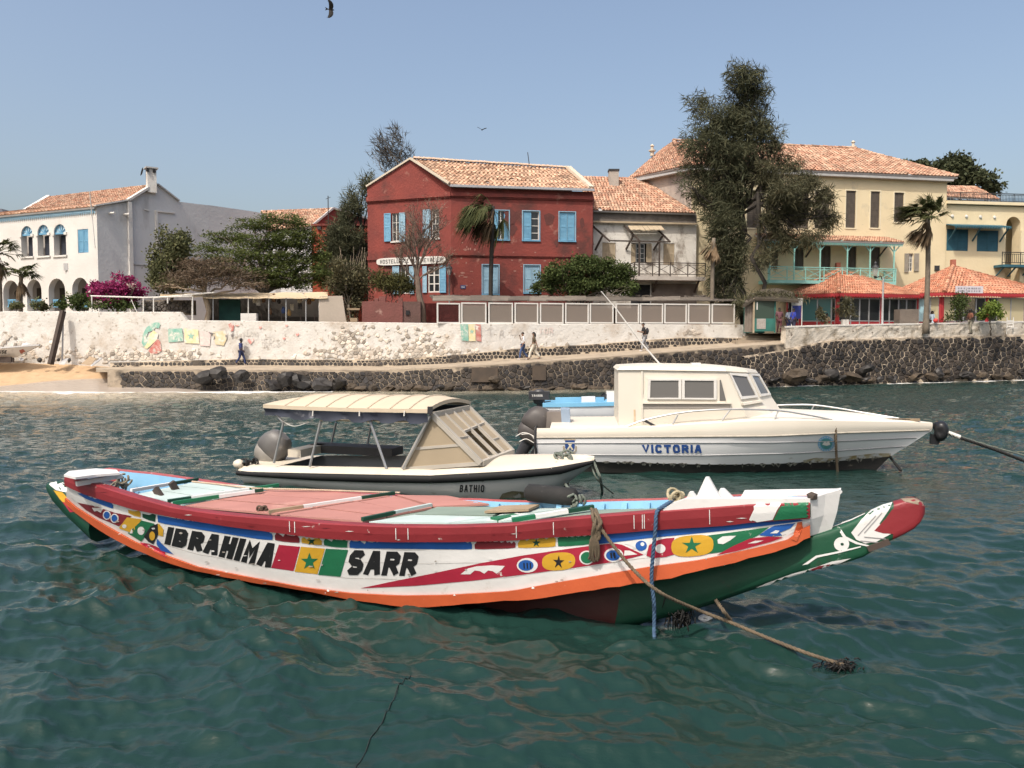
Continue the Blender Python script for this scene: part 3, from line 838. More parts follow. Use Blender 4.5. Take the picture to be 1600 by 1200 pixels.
scrawl('grey', 'Les', (370, 516), (382, 516), (382, 525), (370, 525))
scrawl('grey', 'Lions', (386, 514), (404, 514), (404, 525), (386, 525))
scrawl('grey', 'HEROS', (409, 528), (436, 528), (436, 541), (409, 541), .09)
mpaint('green', [(719, 506.5), (731, 506.5), (732, 533), (721, 532)])
mpaint('yellow', [(731.6, 506.5), (742, 506.5), (743, 533), (732.5, 533)])
mpaint('red', [(742.5, 506.5), (751, 507), (752, 534), (744, 532)])
mpaint('green', star(737, 518, 4), .055)
scrawl('grey', 'T', (760, 513), (770, 511), (770, 524), (762, 524), .1)
scrawl('grey', 'A', (780, 514), (787, 514), (787, 526), (779, 526), .1)
scrawl('grey', 'L', (797, 515), (803, 515), (803, 523), (797, 523), .1)
scrawl('pink', 'TOR', (842, 512), (864, 512), (864, 521), (842, 521), .12)
for c_, mb in MUR.items(): mb.build({'dark': 'mural_figures', 'grey': 'scrawled_lettering'}.get(c_, 'mural_patch'), mur(c_), sea_wall)
# ================================================================== buildings: helpers
red_wall = mat('red_limewash', (.235, .052, .040), (.175, .042, .035), .9, .9, .6, 6, stain=(.34, .50, .62, (.105, .036, .030)), stain2=(1.1, .60, .72, (.34, .17, .13)))
white_wall = mat('white_limewash', (.64, .62, .58), (.57, .54, .50), .7, .9, .3, 6, stain=(.8, .62, .8, (.55, .50, .44)))
grey_wall = mat('grey_render_gable_shade', (.60, .595, .585), (.52, .515, .505), .35, .9, .35, 5, stain=(.5, .56, .74, (.33, .31, .29), (1, 1, .3)))  # white gable end greyed for its grazing light; plain grey on other walls
yellow_wall = mat('yellow_limewash', (.74, .62, .405), (.66, .55, .35), .5, .9, .3, 5, stain=(.45, .60, .76, (.50, .43, .31)), stain2=(2.2, .68, .74, (.42, .36, .28)))
tile_m = mat('clay_roof_tiles', (.38, .195, .125), (.31, .15, .095), .6, .85, .4, 12, island=.32, hue=(.43, .295, .205), stain=(.7, .57, .72, (.15, .085, .06)))
tile_pale = mat('sunbleached_roof_tiles', (.41, .25, .165), (.34, .19, .12), .6, .85, .4, 12, island=.38, hue=(.50, .34, .235), stain=(.8, .53, .68, (.14, .085, .06)))
tile_orange = mat('new_orange_roof_tiles', (.45, .185, .108), (.39, .155, .09), .8, .8, .3, 12, island=.24, hue=(.48, .26, .165), stain=(.6, .58, .7, (.17, .08, .05)))
blue_paint = mat('blue_shutter_paint', (.15, .34, .48), (.11, .27, .41), 2, .6, .2, 10)
bluegrey_paint = mat('faded_blue_paint', (.27, .42, .52), (.21, .35, .45), 2, .6, .2, 10)
white_paint = mat('white_trim', (.66, .64, .60), (.58, .555, .51), 2, .6, .2, 10, stain=(3, .62, .75, (.42, .38, .33)))
cream_trim = mat('cream_trim', (.58, .50, .40), (.50, .43, .33), 2, .7, .2, 10)
dark_shut = mat('dark_brown_shutter', (.105, .085, .065), (.07, .057, .045), 3, .7, .3, 10)
tan_shut = mat('bare_wood_shutter', (.42, .34, .24), (.34, .27, .18), 3, .8, .3, 10)
dark_wood = mat('dark_timber', (.07, .05, .04), (.045, .034, .028), 3, .8, .3, 10)
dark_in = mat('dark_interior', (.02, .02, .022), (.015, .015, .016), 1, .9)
pane_m = glass('window_pane', (.022, .025, .028), .06)
turq_paint = mat('turquoise_paint', (.30, .58, .52), (.24, .50, .45), 2, .6, .2, 10)
teal_paint = mat('teal_shutter_paint', (.035, .12, .16), (.025, .09, .12), 2, .6, .2, 10)
red_paint = mat('red_cafe_paint', (.42, .035, .04), (.34, .03, .035), 2, .55, .2, 10)
metal_grey = mat('grey_aluminium', (.42, .42, .42), (.36, .36, .36), 2, .45, .1, 10, metal=.3)
iron = mat('black_iron', (.035, .035, .038), (.025, .025, .026), 3, .6, .2, 10)
grey_trim = mat('grey_fascia', (.46, .45, .44), (.38, .37, .36), 2, .8, .2, 10)
def rect_hole(fac, r):
	s0, s1, z0, z1 = fac.rect(*r); return [(s0, z0), (s1, z0), (s1, z1), (s0, z1)]
def arch_hole(fac, r, n=10):
	s0, s1, z0, z1 = fac.rect(*r); rad = (s1 - s0) / 2; c = (s0 + s1) / 2; zc = z1 - rad
	return [(s0, z0), (s1, z0)] + [(c + rad * math.cos(math.pi * k / n), zc + rad * math.sin(math.pi * k / n)) for k in range(n + 1)]
def wall(name, fac, outer, holes, m, parent, depth=.3):
	loops = [outer] + holes
	flat = [p for l in loops for p in l]
	mb = MB(); mb.v = [fac.pt(s, z) for s, z in flat]
	tris = tessellate_polygon([[Vector((s, z, 0)) for s, z in l] for l in loops])
	mb.f = [tuple(t) for t in tris]
	for l in loops:
		i = len(mb.v)
		mb.v += [fac.pt(s, z) for s, z in l] + [fac.pt(s, z, -depth) for s, z in l]
		n = len(l)
		for k in range(n): mb.f.append((i + k, i + (k + 1) % n, i + n + (k + 1) % n, i + n + k))
	return mb.build(name, m, parent)
def shutter(fac, r, m, parent, out=.03, label=None, th=.04, slats=9):
	s0, s1, z0, z1 = fac.rect(*r)
	if s1 < s0: s0, s1 = s1, s0
	w = min(.08, (s1 - s0) * .2); mb = MB()
	mb.fbox(fac, s0, s0 + w, z0, z1, out, out + th); mb.fbox(fac, s1 - w, s1, z0, z1, out, out + th)
	for zz in (z0, (z0 + z1) / 2 - w / 2, z1 - w): mb.fbox(fac, s0 + w, s1 - w, zz, zz + w, out, out + th)
	for a, b in ((z0 + w, (z0 + z1) / 2 - w / 2), ((z0 + z1) / 2 + w / 2, z1 - w)):
		for k in range(slats):
			za = lerp(a, b, k / slats); zb = lerp(a, b, (k + 1.15) / slats)
			mb.poly([fac.pt(s0 + w, za, out + th * .85), fac.pt(s1 - w, za, out + th * .85), fac.pt(s1 - w, min(zb, b), out + th * .25), fac.pt(s0 + w, min(zb, b), out + th * .25)])
	return mb.build('shutter', m, parent, label=label)
def window(fac, r, parent, fm=None, inset=-.14, cols=2, rows_=3, shutters=(), pane=True, name='window', lintel=None, fw=.06, bars=.03):
	"""A framed window in an opening: frame > panes, shutters."""
	fm = fm or white_paint
	s0, s1, z0, z1 = fac.rect(*r)
	mb = MB(); o0, o1 = inset - .03, inset + .03
	mb.fbox(fac, s0, s0 + fw, z0, z1, o0, o1); mb.fbox(fac, s1 - fw, s1, z0, z1, o0, o1)
	mb.fbox(fac, s0 + fw, s1 - fw, z0, z0 + fw, o0, o1); mb.fbox(fac, s0 + fw, s1 - fw, z1 - fw, z1, o0, o1)
	for k in range(1, cols): c = lerp(s0, s1, k / cols); mb.fbox(fac, c - bars, c + bars, z0 + fw, z1 - fw, o0, o1)
	for k in range(1, rows_): c = lerp(z0, z1, k / rows_); mb.fbox(fac, s0 + fw, s1 - fw, c - bars * .7, c + bars * .7, o0 + .004, o1 - .004)
	w = mb.build(name, fm, parent)
	if pane:
		for k in range(cols):
			a, b = lerp(s0, s1, k / cols), lerp(s0, s1, (k + 1) / cols)
			MB().fbox(fac, a + fw * .4, b - fw * .4, z0 + fw * .5, z1 - fw * .5, inset - .015, inset - .008).build('pane', pane_m, w)
	for sh in shutters: shutter(fac, sh[0], sh[1], w, sh[2] if len(sh) > 2 else .03)
	return w
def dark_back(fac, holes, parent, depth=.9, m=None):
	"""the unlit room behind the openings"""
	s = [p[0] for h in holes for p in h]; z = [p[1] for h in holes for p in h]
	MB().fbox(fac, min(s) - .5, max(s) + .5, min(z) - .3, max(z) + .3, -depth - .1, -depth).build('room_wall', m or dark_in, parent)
def roof(A, B, C, D, nr, nc, parent, m, name='roof', over=.0, th=.12, under=None, seed=1):
	"""Tiled slope A,B = eave left/right, C,D = ridge right/left: slab > tiles, each tile a curved pan of its own."""
	A, B, C, D = (Vector(p) for p in (A, B, C, D))
	nrm = (B - A).cross(D - A)
	if nrm.length < 1e-6: nrm = (B - A).cross(C - A)
	nrm.normalize()
	if nrm.z < 0: nrm = -nrm
	mb = MB()
	grid = lambda u, v, o: A.lerp(B, u).lerp(D.lerp(C, u), v) - nrm * o
	up = [[grid(i / 6, j / 6, .05) for i in range(7)] for j in range(7)]; dn_ = [[grid(i / 6, j / 6, .05 + th) for i in range(7)] for j in range(7)]
	mb.loft(up); mb.loft(dn_)
	for e in ((up[0], dn_[0]), ([q[0] for q in up], [q[0] for q in dn_]), ([q[6] for q in up], [q[6] for q in dn_])): mb.loft(e)
	slab = mb.build(name, under or grey_trim, parent)
	r = random.Random(seed); t = MB()
	wtot = max((B - A).length, (C - D).length)
	for j in range(nr):
		v0, v1 = j / nr, (j + 1.12) / nr
		l0, r0 = A.lerp(D, v0), B.lerp(C, v0); l1, r1 = A.lerp(D, min(v1, 1)), B.lerp(C, min(v1, 1))
		width = (r0 - l0).length; n = max(1, int(round(nc * width / wtot)))
		sag = r.uniform(-.008, .008)
		for i in range(n):
			if r.random() < .004: continue
			u0, u1 = i / n, (i + .97) / n; um = (u0 + u1) / 2
			h = .105 + r.uniform(-.016, .02) + sag
			a, b, c, d = l0.lerp(r0, u0), l0.lerp(r0, u1), l1.lerp(r1, u1), l1.lerp(r1, u0)
			m0, m1 = (a + b) / 2, (d + c) / 2
			k = len(t.v); sk = r.uniform(-.01, .01)
			up = nrm * h; lo = nrm * .012
			t.v += [a + lo, m0 + up + Vector((0, 0, sk)), b + lo, c + lo * .3, m1 + up * .45, d + lo * .3, a - nrm * .03, b - nrm * .03]
			t.f += [(k, k + 1, k + 4, k + 5), (k + 1, k + 2, k + 3, k + 4), (k, k + 6, k + 7, k + 2, k + 1)]
	t.build('roof_tiles', m, slab, kind='stuff')
	return slab
def ridge_caps(a, b, n, parent, m, r=.14, name='ridge_tiles'):
	a, b = Vector(a), Vector(b); mb = MB(); d = (b - a) / n; rr = random.Random(n)
	x = d.cross(Vector((0, 0, 1))).normalized(); u = x.cross(d).normalized()
	if u.z < 0: u = -u
	for k in range(n):
		p = a + d * k; q = p + d * 1.06; h = Vector((0, 0, rr.uniform(-.01, .025)))
		i = len(mb.v)
		for e, s in ((p, 1.12), (q, .9)):
			for j in range(6):
				an = math.pi * j / 5
				mb.v.append(e + h + x * math.cos(an) * r * s + u * (math.sin(an) * r * s + .02))
		for j in range(5): mb.f.append((i + j, i + j + 1, i + 7 + j, i + 6 + j))
		mb.f.append(tuple(i + j for j in range(6)))
	return mb.build(name, m, parent, kind='stuff')
def railing(a, b, parent, m, h=.9, nx=6, name='balcony_rail', style='x', post=.07):
	"""railing between two floor points"""
	a, b = Vector(a), Vector(b); mb = MB(); up = Vector((0, 0, h))
	mb.bar(a + up, b + up, .08, .06); mb.bar(a + up * .16, b + up * .16, .05); mb.bar(a + up * .86, b + up * .86, .04)
	o = mb.build(name, m, parent)
	for k in range(nx + 1):
		p = a.lerp(b, k / nx); MB().bar(p, p + up * 1.04, post, post, (0, 1, 0)).build('post', m, o)
	br = MB()
	for k in range(nx):
		p, q = a.lerp(b, (k + .06) / nx), a.lerp(b, (k + .94) / nx)
		if style == 'x':
			br.bar(p + up * .18, q + up * .84, .035); br.bar(p + up * .84, q + up * .18, .034)
		else:
			for j in range(8): w = p.lerp(q, (j + .5) / 8); br.bar(w + up * .16, w + up * .86, .025, .025, (0, 1, 0))
	br.build('lattice' if style == 'x' else 'balusters', m, o)
	return o
# ================================================================== red house
RL = Fac(G(576, 59.2), G(705.5, 57.0)); RR = Fac(G(705.5, 57.0), G(925, 58.6))
red = thing('red_house', 'two-storey red limewashed house with blue shutters and a tiled gable roof', 'house', RR.pt(0, LAND_Z))
GB = 2.6
def zl(px, py): return RL.sz(px, py)[1]
apex = RL.sz(642, 250)
holesL_r = [(612, 333, 625, 377), (674, 327, 686, 372), (625, 416, 640, 459), (668, 416, 687, 457)]
hl = [rect_hole(RL, r) for r in holesL_r]
cz = RR.sz(707, 303)[1]
outerL = [(0, GB), (RL.len, GB), (RL.len, RL.sz(705, 291)[1]), apex, (0, RL.sz(576, 293)[1])]
wall('gable_wall', RL, outerL, hl, red_wall, red)
holesR_r = [(770, 329, 795, 374), (817, 330, 842.5, 375), (874, 331.5, 898.5, 376), (754, 414, 779, 459), (819, 414.5, 843.5, 457)]
hr = [rect_hole(RR, r) for r in holesR_r]
ze = RR.sz(800, 296)[1]
wall('front_wall', RR, [(0, GB), (RR.len, GB), (RR.len, ze), (0, ze)], hr, red_wall, red)
RS = Fac(RR.b, RR.b + Vector((1.2, 9, 0)))
wall('side_wall', RS, [(0, GB), (RS.len, GB), (RS.len, ze), (0, ze)], [], red_wall, red)
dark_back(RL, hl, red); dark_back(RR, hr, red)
window(RL, holesL_r[0], red, shutters=[((601, 333.5, 611.5, 377.5), blue_paint, .06), ((624.5, 332.5, 634, 377.5), bluegrey_paint, .06)])
window(RL, holesL_r[1], red, shutters=[((661.5, 327.5, 673.5, 372.5), bluegrey_paint, .06)], rows_=4)
window(RL, holesL_r[2], red, shutters=[((614, 416, 624.5, 459.5), bluegrey_paint, .05), ((640.5, 416, 647.5, 459.5), bluegrey_paint, .05)])
window(RL, holesL_r[3], red, shutters=[((687.5, 415, 697.5, 457.5), blue_paint, .05), ((661, 416, 667.5, 457.5), bluegrey_paint, .05)], fw=.1, bars=.05)
window(RR, holesR_r[0], red, shutters=[((770.5, 329.5, 778, 373.5), blue_paint, .05), ((787.5, 329.5, 794.5, 373.5), blue_paint, -.06)])
window(RR, holesR_r[1], red, shutters=[((818, 330.5, 830, 374.5), blue_paint, -.06)], rows_=4)
window(RR, holesR_r[2], red, shutters=[((875, 332.5, 886, 375.5), blue_paint, -.08), ((886.8, 332.5, 898, 375.5), blue_paint, -.08)])
window(RR, holesR_r[3], red, shutters=[((755, 414.8, 766, 458.5), bluegrey_paint, -.08), ((766.8, 414.8, 778.2, 458.5), bluegrey_paint, -.08)])
window(RR, holesR_r[4], red, shutters=[((820, 415, 831, 456.5), bluegrey_paint, -.08), ((831.8, 415, 843, 456.5), bluegrey_paint, -.08)])
fr = MB()
for r in holesR_r + holesL_r[:2]:
	fc = RR if r in holesR_r else RL
	s0, s1, z0, z1 = fc.rect(*r)
	MB().fbox(fc, s0 - .08, s1 + .08, z0 - .10, z0, .003, .09).build('sill', blue_paint if r in holesR_r else white_paint, red)
	if r in holesR_r:
		f_ = MB(); f_.fbox(fc, s0 - .07, s0, z0, z1 + .06, .002, .045); f_.fbox(fc, s1, s1 + .07, z0, z1 + .06, .002, .045); f_.fbox(fc, s0, s1, z1, z1 + .06, .003, .044)
		f_.build('window_surround', bluegrey_paint, red)
for fc, y0, y1, nm, oo in ((RL, 395, 401, 'string_course', .10), (RR, 394.5, 399, 'string_course', .10), (RL, 301, 308, 'cornice', .16), (RR, 302.5, 308, 'cornice', .16)):
	xa, xb = (640, 640) if fc is RL else (815, 815)
	z1 = fc.sz(xa, y0 + (3.2 if fc is RL else 1.5))[1]; z0 = fc.sz(xa, y1 + (3.2 if fc is RL else 1.5))[1]
	mb = MB(); mb.fbox(fc, -.02, fc.len + .02, z0, z1, .002, oo); mb.fbox(fc, 0, fc.len, z0 - .09, z0, .002, oo * .5)
	mb.build(nm, red_wall, red)
# roof: ridge runs back from the gable's peak
AP = RL.pt(*apex) ; AP = AP + RL.n * .04
EL, ER = RR.pt(-.08, ze + .12, .35), RR.pt(RR.len + .02, ze + .12, .35)
R1 = P(888, 262.5, 61.3)
R1.z = AP.z + .06
roof(EL, ER, R1, AP + Vector((.15, .05, .06)), 16, 40, red, tile_pale, seed=3)
back = AP + Vector((-1.0, 6.0, -2.4)); back2 = R1 + Vector((1, 5.5, -2.4))
roof(back2, RL.pt(0, RL.sz(576, 293)[1]) + Vector((0, .1, 0)), AP + Vector((.1, .1, .03)), R1 + Vector((0, 0, -.02)), 16, 40, red, tile_pale, 'rear_roof', seed=4)
ridge_caps(AP + Vector((.2, 0, .08)), R1 + Vector((0, 0, .05)), 34, red, mat('pale_ridge_mortar', (.66, .48, .36), (.55, .38, .26), 3, .9, .4, 10))
vm = MB()
vm.bar(AP + Vector((0, -.02, .10)), EL + Vector((-.05, -.02, .10)), .26, .16); vm.bar(AP + Vector((0, 0, .1)), RL.pt(0, RL.sz(576, 293)[1]) + Vector((-.05, -.02, .08)), .2, .12)
vm.build('verge', cream_trim, red)
MB().bar(R1 + Vector((0, -.1, .12)), ER + Vector((-.2, 0, .12)), .42, .2).build('far_verge', cream_trim, red)
gm = MB().bar(EL + Vector((0, -.06, -.06)), ER + Vector((0, -.06, -.06)), .14, .16)
gm.build('gutter', mat('zinc_gutter', (.36, .37, .39), (.30, .30, .32), 3, .6, .1, 10), red)
pr_ = random.Random(17); dk_ = mat('bare_dark_plaster', (.095, .032, .028), (.125, .04, .034), 2, .9, .5, 6); pk_ = mat('flaked_pale_plaster', (.36, .20, .16), (.27, .12, .095), 3, .9, .5, 6)
for x, y, rx, ry, m_ in [(797, 340, 12, 17, dk_), (801, 358, 8, 12, dk_), (858, 343, 10, 11, dk_), (870, 380, 4, 8, dk_), (906, 384, 6, 5, dk_), (910, 348, 4, 10, dk_)] + [(pr_.uniform(708, 745), pr_.uniform(362, 450), pr_.uniform(1, 4), pr_.uniform(.8, 2.4), pk_) for _ in range(22)] + [(pr_.uniform(750, 915), pr_.uniform(380, 455), pr_.uniform(1, 2.5), pr_.uniform(.6, 1.5), pk_) for _ in range(14)]:
	MB().prism([RR.at(x + rx * pr_.uniform(.6, 1.1) * math.cos(a), y + ry * pr_.uniform(.6, 1.1) * math.sin(a), .003) for a in [math.tau * j / 15 for j in range(15)]], RR.n * .006, True).build('plaster_patch', m_, red)
# the signboard over the doors
s0, s1, z0, z1 = RL.rect(590, 402, 698.5, 413.5)
sb = thing('sign_board', 'long white rounded signboard with dark lettering on the red house gable', 'sign', RL.pt((s0 + s1) / 2, z0, .1))
pl = [(lerp(s0, s1, .5) + (s1 - s0) / 2 * math.copysign(abs(math.cos(a)) ** .22, math.cos(a)), lerp(z0, z1, .5) + (z1 - z0) / 2 * math.copysign(abs(math.sin(a)) ** .6, math.sin(a))) for a in np.linspace(0, 2 * math.pi, 40, endpoint=False)]
sm = MB(); sm.prism([RL.pt(s, z, .12) for s, z in pl], RL.n * .05); sm.build('board', white_paint, sb)
tm = MB()
for q in text_quads('HOSTELLERIE DU CHEVALIER', .62, .2, .17):
	tm.poly([RL.pt(lerp(s0 + .3, s1 - .3, u), lerp(z0 + .12, z1 - .12, v), .176) for u, v in q])
tm.build('lettering', iron, sb)
s0, s1, z0, z1 = RR.rect(719.5, 445.5, 727.5, 451)
pq = thing('street_plaque', 'small dark blue street plaque on the red wall right of the wall lantern', 'sign', RR.pt(s0, z0, 0))
MB().fbox(RR, s0, s1, z0, z1, .005, .03).build('plate', mat('enamel_blue', (.03, .045, .14), (.025, .04, .12), 3, .3), pq)
mk = MB()
for k in range(2): mk.fbox(RR, s0 + .06, s1 - .06, lerp(z0, z1, .28 + .34 * k), lerp(z0, z1, .38 + .34 * k), .032, .034)
mk.build('worn_lines', white_paint, pq)
MB().tube([P(827, 257, 59.8), P(826, 250, 59.8), P(824.5, 238, 59.8)], .03, 5).build('roof_aerial', iron, red)
def lantern(name, label, p, pole_h, fac_n=None, s=1.0):
	t = thing(name, label, 'street lamp', p)
	p = Vector(p)
	top = p + Vector((0, 0, pole_h))
	MB().lathe(p, [(.12 * s, 0), (.13 * s, .1), (.10 * s, .5 * min(1, pole_h)), (.055 * s, .6 * min(1, pole_h)), (.045 * s, pole_h), (.09 * s, pole_h + .02)], 8).build('pole', metal_grey if pole_h > 2 else iron, t, True)
	c = MB(); c.lathe(top, [(.09 * s, 0), (.10 * s, .04), (.21 * s, .46), (.23 * s, .48)], 6);
	fm = MB()
	for k in range(6):
		a = 2 * math.pi * k / 6; fm.bar(top + Vector((.10 * s * math.cos(a), .10 * s * math.sin(a), .04)), top + Vector((.22 * s * math.cos(a), .22 * s * math.sin(a), .48)), .025)
	hd = fm.build('lamp_frame', iron, t)
	c.build('lamp_glass', glass('lantern_glass', (.55, .53, .48), .2, .6), hd)
	MB().lathe(top + Vector((0, 0, .48)), [(.25 * s, 0), (.17 * s, .12), (.10 * s, .17), (.09 * s, .25), (.12 * s, .26), (.04 * s, .36), (.02 * s, .46)], 8).build('lamp_cap', iron, t)
	return t
pw = RR.at(702, 452, .35)
lt = lantern('wall_lantern', 'old lantern on a short pole in front of the red house corner', Vector((pw.x, pw.y, LAND_Z)), RR.at(702, 430, .35).z - LAND_Z, s=1.0)
# ================================================================== low red walls beside the red house
def simple_wall(name, label, a, b, z0, z1, th, m, kind_cat='wall', parts=()):
	f = Fac(a, b); t = thing(name, label, kind_cat, f.pt(f.len / 2, z0))
	return f, t
f, t = simple_wall('low_red_wall', 'low crumbling red masonry wall on the sea wall left of the bare tree', G(566, 51.5), G(642, 51.8), 3.4, 5, .3, red_wall)
lowred = mat('crumbling_red_masonry', (.20, .075, .065), (.15, .06, .05), 1.2, .9, .6, 8, stain=(1.4, .62, .72, (.36, .22, .18)))
tops = [(568, 471), (585, 470), (603, 472), (622, 473), (629, 474)]
wall('wall_face', f, [(0, 3.2), (f.sz(629, 500)[0], 3.2)] + [f.sz(x, y) for x, y in reversed(tops)] + [(0, f.sz(568, 471)[1])], [], lowred, t, .6)
mb = MB(); a = f.pt(f.sz(629, 490)[0], 3.2, -.1); mb.obox(a, f.d * 1.15, Vector((0, .8, 0)), Vector((0, 0, f.sz(640, 471)[1] - 3.2)))
mb.build('pier', mat('dull_brown_masonry', (.135, .075, .065), (.10, .06, .05), 1.2, .9, .6, 8), t)
MB().fbox(f, *f.rect(634, 485, 640, 492), -.09, -.02).build('recess', dark_in, t)
for x0, x1, y0, y1 in ((592, 602, 463, 472), (585, 591, 466, 471), (622, 629, 465, 474)):
	MB().fbox(f, *f.rect(x0, y0, x1, y1), -.55, -.05).build('pillar_cap', lowred, t)
# red yard behind the screens
f = Fac(G(640, 54.2), G(722, 54.8)); t = thing('red_yard_wall', 'dark red yard wall seen through the first glass screen', 'wall', f.pt(1, LAND_Z))
MB().fbox(f, 0, f.len, 3.2, f.sz(690, 474)[1], -.3, 0).build('wall_face', mat('deep_red_wall', (.17, .035, .03), (.12, .03, .025), 1.5, .9, .4, 8), t)
# ================================================================== white framed screens along the sea wall
scr_x = [(681, 719), (720.5, 760), (763, 801.5), (804, 841), (843.5, 880.5), (883, 920), (921.5, 958.5), (962, 998.5), (1000, 1036), (1038, 1073), (1075, 1109.5), (1112, 1148)]
screen_glass = glass('frosted_screen', (.30, .25, .21), .35, .55)
screen_red = glass('clear_screen', (.08, .03, .03), .1, .25)
for k, (x0, x1) in enumerate(scr_x[1:] if False else scr_x):
	ya, yb = 472.5 + (1 if k == 0 else 0), 505.5
	fac = FW1 if x1 < 718 else FW2
	s0 = (wallat(x0, 490, -.25) - fac.a).dot(fac.d); s1 = (wallat(x1, 490, -.25) - fac.a).dot(fac.d)
	z0 = wallat((x0 + x1) / 2, yb, -.25).z; z1 = wallat((x0 + x1) / 2, ya + (k * .22), -.25).z
	if k == 0: lab = 'white framed glass screen leftmost in the row, red wall showing through'
	elif k == 4: lab = 'white framed screen fifth from the left, with a white smear low on its glass'
	elif k == 8: lab = 'white framed screen behind the man with the backpack'
	elif k == 11: lab = 'white framed screen at the far right of the row, next to the dark tree'
	elif k == 6: lab = 'white framed screen crossed by the top of the slanted whip pole'
	elif k == 1: lab = 'white framed screen with frosted pane above the painted flag mural'
	elif k == 2: lab = 'white framed screen with the palm trunk standing right behind it'
	else: lab = 'white framed screen with plain frosted pane in the row on the sea wall'
	t = thing('glass_screen', lab, 'screen', fac.pt((s0 + s1) / 2, z0, -.25), 'white framed screens along the sea wall')
	w = .085; mb = MB()
	mb.fbox(fac, s0, s0 + w, z0, z1, -.31, -.22); mb.fbox(fac, s1 - w, s1, z0, z1, -.31, -.22)
	mb.fbox(fac, s0 + w, s1 - w, z0, z0 + w, -.31, -.22); mb.fbox(fac, s0 + w, s1 - w, z1 - w, z1, -.31, -.22)
	mb.build('frame', white_paint, t)
	MB().fbox(fac, s0 + w * .8, s1 - w * .8, z0 + w * .8, z1 - w * .8, -.275, -.26).build('pane', screen_red if k == 0 else screen_glass, t)
# the low flat roof behind them, of old sheets
f = FW2
t = thing('shed_roof', 'low flat roof of rough grey sheets behind the row of screens', 'roof', wallat(900, 475, -2.5))
r_ = random.Random(9)
deb = mat('grey_roof_sheet', (.16, .135, .11), (.10, .085, .07), 2, .9, .6, 8, island=.35)
for k in range(16):
	xa = 676 + k * 29.5; xb = xa + 33
	a = wallat(xa, 472 + r_.uniform(-1, 1), -.6); b = wallat(xb, 472 + r_.uniform(-1, 1), -.6)
	c = wallat(xb, 464 + k * .15 + r_.uniform(-1.0, 1), -3.2 - .01 * k); d = wallat(xa, 464 + k * .15 + r_.uniform(-1.0, 1), -3.2 - .01 * k)
	up = Vector((0, 0, .05 + .004 * (k % 3)))
	MB().prism([a + up, b + up, c + up, d + up], Vector((0, 0, .06))).build('roof_sheet', deb, t)
dm = MB()
for k in range(60):
	x = r_.uniform(670, 1140); p = wallat(x, 464 + r_.uniform(-2, 2), -3.2)
	dm.box(p, (r_.uniform(.2, .8), r_.uniform(.1, .4), r_.uniform(.05, .16)), r_.uniform(0, 3))
dm.build('rubble_on_roof', deb, t, kind='stuff')
fac = FW2
MB().fbox(fac, .6, fac.len, 3.4, 5.2, -3.6, -3.4).build('shed_wall', mat('shed_dim_wall', (.26, .17, .13), (.20, .13, .10), 1.5, .9, .3, 8), t)
# ================================================================== white house on the left
WL = Fac(G(-140, 64.8), G(156.5, 56.0)); WG = Fac(WL.b, WL.b + Vector((.6 * 14, .8 * 14, 0)))
wh = thing('white_house', 'white two-storey house with arched loggia, blue trim and a shade-greyed gable end', 'house', WL.pt(WL.len, LAND_Z))
ups = [(33, 353, 51, 401), (58.5, 351, 77, 400), (84, 350, 103, 399)]
lows = [(5, 438, 29.5, 486), (42, 436.5, 65, 486), (76, 435, 102, 486), (113, 433.5, 138, 486), (-34, 440, -8, 486)]
hw = [arch_hole(WL, r) for r in ups + lows] + [rect_hole(WL, (121.5, 358, 138, 395))]
zc = WL.sz(156, 325)[1]
wall('front_wall', WL, [(0, GB), (WL.len, GB), (WL.len, zc), (0, zc)], hw, white_wall, wh, .45)
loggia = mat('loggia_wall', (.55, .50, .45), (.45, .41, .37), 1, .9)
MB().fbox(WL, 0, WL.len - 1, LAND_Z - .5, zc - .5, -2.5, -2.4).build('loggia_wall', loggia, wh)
MB().fbox(WL, 0, WL.len - .6, WL.sz(80, 402)[1] - .25, WL.sz(80, 402)[1], -2.5, -.4).build('loggia_floor', loggia, wh)
for r in lows[:4]:
	s0, s1, z0, z1 = WL.rect(r[0] + 2, 467, r[1 + 1] - 2, 480)
	rl = MB()
	for q in (.1, .9): rl.fbox(WL, s0, s1, lerp(z0, z1, q) - .05, lerp(z0, z1, q) + .05, -.3, -.22)
	for q in range(9): c = lerp(s0, s1, (q + .5) / 9); rl.fbox(WL, c - .04, c + .04, lerp(z0, z1, .1) + .05, z1 - .12, -.29, -.23)
	rl.build('loggia_rail', blue_paint, wh)
	dx = (r[0] + r[2]) / 2
	MB().fbox(WL, *WL.rect(dx - 6, 447, dx + 5, 482), -2.39, -2.34).build('loggia_door', mat('dim_brown_door', (.09, .07, .055), (.07, .055, .045), 2, .8), wh)
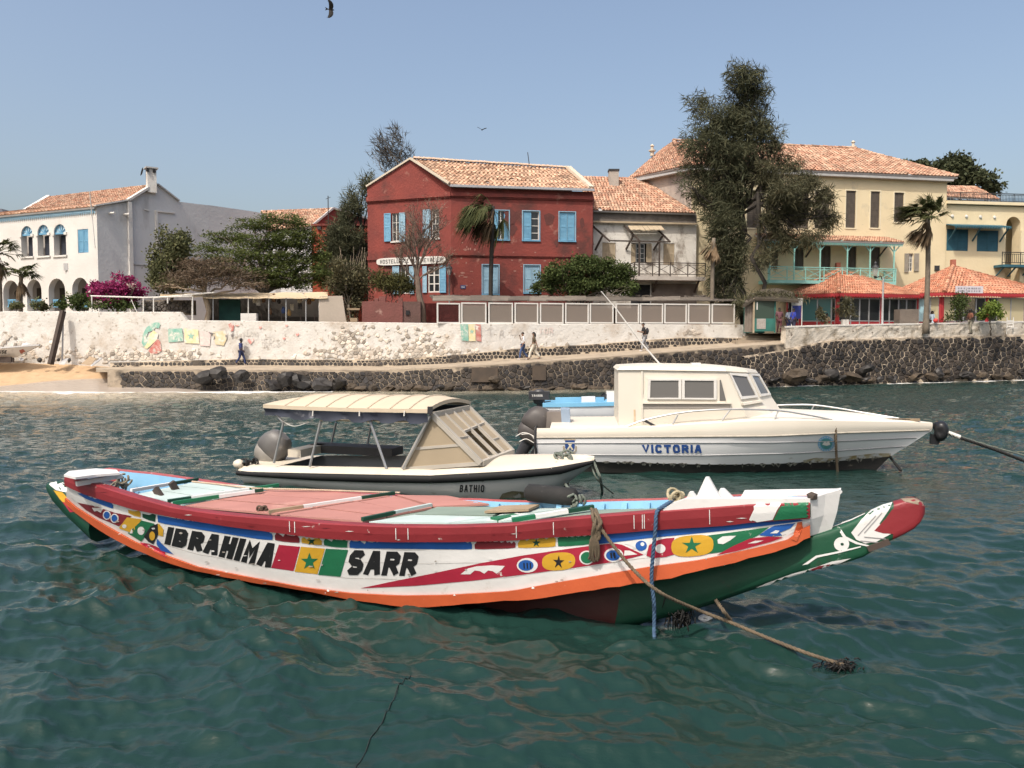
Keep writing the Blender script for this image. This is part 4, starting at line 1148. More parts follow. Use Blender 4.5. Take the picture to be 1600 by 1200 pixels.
for r in ups:
	s0, s1, z0, z1 = WL.rect(*r); rad = (s1 - s0) / 2; c = (s0 + s1) / 2
	mb = MB(); zc_ = z1 - rad
	arc = [(c + rad * math.cos(math.pi * k / 10), zc_ + rad * math.sin(math.pi * k / 10)) for k in range(11)]
	mb.prism([WL.pt(s, z, -.2) for s, z in arc], WL.n * .04)
	fl = mb.build('fanlight', glass('pale_fanlight', (.36, .5, .58), .25), wh)
	bm_ = MB()
	for k in range(0, 11, 2): bm_.bar(WL.pt(c, zc_ + .02, -.14), WL.pt(*arc[k], -.14), .06, .04)
	for k in range(10): bm_.bar(WL.pt(*arc[k], -.13), WL.pt(*arc[k + 1], -.13), .09, .05)
	bm_.fbox(WL, s0, s1, zc_ - .07, zc_ + .05, -.17, -.10)
	bm_.build('glazing_bars', blue_paint, fl)
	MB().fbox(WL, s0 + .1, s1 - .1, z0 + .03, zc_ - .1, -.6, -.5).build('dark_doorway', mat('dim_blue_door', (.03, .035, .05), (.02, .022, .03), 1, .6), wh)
	for e in (s0, s1): MB().fbox(WL, e - .13, e + .13, zc_ - .16, zc_ + .02, .003, .08).build('capital', white_paint, wh)
	MB().fbox(WL, s0 - .1, s1 + .1, z0 - .12, z0, .003, .09).build('sill', white_paint, wh)
w_ = window(WL, (121.5, 358, 138, 395), wh, fm=blue_paint, shutters=[((122, 358.5, 129.6, 394.5), blue_paint, -.06), ((130, 358.5, 137.7, 394.5), blue_paint, -.06)])
MB().fbox(WL, 0, WL.len - .2, zc - .22, zc + .12, .003, .10).build('eave_board', bluegrey_paint, wh)
dn = MB()
for k in range(100): s = WL.len * k / 100; dn.poly([WL.pt(s + .02, zc - .22, .08), WL.pt(s + WL.len / 105, zc - .22, .08), WL.pt(s + WL.len / 210, zc - .40, .08)])
dn.build('fretwork', bluegrey_paint, wh)
# gable end and the long grey wall behind
def wg(px, py): return WG.sz(px, py)
g_outer = [(0, GB), (WG.len, GB), (WG.len, wg(400, 331)[1] - .1), wg(400, 331), wg(330, 321), wg(310, 319), wg(279.5, 315), wg(245.5, 289), wg(201, 315.5), (0, zc + .05)]
wall('gable_wall', WG, g_outer, [], grey_wall, wh, .4)
pz = MB().fbox(WG, *[WG.sz(200, 400)[0], WG.sz(206, 400)[0]], GB, wg(203, 316)[1], .003, .22); pz.build('pilaster', white_wall, wh)
MB().fbox(WG, WG.sz(242.5, 350)[0], WG.sz(245.5, 350)[0], wg(244, 392)[1], wg(244, 329)[1], .003, .14).build('drain_pipe', white_paint, wh)
MB().fbox(WG, WG.sz(208, 414)[0], WG.sz(234, 414)[0], wg(220, 415)[1], wg(220, 413)[1], .003, .12).build('ledge', grey_trim, wh)
MB().fbox(WG, WG.sz(208, 420)[0], WG.sz(233, 414)[0], GB, wg(220, 415.5)[1], .003, .06).build('annex_wall', grey_wall, wh)
for x, y in ((171, 333), (194, 335)):
	MB().tube([WG.at(x, y, .01), WG.at(x, y, .01) + WG.n * .75 + Vector((0, 0, -.06))], .08, 6).build('spout', white_paint, wh)
MB().bar(WG.at(225, 327, .01), WG.at(233, 329, .01), .09).build('bracket', white_paint, wh)
MB().bar(WG.at(246, 330, .06), WG.at(273, 333, .06), .1).build('conduit', white_paint, wh)
ap = WG.pt(*wg(245.5, 289)); el = WL.pt(0, zc + .12, .3); er = WL.pt(WL.len, zc + .1, .25)
sh = WG.pt(*wg(201, 315.5))
rl_ = WL.pt(0, 0) + Vector((2.5, 5.2, 0)); ridge_l = P(76, 303, 62.5); ridge_l.z = ap.z - .35
roof(el, er, sh + Vector((-.1, 0, .1)), P(38, 328.5, 60.0), 5, 60, wh, tile_m, 'lower_roof', seed=8)
roof(P(40, 327, 59.9), sh + Vector((-.1, 0, .08)), ap + Vector((-.2, 0, .05)), ridge_l, 15, 48, wh, tile_m, seed=9)
MB().bar(P(39, 328, 60.0), ridge_l + Vector((0, 0, .08)), .3, .14).build('hip_verge', white_wall, wh)
MB().bar(ap + Vector((-.1, -.1, .1)), sh + Vector((0, -.1, .12)), .5, .16).build('verge', white_wall, wh)
MB().bar(sh + Vector((0, -.1, .12)), er + Vector((.1, 0, .05)), .3, .1).build('lower_verge', white_wall, wh)
MB().bar(ap + Vector((0, 0, .06)), WG.pt(*wg(279.5, 315)) + Vector((0, 0, .05)), .35, .1).build('rear_verge', grey_trim, wh)
cp = P(236.5, 294, 59.2)
cm = MB().box(cp + Vector((0, 0, .5)), (.62, .62, 1.7), .6); ch = cm.build('chimney', white_wall, wh)
MB().box(cp + Vector((0, 0, 1.42)), (.86, .86, .1), .6).build('chimney_slab', grey_trim, ch)
km = MB()
for a in (-.22, .22):
	km.box(cp + Vector((a * math.cos(.6) + .15, a * math.sin(.6) - .34, 1.22)), (.16, .2, .22), .6)
km.build('flue_opening', dark_in, ch)
MB().lathe(cp + Vector((-.55, -.1, 1.15)), [(.0, .0), (.2, .02), (.32, .09)], 10, (-1, -.4, .3)).build('dish', iron, ch)
MB().tube([WL.at(148.5, 388, .35), WL.at(144, 340, .4), P(140, 299, 55.2)], .035, 5).build('flag_pole', white_paint, wh)
MB().box(WL.at(103, 417, .05), (.3, .08, .5), 0).build('wall_ornament', grey_trim, wh)
# ================================================================== small tiled house behind the acacia, and far roof
b1 = thing('rear_house', 'tiled house with red walls half hidden behind the green acacia', 'house', G(490, 68))
FB = Fac(G(400, 70), G(489, 66.5)); FBG = Fac(FB.b, FB.b + Vector((4.2, 4.6, 0)))
zb = FB.sz(489, 356)[1]
wall('front_wall', FB, [(0, GB), (FB.len, GB), (FB.len, zb), (0, zb)], [], grey_wall, b1)
pk = P(521, 326.5, 69.3)
gz = FBG.sz(520, 327)
wall('gable_wall', FBG, [(0, GB), (FBG.len, GB), (FBG.len, FBG.sz(536, 338)[1]), gz, (0, zb)], [], red_wall, b1)
roof(FB.pt(0, zb + .1, .2), FB.pt(FB.len, zb + .1, .2), FBG.pt(*gz) + Vector((0, 0, .1)), P(408, 329, 73), 14, 30, b1, tile_m, seed=12)
MB().bar(FBG.pt(*gz) + Vector((0, 0, .1)), FB.pt(FB.len, zb + .1, .1), .3, .15).build('verge', grey_trim, b1)
MB().bar(FBG.pt(*gz) + Vector((0, 0, .1)), FBG.pt(FBG.len, FBG.sz(536, 338)[1], .1), .3, .15).build('rear_verge', grey_trim, b1)
MB().tube([P(513, 352, 66), P(512.5, 306, 66)], .04, 5).build('aerial_mast', iron, b1)
MB().bar(P(509, 311, 66), P(516.5, 308, 66), .03).build('aerial_arm', iron, b1)
b2 = thing('red_annex', 'small plain red building among the trees left of the red house', 'house', G(505, 62))
FA = Fac(G(490, 62.5), G(580, 62.5))
MB().fbox(FA, 0, FA.len, GB, FA.sz(505, 351)[1], -5, 0).build('wall', mat('bright_red_render', (.40, .075, .04), (.32, .06, .035), 1, .9, .3, 6), b2)
MB().fbox(FA, -.06, FA.len, FA.sz(505, 353)[1], FA.sz(505, 350)[1], .003, .12).build('coping', red_wall, b2)
MB().box(FA.at(499, 356.5, .12), (.3, .24, .22)).build('floodlight', iron, b2)
mb = MB(); c = FA.at(503, 394, .1)
mb.bar(c + Vector((-.32, 0, .12)), c + Vector((.32, 0, -.02)), .1); mb.bar(c + Vector((-.05, -.004, .3)), c + Vector((.1, -.004, -.42)), .1)
mb.build('wall_ornament', white_paint, b2)
b3 = thing('far_grey_roof', 'dark far roof corner at the photo left edge behind the white house', 'house', G(-30, 90))
mb = MB(); A_, B_, C_, D_ = P(-80, 345, 92), P(12, 345, 90), P(2, 326, 93), P(-70, 326, 95)
mb.prism([A_, B_, C_, D_], Vector((0, 6, 0))); mb.build('roof', mat('dark_slate', (.08, .085, .10), (.06, .062, .07), 1, .8), b3)
MB().obox(P(-80, 345, 92) - Vector((0, 0, 14)), P(12, 345, 90) - P(-80, 345, 92), Vector((0, 6, 0)), Vector((0, 0, 14))).build('wall', grey_wall, b3)
# ================================================================== derelict white house with the balcony
MF = Fac(G(922, 60.4), G(1086, 61.6))
mh = thing('derelict_house', 'peeling white house with a broken awning frame and dark wooden balcony', 'house', MF.pt(MF.len / 2, LAND_Z))
peel = mat('peeling_white_plaster', (.72, .69, .63), (.60, .56, .50), .7, .9, .5, 6, stain=(.5, .52, .60, (.30, .26, .22), (1, 1, .6)), stain2=(1.6, .62, .70, (.24, .2, .17)))
mholes = [(941, 379, 962, 413), (986, 380, 1018, 411.5), (1036.5, 380, 1054, 413.5)]
hm = [rect_hole(MF, r) for r in mholes]
mz = MF.sz(1000, 333)[1]
wall('front_wall', MF, [(0, GB), (MF.len, GB), (MF.len, mz), (0, mz)], hm, peel, mh)
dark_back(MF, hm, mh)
window(MF, mholes[0], mh, fm=tan_shut, shutters=[((941.5, 380, 951, 412.5), tan_shut, -.08), ((951.5, 380, 961.5, 412.5), tan_shut, -.08)])
window(MF, mholes[2], mh, fm=tan_shut, shutters=[((1037, 381, 1045, 413), tan_shut, -.08), ((1045.5, 381, 1053.5, 413), tan_shut, -.08)])
window(MF, (994, 380, 1008, 411.5), mh, fm=grey_trim, rows_=4, shutters=[((980, 381, 993, 411), tan_shut, -.05), ((1009, 381, 1017.5, 411), tan_shut, .08)], name='balcony_door')
MB().fbox(MF, 0, MF.len, MF.sz(1000, 347)[1], mz - .02, .003, .05).build('dark_wall_band', mat('dark_grey_band', (.16, .145, .13), (.09, .08, .075), 1.5, .9, .5, 8), mh)  # darker band along the wall top
MB().fbox(MF, -.1, MF.len - .1, MF.sz(1000, 350)[1], MF.sz(1000, 347.5)[1], .06, .35).build('awning_ledger', tan_shut, mh)
for a, b in (((926, 353), (953, 377)), ((975, 352), (1000, 377)), ((1027, 358), (1047, 378))):
	MB().bar(MF.at(*a, .12), MF.at(*b, 1.25), .12).build('awning_rafter', dark_wood, mh)
for a, b in (((930, 391), (942, 367)), ((978, 390), (990, 367)), ((1021, 391), (1035, 369))):
	MB().bar(MF.at(*a, .08), MF.at(*b, .75), .11).build('awning_strut', dark_wood, mh)
MB().bar(MF.at(951, 376, 1.25), MF.at(1046, 378, 1.25), .10).build('awning_beam', dark_wood, mh)
r_ = random.Random(2)
for k in range(7):
	a = MF.at(981 + k * 7.5, 353.5, .3); b = MF.at(981 + k * 7.5 + 7, 353.5, .3)
	MB().prism([a, b, b + MF.n * .8 + Vector((0, 0, -.42 + r_.uniform(-.05, .05))), a + MF.n * .8 + Vector((0, 0, -.42))], Vector((0, 0, .05))).build('awning_board', tan_shut, mh)
# balcony
bz = MF.sz(1040, 434)[1]; bs0, bs1 = MF.sz(984, 434)[0], MF.sz(1092, 434)[0]
MB().fbox(MF, bs0, bs1, bz - .28, bz, .004, 1.3).build('balcony_floor', mat('pale_weathered_boards', (.5, .45, .40), (.38, .34, .30), 2, .9, .3, 8), mh)
railing(MF.pt(bs0, bz, 1.26), MF.pt(bs1, bz, 1.26), mh, dark_wood, 1.0, 4)
railing(MF.pt(bs0, bz, .1), MF.pt(bs0, bz, 1.2), mh, dark_wood, 1.0, 1, 'balcony_side_rail')
for s in (bs0 + .35, bs0 + 1.9): MB().bar(MF.pt(s, bz, 1.22), MF.pt(s, MF.sz(1000, 379)[1], 1.22), .11, .11, (0, 1, 0)).build('balcony_post', dark_wood, mh)
for s in (bs0 + .2, bs0 + 1.8, bs1 - .4): MB().bar(MF.pt(s, bz - 1.1, .05), MF.pt(s, bz - .25, 1.1), .12).build('balcony_bracket', dark_wood, mh)
MB().fbox(MF, bs0 + .1, bs0 + 1.6, 5.2, bz - .55, .004, .02).build('dark_opening', dark_in, mh)
MB().fbox(MF, bs0 + 1.7, bs1 - .2, 4.6, bz - .45, .004, .10).build('brown_dado', mat('brown_dado', (.21, .17, .14), (.14, .11, .09), 1.5, .9, .4, 8), mh)
mrl, mrr = P(903, 275, 65.5), P(1002, 281, 66.2); mrr.z = mrl.z
roof(MF.pt(-.2, mz + .1, .35), MF.pt(MF.len - .15, mz + .05, .35), mrr, mrl, 18, 34, mh, tile_m, seed=21)
cp = P(958.5, 283, 64.6)
cmb = MB().box(cp + Vector((0, 0, -.1)), (.75, .7, 1.7)); chm = cmb.build('chimney', mat('grey_chimney', (.42, .37, .32), (.33, .29, .25), 2, .9, .4, 8), mh)
MB().box(cp + Vector((0, 0, .82)), (.85, .8, .14)).build('chimney_cap', iron, chm)
# ================================================================== large yellow house
YF = Fac(G(1078, 62.0), G(1473, 66.2)); YL = Fac(G(992, 66.5), YF.a)
yh = thing('yellow_house', 'large cream yellow house with hipped tile roof and turquoise veranda', 'house', YF.pt(5, LAND_Z))
zy = YF.sz(1290, 272)[1]
tall = [(1139, 297, 1154, 356), (1167, 297, 1190, 356), (1198, 297, 1217, 356), (1231.5, 297, 1263.5, 357), (1273, 297, 1296, 357), (1321.5, 298, 1337, 356), (1360, 299, 1374.5, 356), (1397, 301, 1412, 347)]
low = [(1206, 383, 1216, 421), (1241, 384, 1256, 422), (1283, 384, 1298, 422), (1325, 385, 1338, 423), (1361, 386, 1375, 424), (1419.5, 396, 1427, 424)]
hy = [rect_hole(YF, r) for r in tall + low]
wall('front_wall', YF, [(0, GB), (YF.len, GB), (YF.len, zy), (0, zy)], hy, yellow_wall, yh, .28)
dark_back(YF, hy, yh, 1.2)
for r in tall:
	mx_ = (r[0] + r[2]) / 2
	if r[2] - r[0] > 18: sh_ = [((r[0] + .6, r[1] + .5, mx_ - .3, r[3] - .5), dark_shut, -.07), ((mx_ + .3, r[1] + .5, r[2] - .6, r[3] - .5), dark_shut, -.07)]
	else: sh_ = [((r[0] + .5, r[1] + .5, mx_ - .1, r[3] - .5), dark_shut, -.09), ((mx_ + .1, r[1] + .5, r[2] - .5, r[3] - .5), dark_shut, -.09)]
	window(YF, r, yh, fm=dark_shut, shutters=sh_, inset=-.2)
	s0, s1, z0, z1 = YF.rect(*r)
	f_ = MB(); f_.fbox(YF, s0 - .10, s0, z0 - .08, z1 + .1, .003, .03); f_.fbox(YF, s1, s1 + .1, z0 - .08, z1 + .1, .003, .03); f_.fbox(YF, s0, s1, z1, z1 + .1, .004, .028); f_.fbox(YF, s0, s1, z0 - .1, z0, .004, .05)
	f_.build('window_surround', mat('cream_surround', (.74, .65, .47), (.68, .6, .42), 2, .9), yh)
for r in low[:5]:
	mx_ = (r[0] + r[2]) / 2
	window(YF, r, yh, fm=dark_shut, shutters=[((r[0] + .4, r[1] + .4, mx_, r[3] - .4), dark_shut, -.09), ((mx_ + .2, r[1] + .4, r[2] - .4, r[3] - .4), dark_shut, -.09)], inset=-.2, name='veranda_door')
window(YF, low[5], yh, rows_=4, shutters=[((1412.5, 396, 1419, 425.5), mat('grey_wood_shutter', (.33, .29, .24), (.27, .24, .19), 2, .8), .04), ((1427.5, 396, 1435, 423.5), MATS['grey_wood_shutter'], .04)])
zl0 = YL.sz(1060, 266)[1]
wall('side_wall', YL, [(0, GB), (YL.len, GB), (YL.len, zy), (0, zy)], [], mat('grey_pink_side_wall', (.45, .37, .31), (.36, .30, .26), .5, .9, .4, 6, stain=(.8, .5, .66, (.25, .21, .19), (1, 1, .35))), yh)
MB().fbox(YF, -.15, YF.len + .25, zy - .22, zy + .12, .003, .45).build('eave_board', grey_trim, yh)
MB().fbox(YL, -.2, YL.len + .3, zy - .22, zy + .12, .003, .5).build('side_eave_board', grey_trim, yh)
ez = zy + .14
E1, E2 = YF.pt(-.5, ez, .55), YF.pt(YF.len + .55, ez, .55)
RA, RB = P(1019, 236, 70.5), P(1333, 232, 71.5)
RA = P(1052, 228, 68.5); RB = P(1333, 232, 71.2); RA.z = RB.z
E0 = YL.pt(-.4, ez, .55)
roof(E1, E2, RB, RA, 20, 72, yh, tile_m, seed=31)
roof(E2, E2 + Vector((1.5, 13, 0)), RB + Vector((.2, .2, 0)), RB + Vector((0, 0, 0)), 20, 34, yh, tile_m, 'right_hip', seed=32)
roof(E0, E1, RA, RA + Vector((-.4, 2.8, 0)), 20, 28, yh, tile_m, 'left_hip', seed=33)
ridge_caps(RA, RB, 46, yh, tile_m); ridge_caps(E1, RA, 26, yh, tile_m, name='hip_tiles'); ridge_caps(E2, RB, 26, yh, tile_m, name='hip_tiles')
for px_, py_, Y_ in ((1019, 234.5, 69.5), (1333, 228.5, 71.4)):
	p = P(px_, py_, Y_)
	MB().lathe(p - Vector((0, 0, .5)), [(.18, 0), (.16, .35), (.30, .4), (.30, .5), (.13, .55), (.12, .8), (.2, .84), (.05, 1.0)], 8).build('finial', cream_trim, yh)
fl2 = P(992, 281, 69)
# veranda
vz = YF.sz(1290, 441)[1]; vs0, vs1 = YF.sz(1200, 441, 1.5)[0], YF.sz(1399, 441, 1.5)[0]
MB().fbox(YF, vs0, vs1, vz - .25, vz, .004, 1.6).build('veranda_floor', turq_paint, yh)
railing(YF.pt(vs0, vz, 1.52), YF.pt(vs1, vz, 1.52), yh, turq_paint, 1.0, 7, 'veranda_rail')
railing(YF.pt(vs1, vz, 1.46), YF.pt(vs1, vz, .1), yh, turq_paint, 1.0, 1, 'veranda_side_rail')
ztop = YF.sz(1300, 381, 1.5)[1]
for px_ in (1203, 1241, 1281.5, 1324, 1359.5, 1397):
	s = YF.sz(px_, 400, 1.5)[0]
	po = MB().bar(YF.pt(s, vz, 1.5), YF.pt(s, ztop, 1.5), .09, .09, (0, 1, 0)).build('veranda_post', turq_paint, yh)
	br = MB()
	for sg in (-1, 1): br.bar(YF.pt(s, ztop - .55, 1.5), YF.pt(s + sg * .45, ztop - .06, 1.5), .06)
	br.build('bracket', turq_paint, po)
for s in (vs0 + 1, vs0 + 4, vs1 - .6): MB().bar(YF.pt(s, ztop - .9, .05), YF.pt(s, ztop - .05, 1.2), .09).build('wall_bracket', dark_wood, yh)
MB().fbox(YF, vs0 - .4, vs1 + .45, ztop, ztop + .24, 1.62, 1.72).build('veranda_fascia', turq_paint, yh)
dn = MB()
for k in range(70):
	s = lerp(vs0 - .4, vs1 + .45, k / 70); w = (vs1 - vs0 + .85) / 70
	dn.poly([YF.pt(s, ztop, 1.70), YF.pt(s + w * .9, ztop, 1.70), YF.pt(s + w * .45, ztop - .16, 1.70)])
dn.build('fretwork', turq_paint, yh)
zr = YF.sz(1280, 368, .1)[1]
roof(YF.pt(vs0 - .5, ztop + .24, 1.8), YF.pt(vs1 + .5, ztop + .24, 1.8), YF.pt(vs1 + .1, zr, .03), YF.pt(vs0 - .4, zr, .03), 8, 56, yh, tile_m, 'veranda_roof', seed=35)
# ---- wing on the right
wgf = Fac(YF.pt(YF.len, 0, -.15), G(1660, 68.0))
wi = thing('yellow_wing', 'lower yellow wing with teal awning, roof terrace rail and arched balcony', 'house', wgf.pt(3, LAND_Z))
def wr(*r): return rect_hole(wgf, r)
wz = wgf.sz(1540, 320)[1]
arch_r = (1571, 338.5, 1593.5, 440)
wh_h = [wr(1479, 358, 1513, 392), wr(1526.5, 360, 1560, 393), arch_hole(wgf, arch_r)]
wall('front_wall', wgf, [(0, GB), (wgf.len, GB), (wgf.len, wz), (0, wz)], wh_h, yellow_wall, wi, .9)
dark_back(wgf, wh_h[:2], wi, .6)
MB().fbox(wgf, wgf.sz(1560, 400)[0], wgf.len, LAND_Z, wz, -2.6, -2.5).build('loggia_wall', yellow_wall, wi)
MB().fbox(wgf, *wgf.rect(1569, 361, 1588, 412), -2.49, -2.44).build('loggia_door', dark_shut, wi)
for r in ((1479, 358, 1513, 392), (1526.5, 360, 1560, 393)):
	m_ = (r[0] + r[2]) / 2
	window(wgf, r, wi, fm=teal_paint, shutters=[((r[0] + .5, r[1] + .5, m_ - .2, r[3] - .5), teal_paint, -.06), ((m_ + .2, r[1] + .5, r[2] - .5, r[3] - .5), teal_paint, -.06)], cols=4)
MB().fbox(wgf, 0, wgf.len, wz - .02, wz + .22, .003, .28).build('cornice', mat('pale_cornice', (.74, .64, .44), (.66, .56, .36), 1, .9), wi)
MB().fbox(wgf, 0, wgf.len, wz - .10, wz, -9, .0).build('terrace_floor', concrete, wi)
railing(wgf.pt(.2, wz + .22, -.1), wgf.pt(wgf.len, wz + .22, -.1), wi, iron, .75, 9, 'terrace_rail', 'b', .05)
za = wgf.sz(1520, 355)[1]; sa0, sa1 = wgf.sz(1478, 356)[0], wgf.sz(1577, 357, .9)[0]
mb = MB().prism([wgf.pt(sa0 - .1, za + .15, .01), wgf.pt(sa1, za + .15, .01), wgf.pt(sa1, za - .12, 1.15), wgf.pt(sa0 - .1, za - .12, 1.15)], Vector((0, 0, .07)))
aw = mb.build('awning', teal_paint, wi)
dn = MB()
for k in range(36):
	s = lerp(sa0 - .1, sa1, k / 36); w = (sa1 - sa0 + .1) / 36
	dn.poly([wgf.pt(s, za - .12, 1.155), wgf.pt(s + w * .9, za - .12, 1.155), wgf.pt(s + w * .45, za - .3, 1.155)])
dn.build('fretwork', teal_paint, aw)
for px_ in (1482, 1519, 1562): s = wgf.sz(px_, 370)[0]; MB().bar(wgf.pt(s, za - 1.15, .03), wgf.pt(s, za - .12, 1.0), .09).build('awning_bracket', teal_paint, aw)
for px_ in (1488, 1510, 1532, 1554): MB().lathe(wgf.at(px_, 337.5 + (px_ - 1488) * .03, .02), [(.0, .1), (.1, .08), (.14, 0)], 8, wgf.n).build('wall_light', white_paint, wi)
MB().fbox(wgf, wgf.sz(1592, 400)[0], wgf.sz(1597, 400)[0], wgf.sz(1595, 440)[1], wgf.sz(1595, 360)[1], .003, .18).build('arch_pier', MATS['pale_cornice'], wi)
wb0, wb1 = wgf.sz(1565, 414, .9)[0], wgf.len; wbz = wgf.sz(1580, 413.5, .9)[1]
MB().fbox(wgf, wb0, wb1, wbz - .2, wbz, .004, 1.0).build('balcony_floor', teal_paint, wi)
railing(wgf.pt(wb0, wbz, .95), wgf.pt(wb1, wbz, .95), wi, iron, 1.0, 4, 'balcony_rail', 'b', .05)
for s in (wb0 + .2, wb0 + 1.3, wb0 + 2.6): MB().bar(wgf.pt(s, wbz - .9, .04), wgf.pt(s, wbz - .2, .9), .09).build('balcony_bracket', teal_paint, wi)
MB().tube([wgf.at(1474, 455, .1), wgf.at(1473, 322, .1)], .05, 5).build('drain_pipe', cream_trim, wi)
MB().box(wgf.at(1463, 419, .15), (.4, .3, .4)).build('wall_lamp', iron, wi)
ft = thing('terrace_house', 'low tiled roof behind the yellow wing terrace rail', 'house', G(1520, 78))
fa = Fac(G(1440, 77), G(1556, 79))
roof(fa.pt(0, fa.sz(1500, 308)[1], 0), fa.pt(fa.len, fa.sz(1500, 308)[1], 0), P(1524, 291, 82), P(1440, 289, 81), 8, 40, ft, tile_m, seed=41)
MB().fbox(fa, 0, fa.len - .5, GB, fa.sz(1500, 308)[1] - .2, -6, -.4).build('wall', yellow_wall, ft)
tb = thing('blue_parapet', 'blue painted roof parapet at the photo right edge behind the terrace rail', 'wall', G(1600, 76))
fb_ = Fac(G(1568, 75), G(1680, 76)); MB().fbox(fb_, 0, fb_.len, GB, fb_.sz(1590, 309.5)[1], -1, 0).build('wall', mat('dull_blue_render', (.22, .32, .42), (.18, .27, .36), 1, .9), tb)
# ================================================================== cafe pavilions
def pavilion(label, c_px, c_y0, Yc, wpx_l, wpx_r, apex_px, eave_y, z_ap_y, seed):
	"""hip-roofed cafe pavilion, one corner towards the water"""
	ez = P(c_px, eave_y, Yc).z
	C0 = P(c_px, eave_y, Yc); C0.z = ez
	Lp = P(wpx_l, eave_y - 2, Yc + 2.6); Lp.z = ez
	Rp = P(wpx_r, eave_y - 2, Yc + 2.6 * (wpx_r - c_px) / (c_px - wpx_l) * .35 + .8); Rp.z = ez
	B = Lp + (Rp - C0)
	Ap = P(apex_px, z_ap_y, Yc + 3.6)
	t = thing('cafe_pavilion', label, 'pavilion', (C0.x, C0.y, LAND_Z))
	roof(Lp, C0, Ap, Ap + Vector((-.01, 0, 0)), 15, 26, t, tile_orange, 'left_roof_slope', seed=seed)
	roof(C0, Rp, Ap + Vector((.01, 0, 0)), Ap, 15, 36, t, tile_orange, 'right_roof_slope', seed=seed + 1)
	roof(Rp, B, Ap + Vector((.01, 0, 0)), Ap, 12, 20, t, tile_orange, 'rear_roof_slope', seed=seed + 2)
	ridge_caps(C0 + Vector((0, 0, .05)), Ap, 14, t, tile_orange, name='hip_tiles')
	MB().box(Ap + Vector((0, 0, .18)), (.32, .32, .6)).build('roof_finial', mat('terracotta', (.40, .14, .09), (.34, .12, .08), 3, .8), t)
	for a, b in ((Lp, C0), (C0, Rp)):
		f = Fac(a, b)
		MB().fbox(f, 0, f.len, ez - .22, ez - .01, .003, .06).build('fascia', red_paint, t)
		dn = MB(); n_ = int(f.len / .22)
		for k in range(n_): dn.poly([f.pt(f.len * k / n_, ez - .22, .05), f.pt(f.len * (k + .9) / n_, ez - .22, .05), f.pt(f.len * (k + .45) / n_, ez - .34, .05)])
		dn.build('fretwork', red_paint, t)
	return t, C0, Lp, Rp, B, ez
def cafe_wall(t, a, b, ez, bays, red_dado=True, setback=.45):
	f0 = Fac(a, b); f = Fac(f0.a - f0.n * setback, f0.b - f0.n * setback)
	n = len(bays); L_ = f.len - setback * .6
	zt = ez - .3; zd = LAND_Z + 1.0
	s = setback * .3
	tot = sum(w for w, k in bays)
	for w, k in bays:
		s1 = s + L_ * w / tot
		if k == 'p':
			MB().fbox(f, s, s1, LAND_Z, zt, -.1, .1).build('pillar', red_paint, t)
		else:
			fr_ = MB(); e = .045
			fr_.fbox(f, s, s + e, LAND_Z, zt, -.05, .05); fr_.fbox(f, s1 - e, s1, LAND_Z, zt, -.05, .05)
			fr_.fbox(f, s + e, s1 - e, zt - .08, zt, -.05, .05); fr_.fbox(f, s + e, s1 - e, zd, zd + .07, -.06, .06)
			w_ = fr_.build('window', metal_grey, t)
			MB().fbox(f, s + e, s1 - e, zd + .07, zt - .08, -.01, .004).build('pane', {'d': pane_m, 'g': glass('cafe_pane', (.05, .06, .065), .05, .55), 't': glass('teal_curtain_pane', (.07, .17, .17), .15), 'c': glass('cream_blind_pane', (.48, .42, .26), .3), 'b': glass('sky_pane', (.35, .55, .62), .1)}[k], w_)
			MB().fbox(f, s + e, s1 - e, LAND_Z, zd, -.02, .03).build('dado', red_paint, t)
		s = s1
	return f
t1, C0, Lp, Rp, Bp, ez = pavilion('cafe pavilion with patched tile roof and red posts, left of the tall palm', 1311, 0, 60.0, 1224, 1446, 1309, 458, 420, 51)
cafe_wall(t1, Lp, C0, ez, [(.12, 'p'), (1, 'd'), (.2, 'p'), (1.4, 't'), (1.2, 't'), (.35, 'd'), (.25, 'p')])
cafe_wall(t1, C0, Rp, ez, [(.2, 'p'), (1.0, 'g'), (.75, 'g'), (.8, 'd'), (.95, 'd'), (.22, 'p'), (.6, 'd'), (.8, 'd'), (.7, 'g'), (.9, 'g'), (.25, 'p')])
MB().prism([p + Vector((0, .9, 0)) for p in (Vector((Lp.x, Lp.y, LAND_Z)), Vector((C0.x, C0.y, LAND_Z)), Vector((Rp.x, Rp.y, LAND_Z)), Vector((Bp.x, Bp.y, LAND_Z)))], Vector((0, 0, .05))).build('floor', concrete, t1)
t2, C0, Lp, Rp, Bp, ez = pavilion('cafe pavilion with plain orange tile roof and a sign, right of the tall palm', 1475, 0, 61.0, 1385, 1660, 1489, 457, 415, 61)
cafe_wall(t2, Lp, C0, ez, [(.2, 'p'), (.6, 'b'), (.8, 'c'), (.5, 'd'), (.8, 'b'), (.6, 'c'), (.25, 'p')])
cafe_wall(t2, C0, Rp, ez, [(.16, 'p'), (.75, 'c'), (.55, 'g'), (.8, 'g'), (.6, 'd'), (.2, 'p'), (.6, 'd'), (.9, 'c'), (.9, 'c'), (.35, 'p'), (.8, 'd'), (1, 'd')])
sg = thing('cafe_sign', 'pale signboard with faint lettering on the roof edge of the right pavilion', 'sign', P(1513, 457, 61.3))
fs = Fac(G(1492, 60.9), G(1536, 61.2))
s0, s1, z0, z1 = fs.rect(1492.5, 447, 1535.5, 458)
MB().fbox(fs, s0, s1, z0, z1, 0, .05).build('board', mat('pale_sign_board', (.62, .58, .62), (.55, .5, .52), 2, .7), sg)
tm = MB()
for row, txt in ((0, 'Bar Resto'), (1, 'Bar Cafe')):
	pass
r_ = random.Random(5)
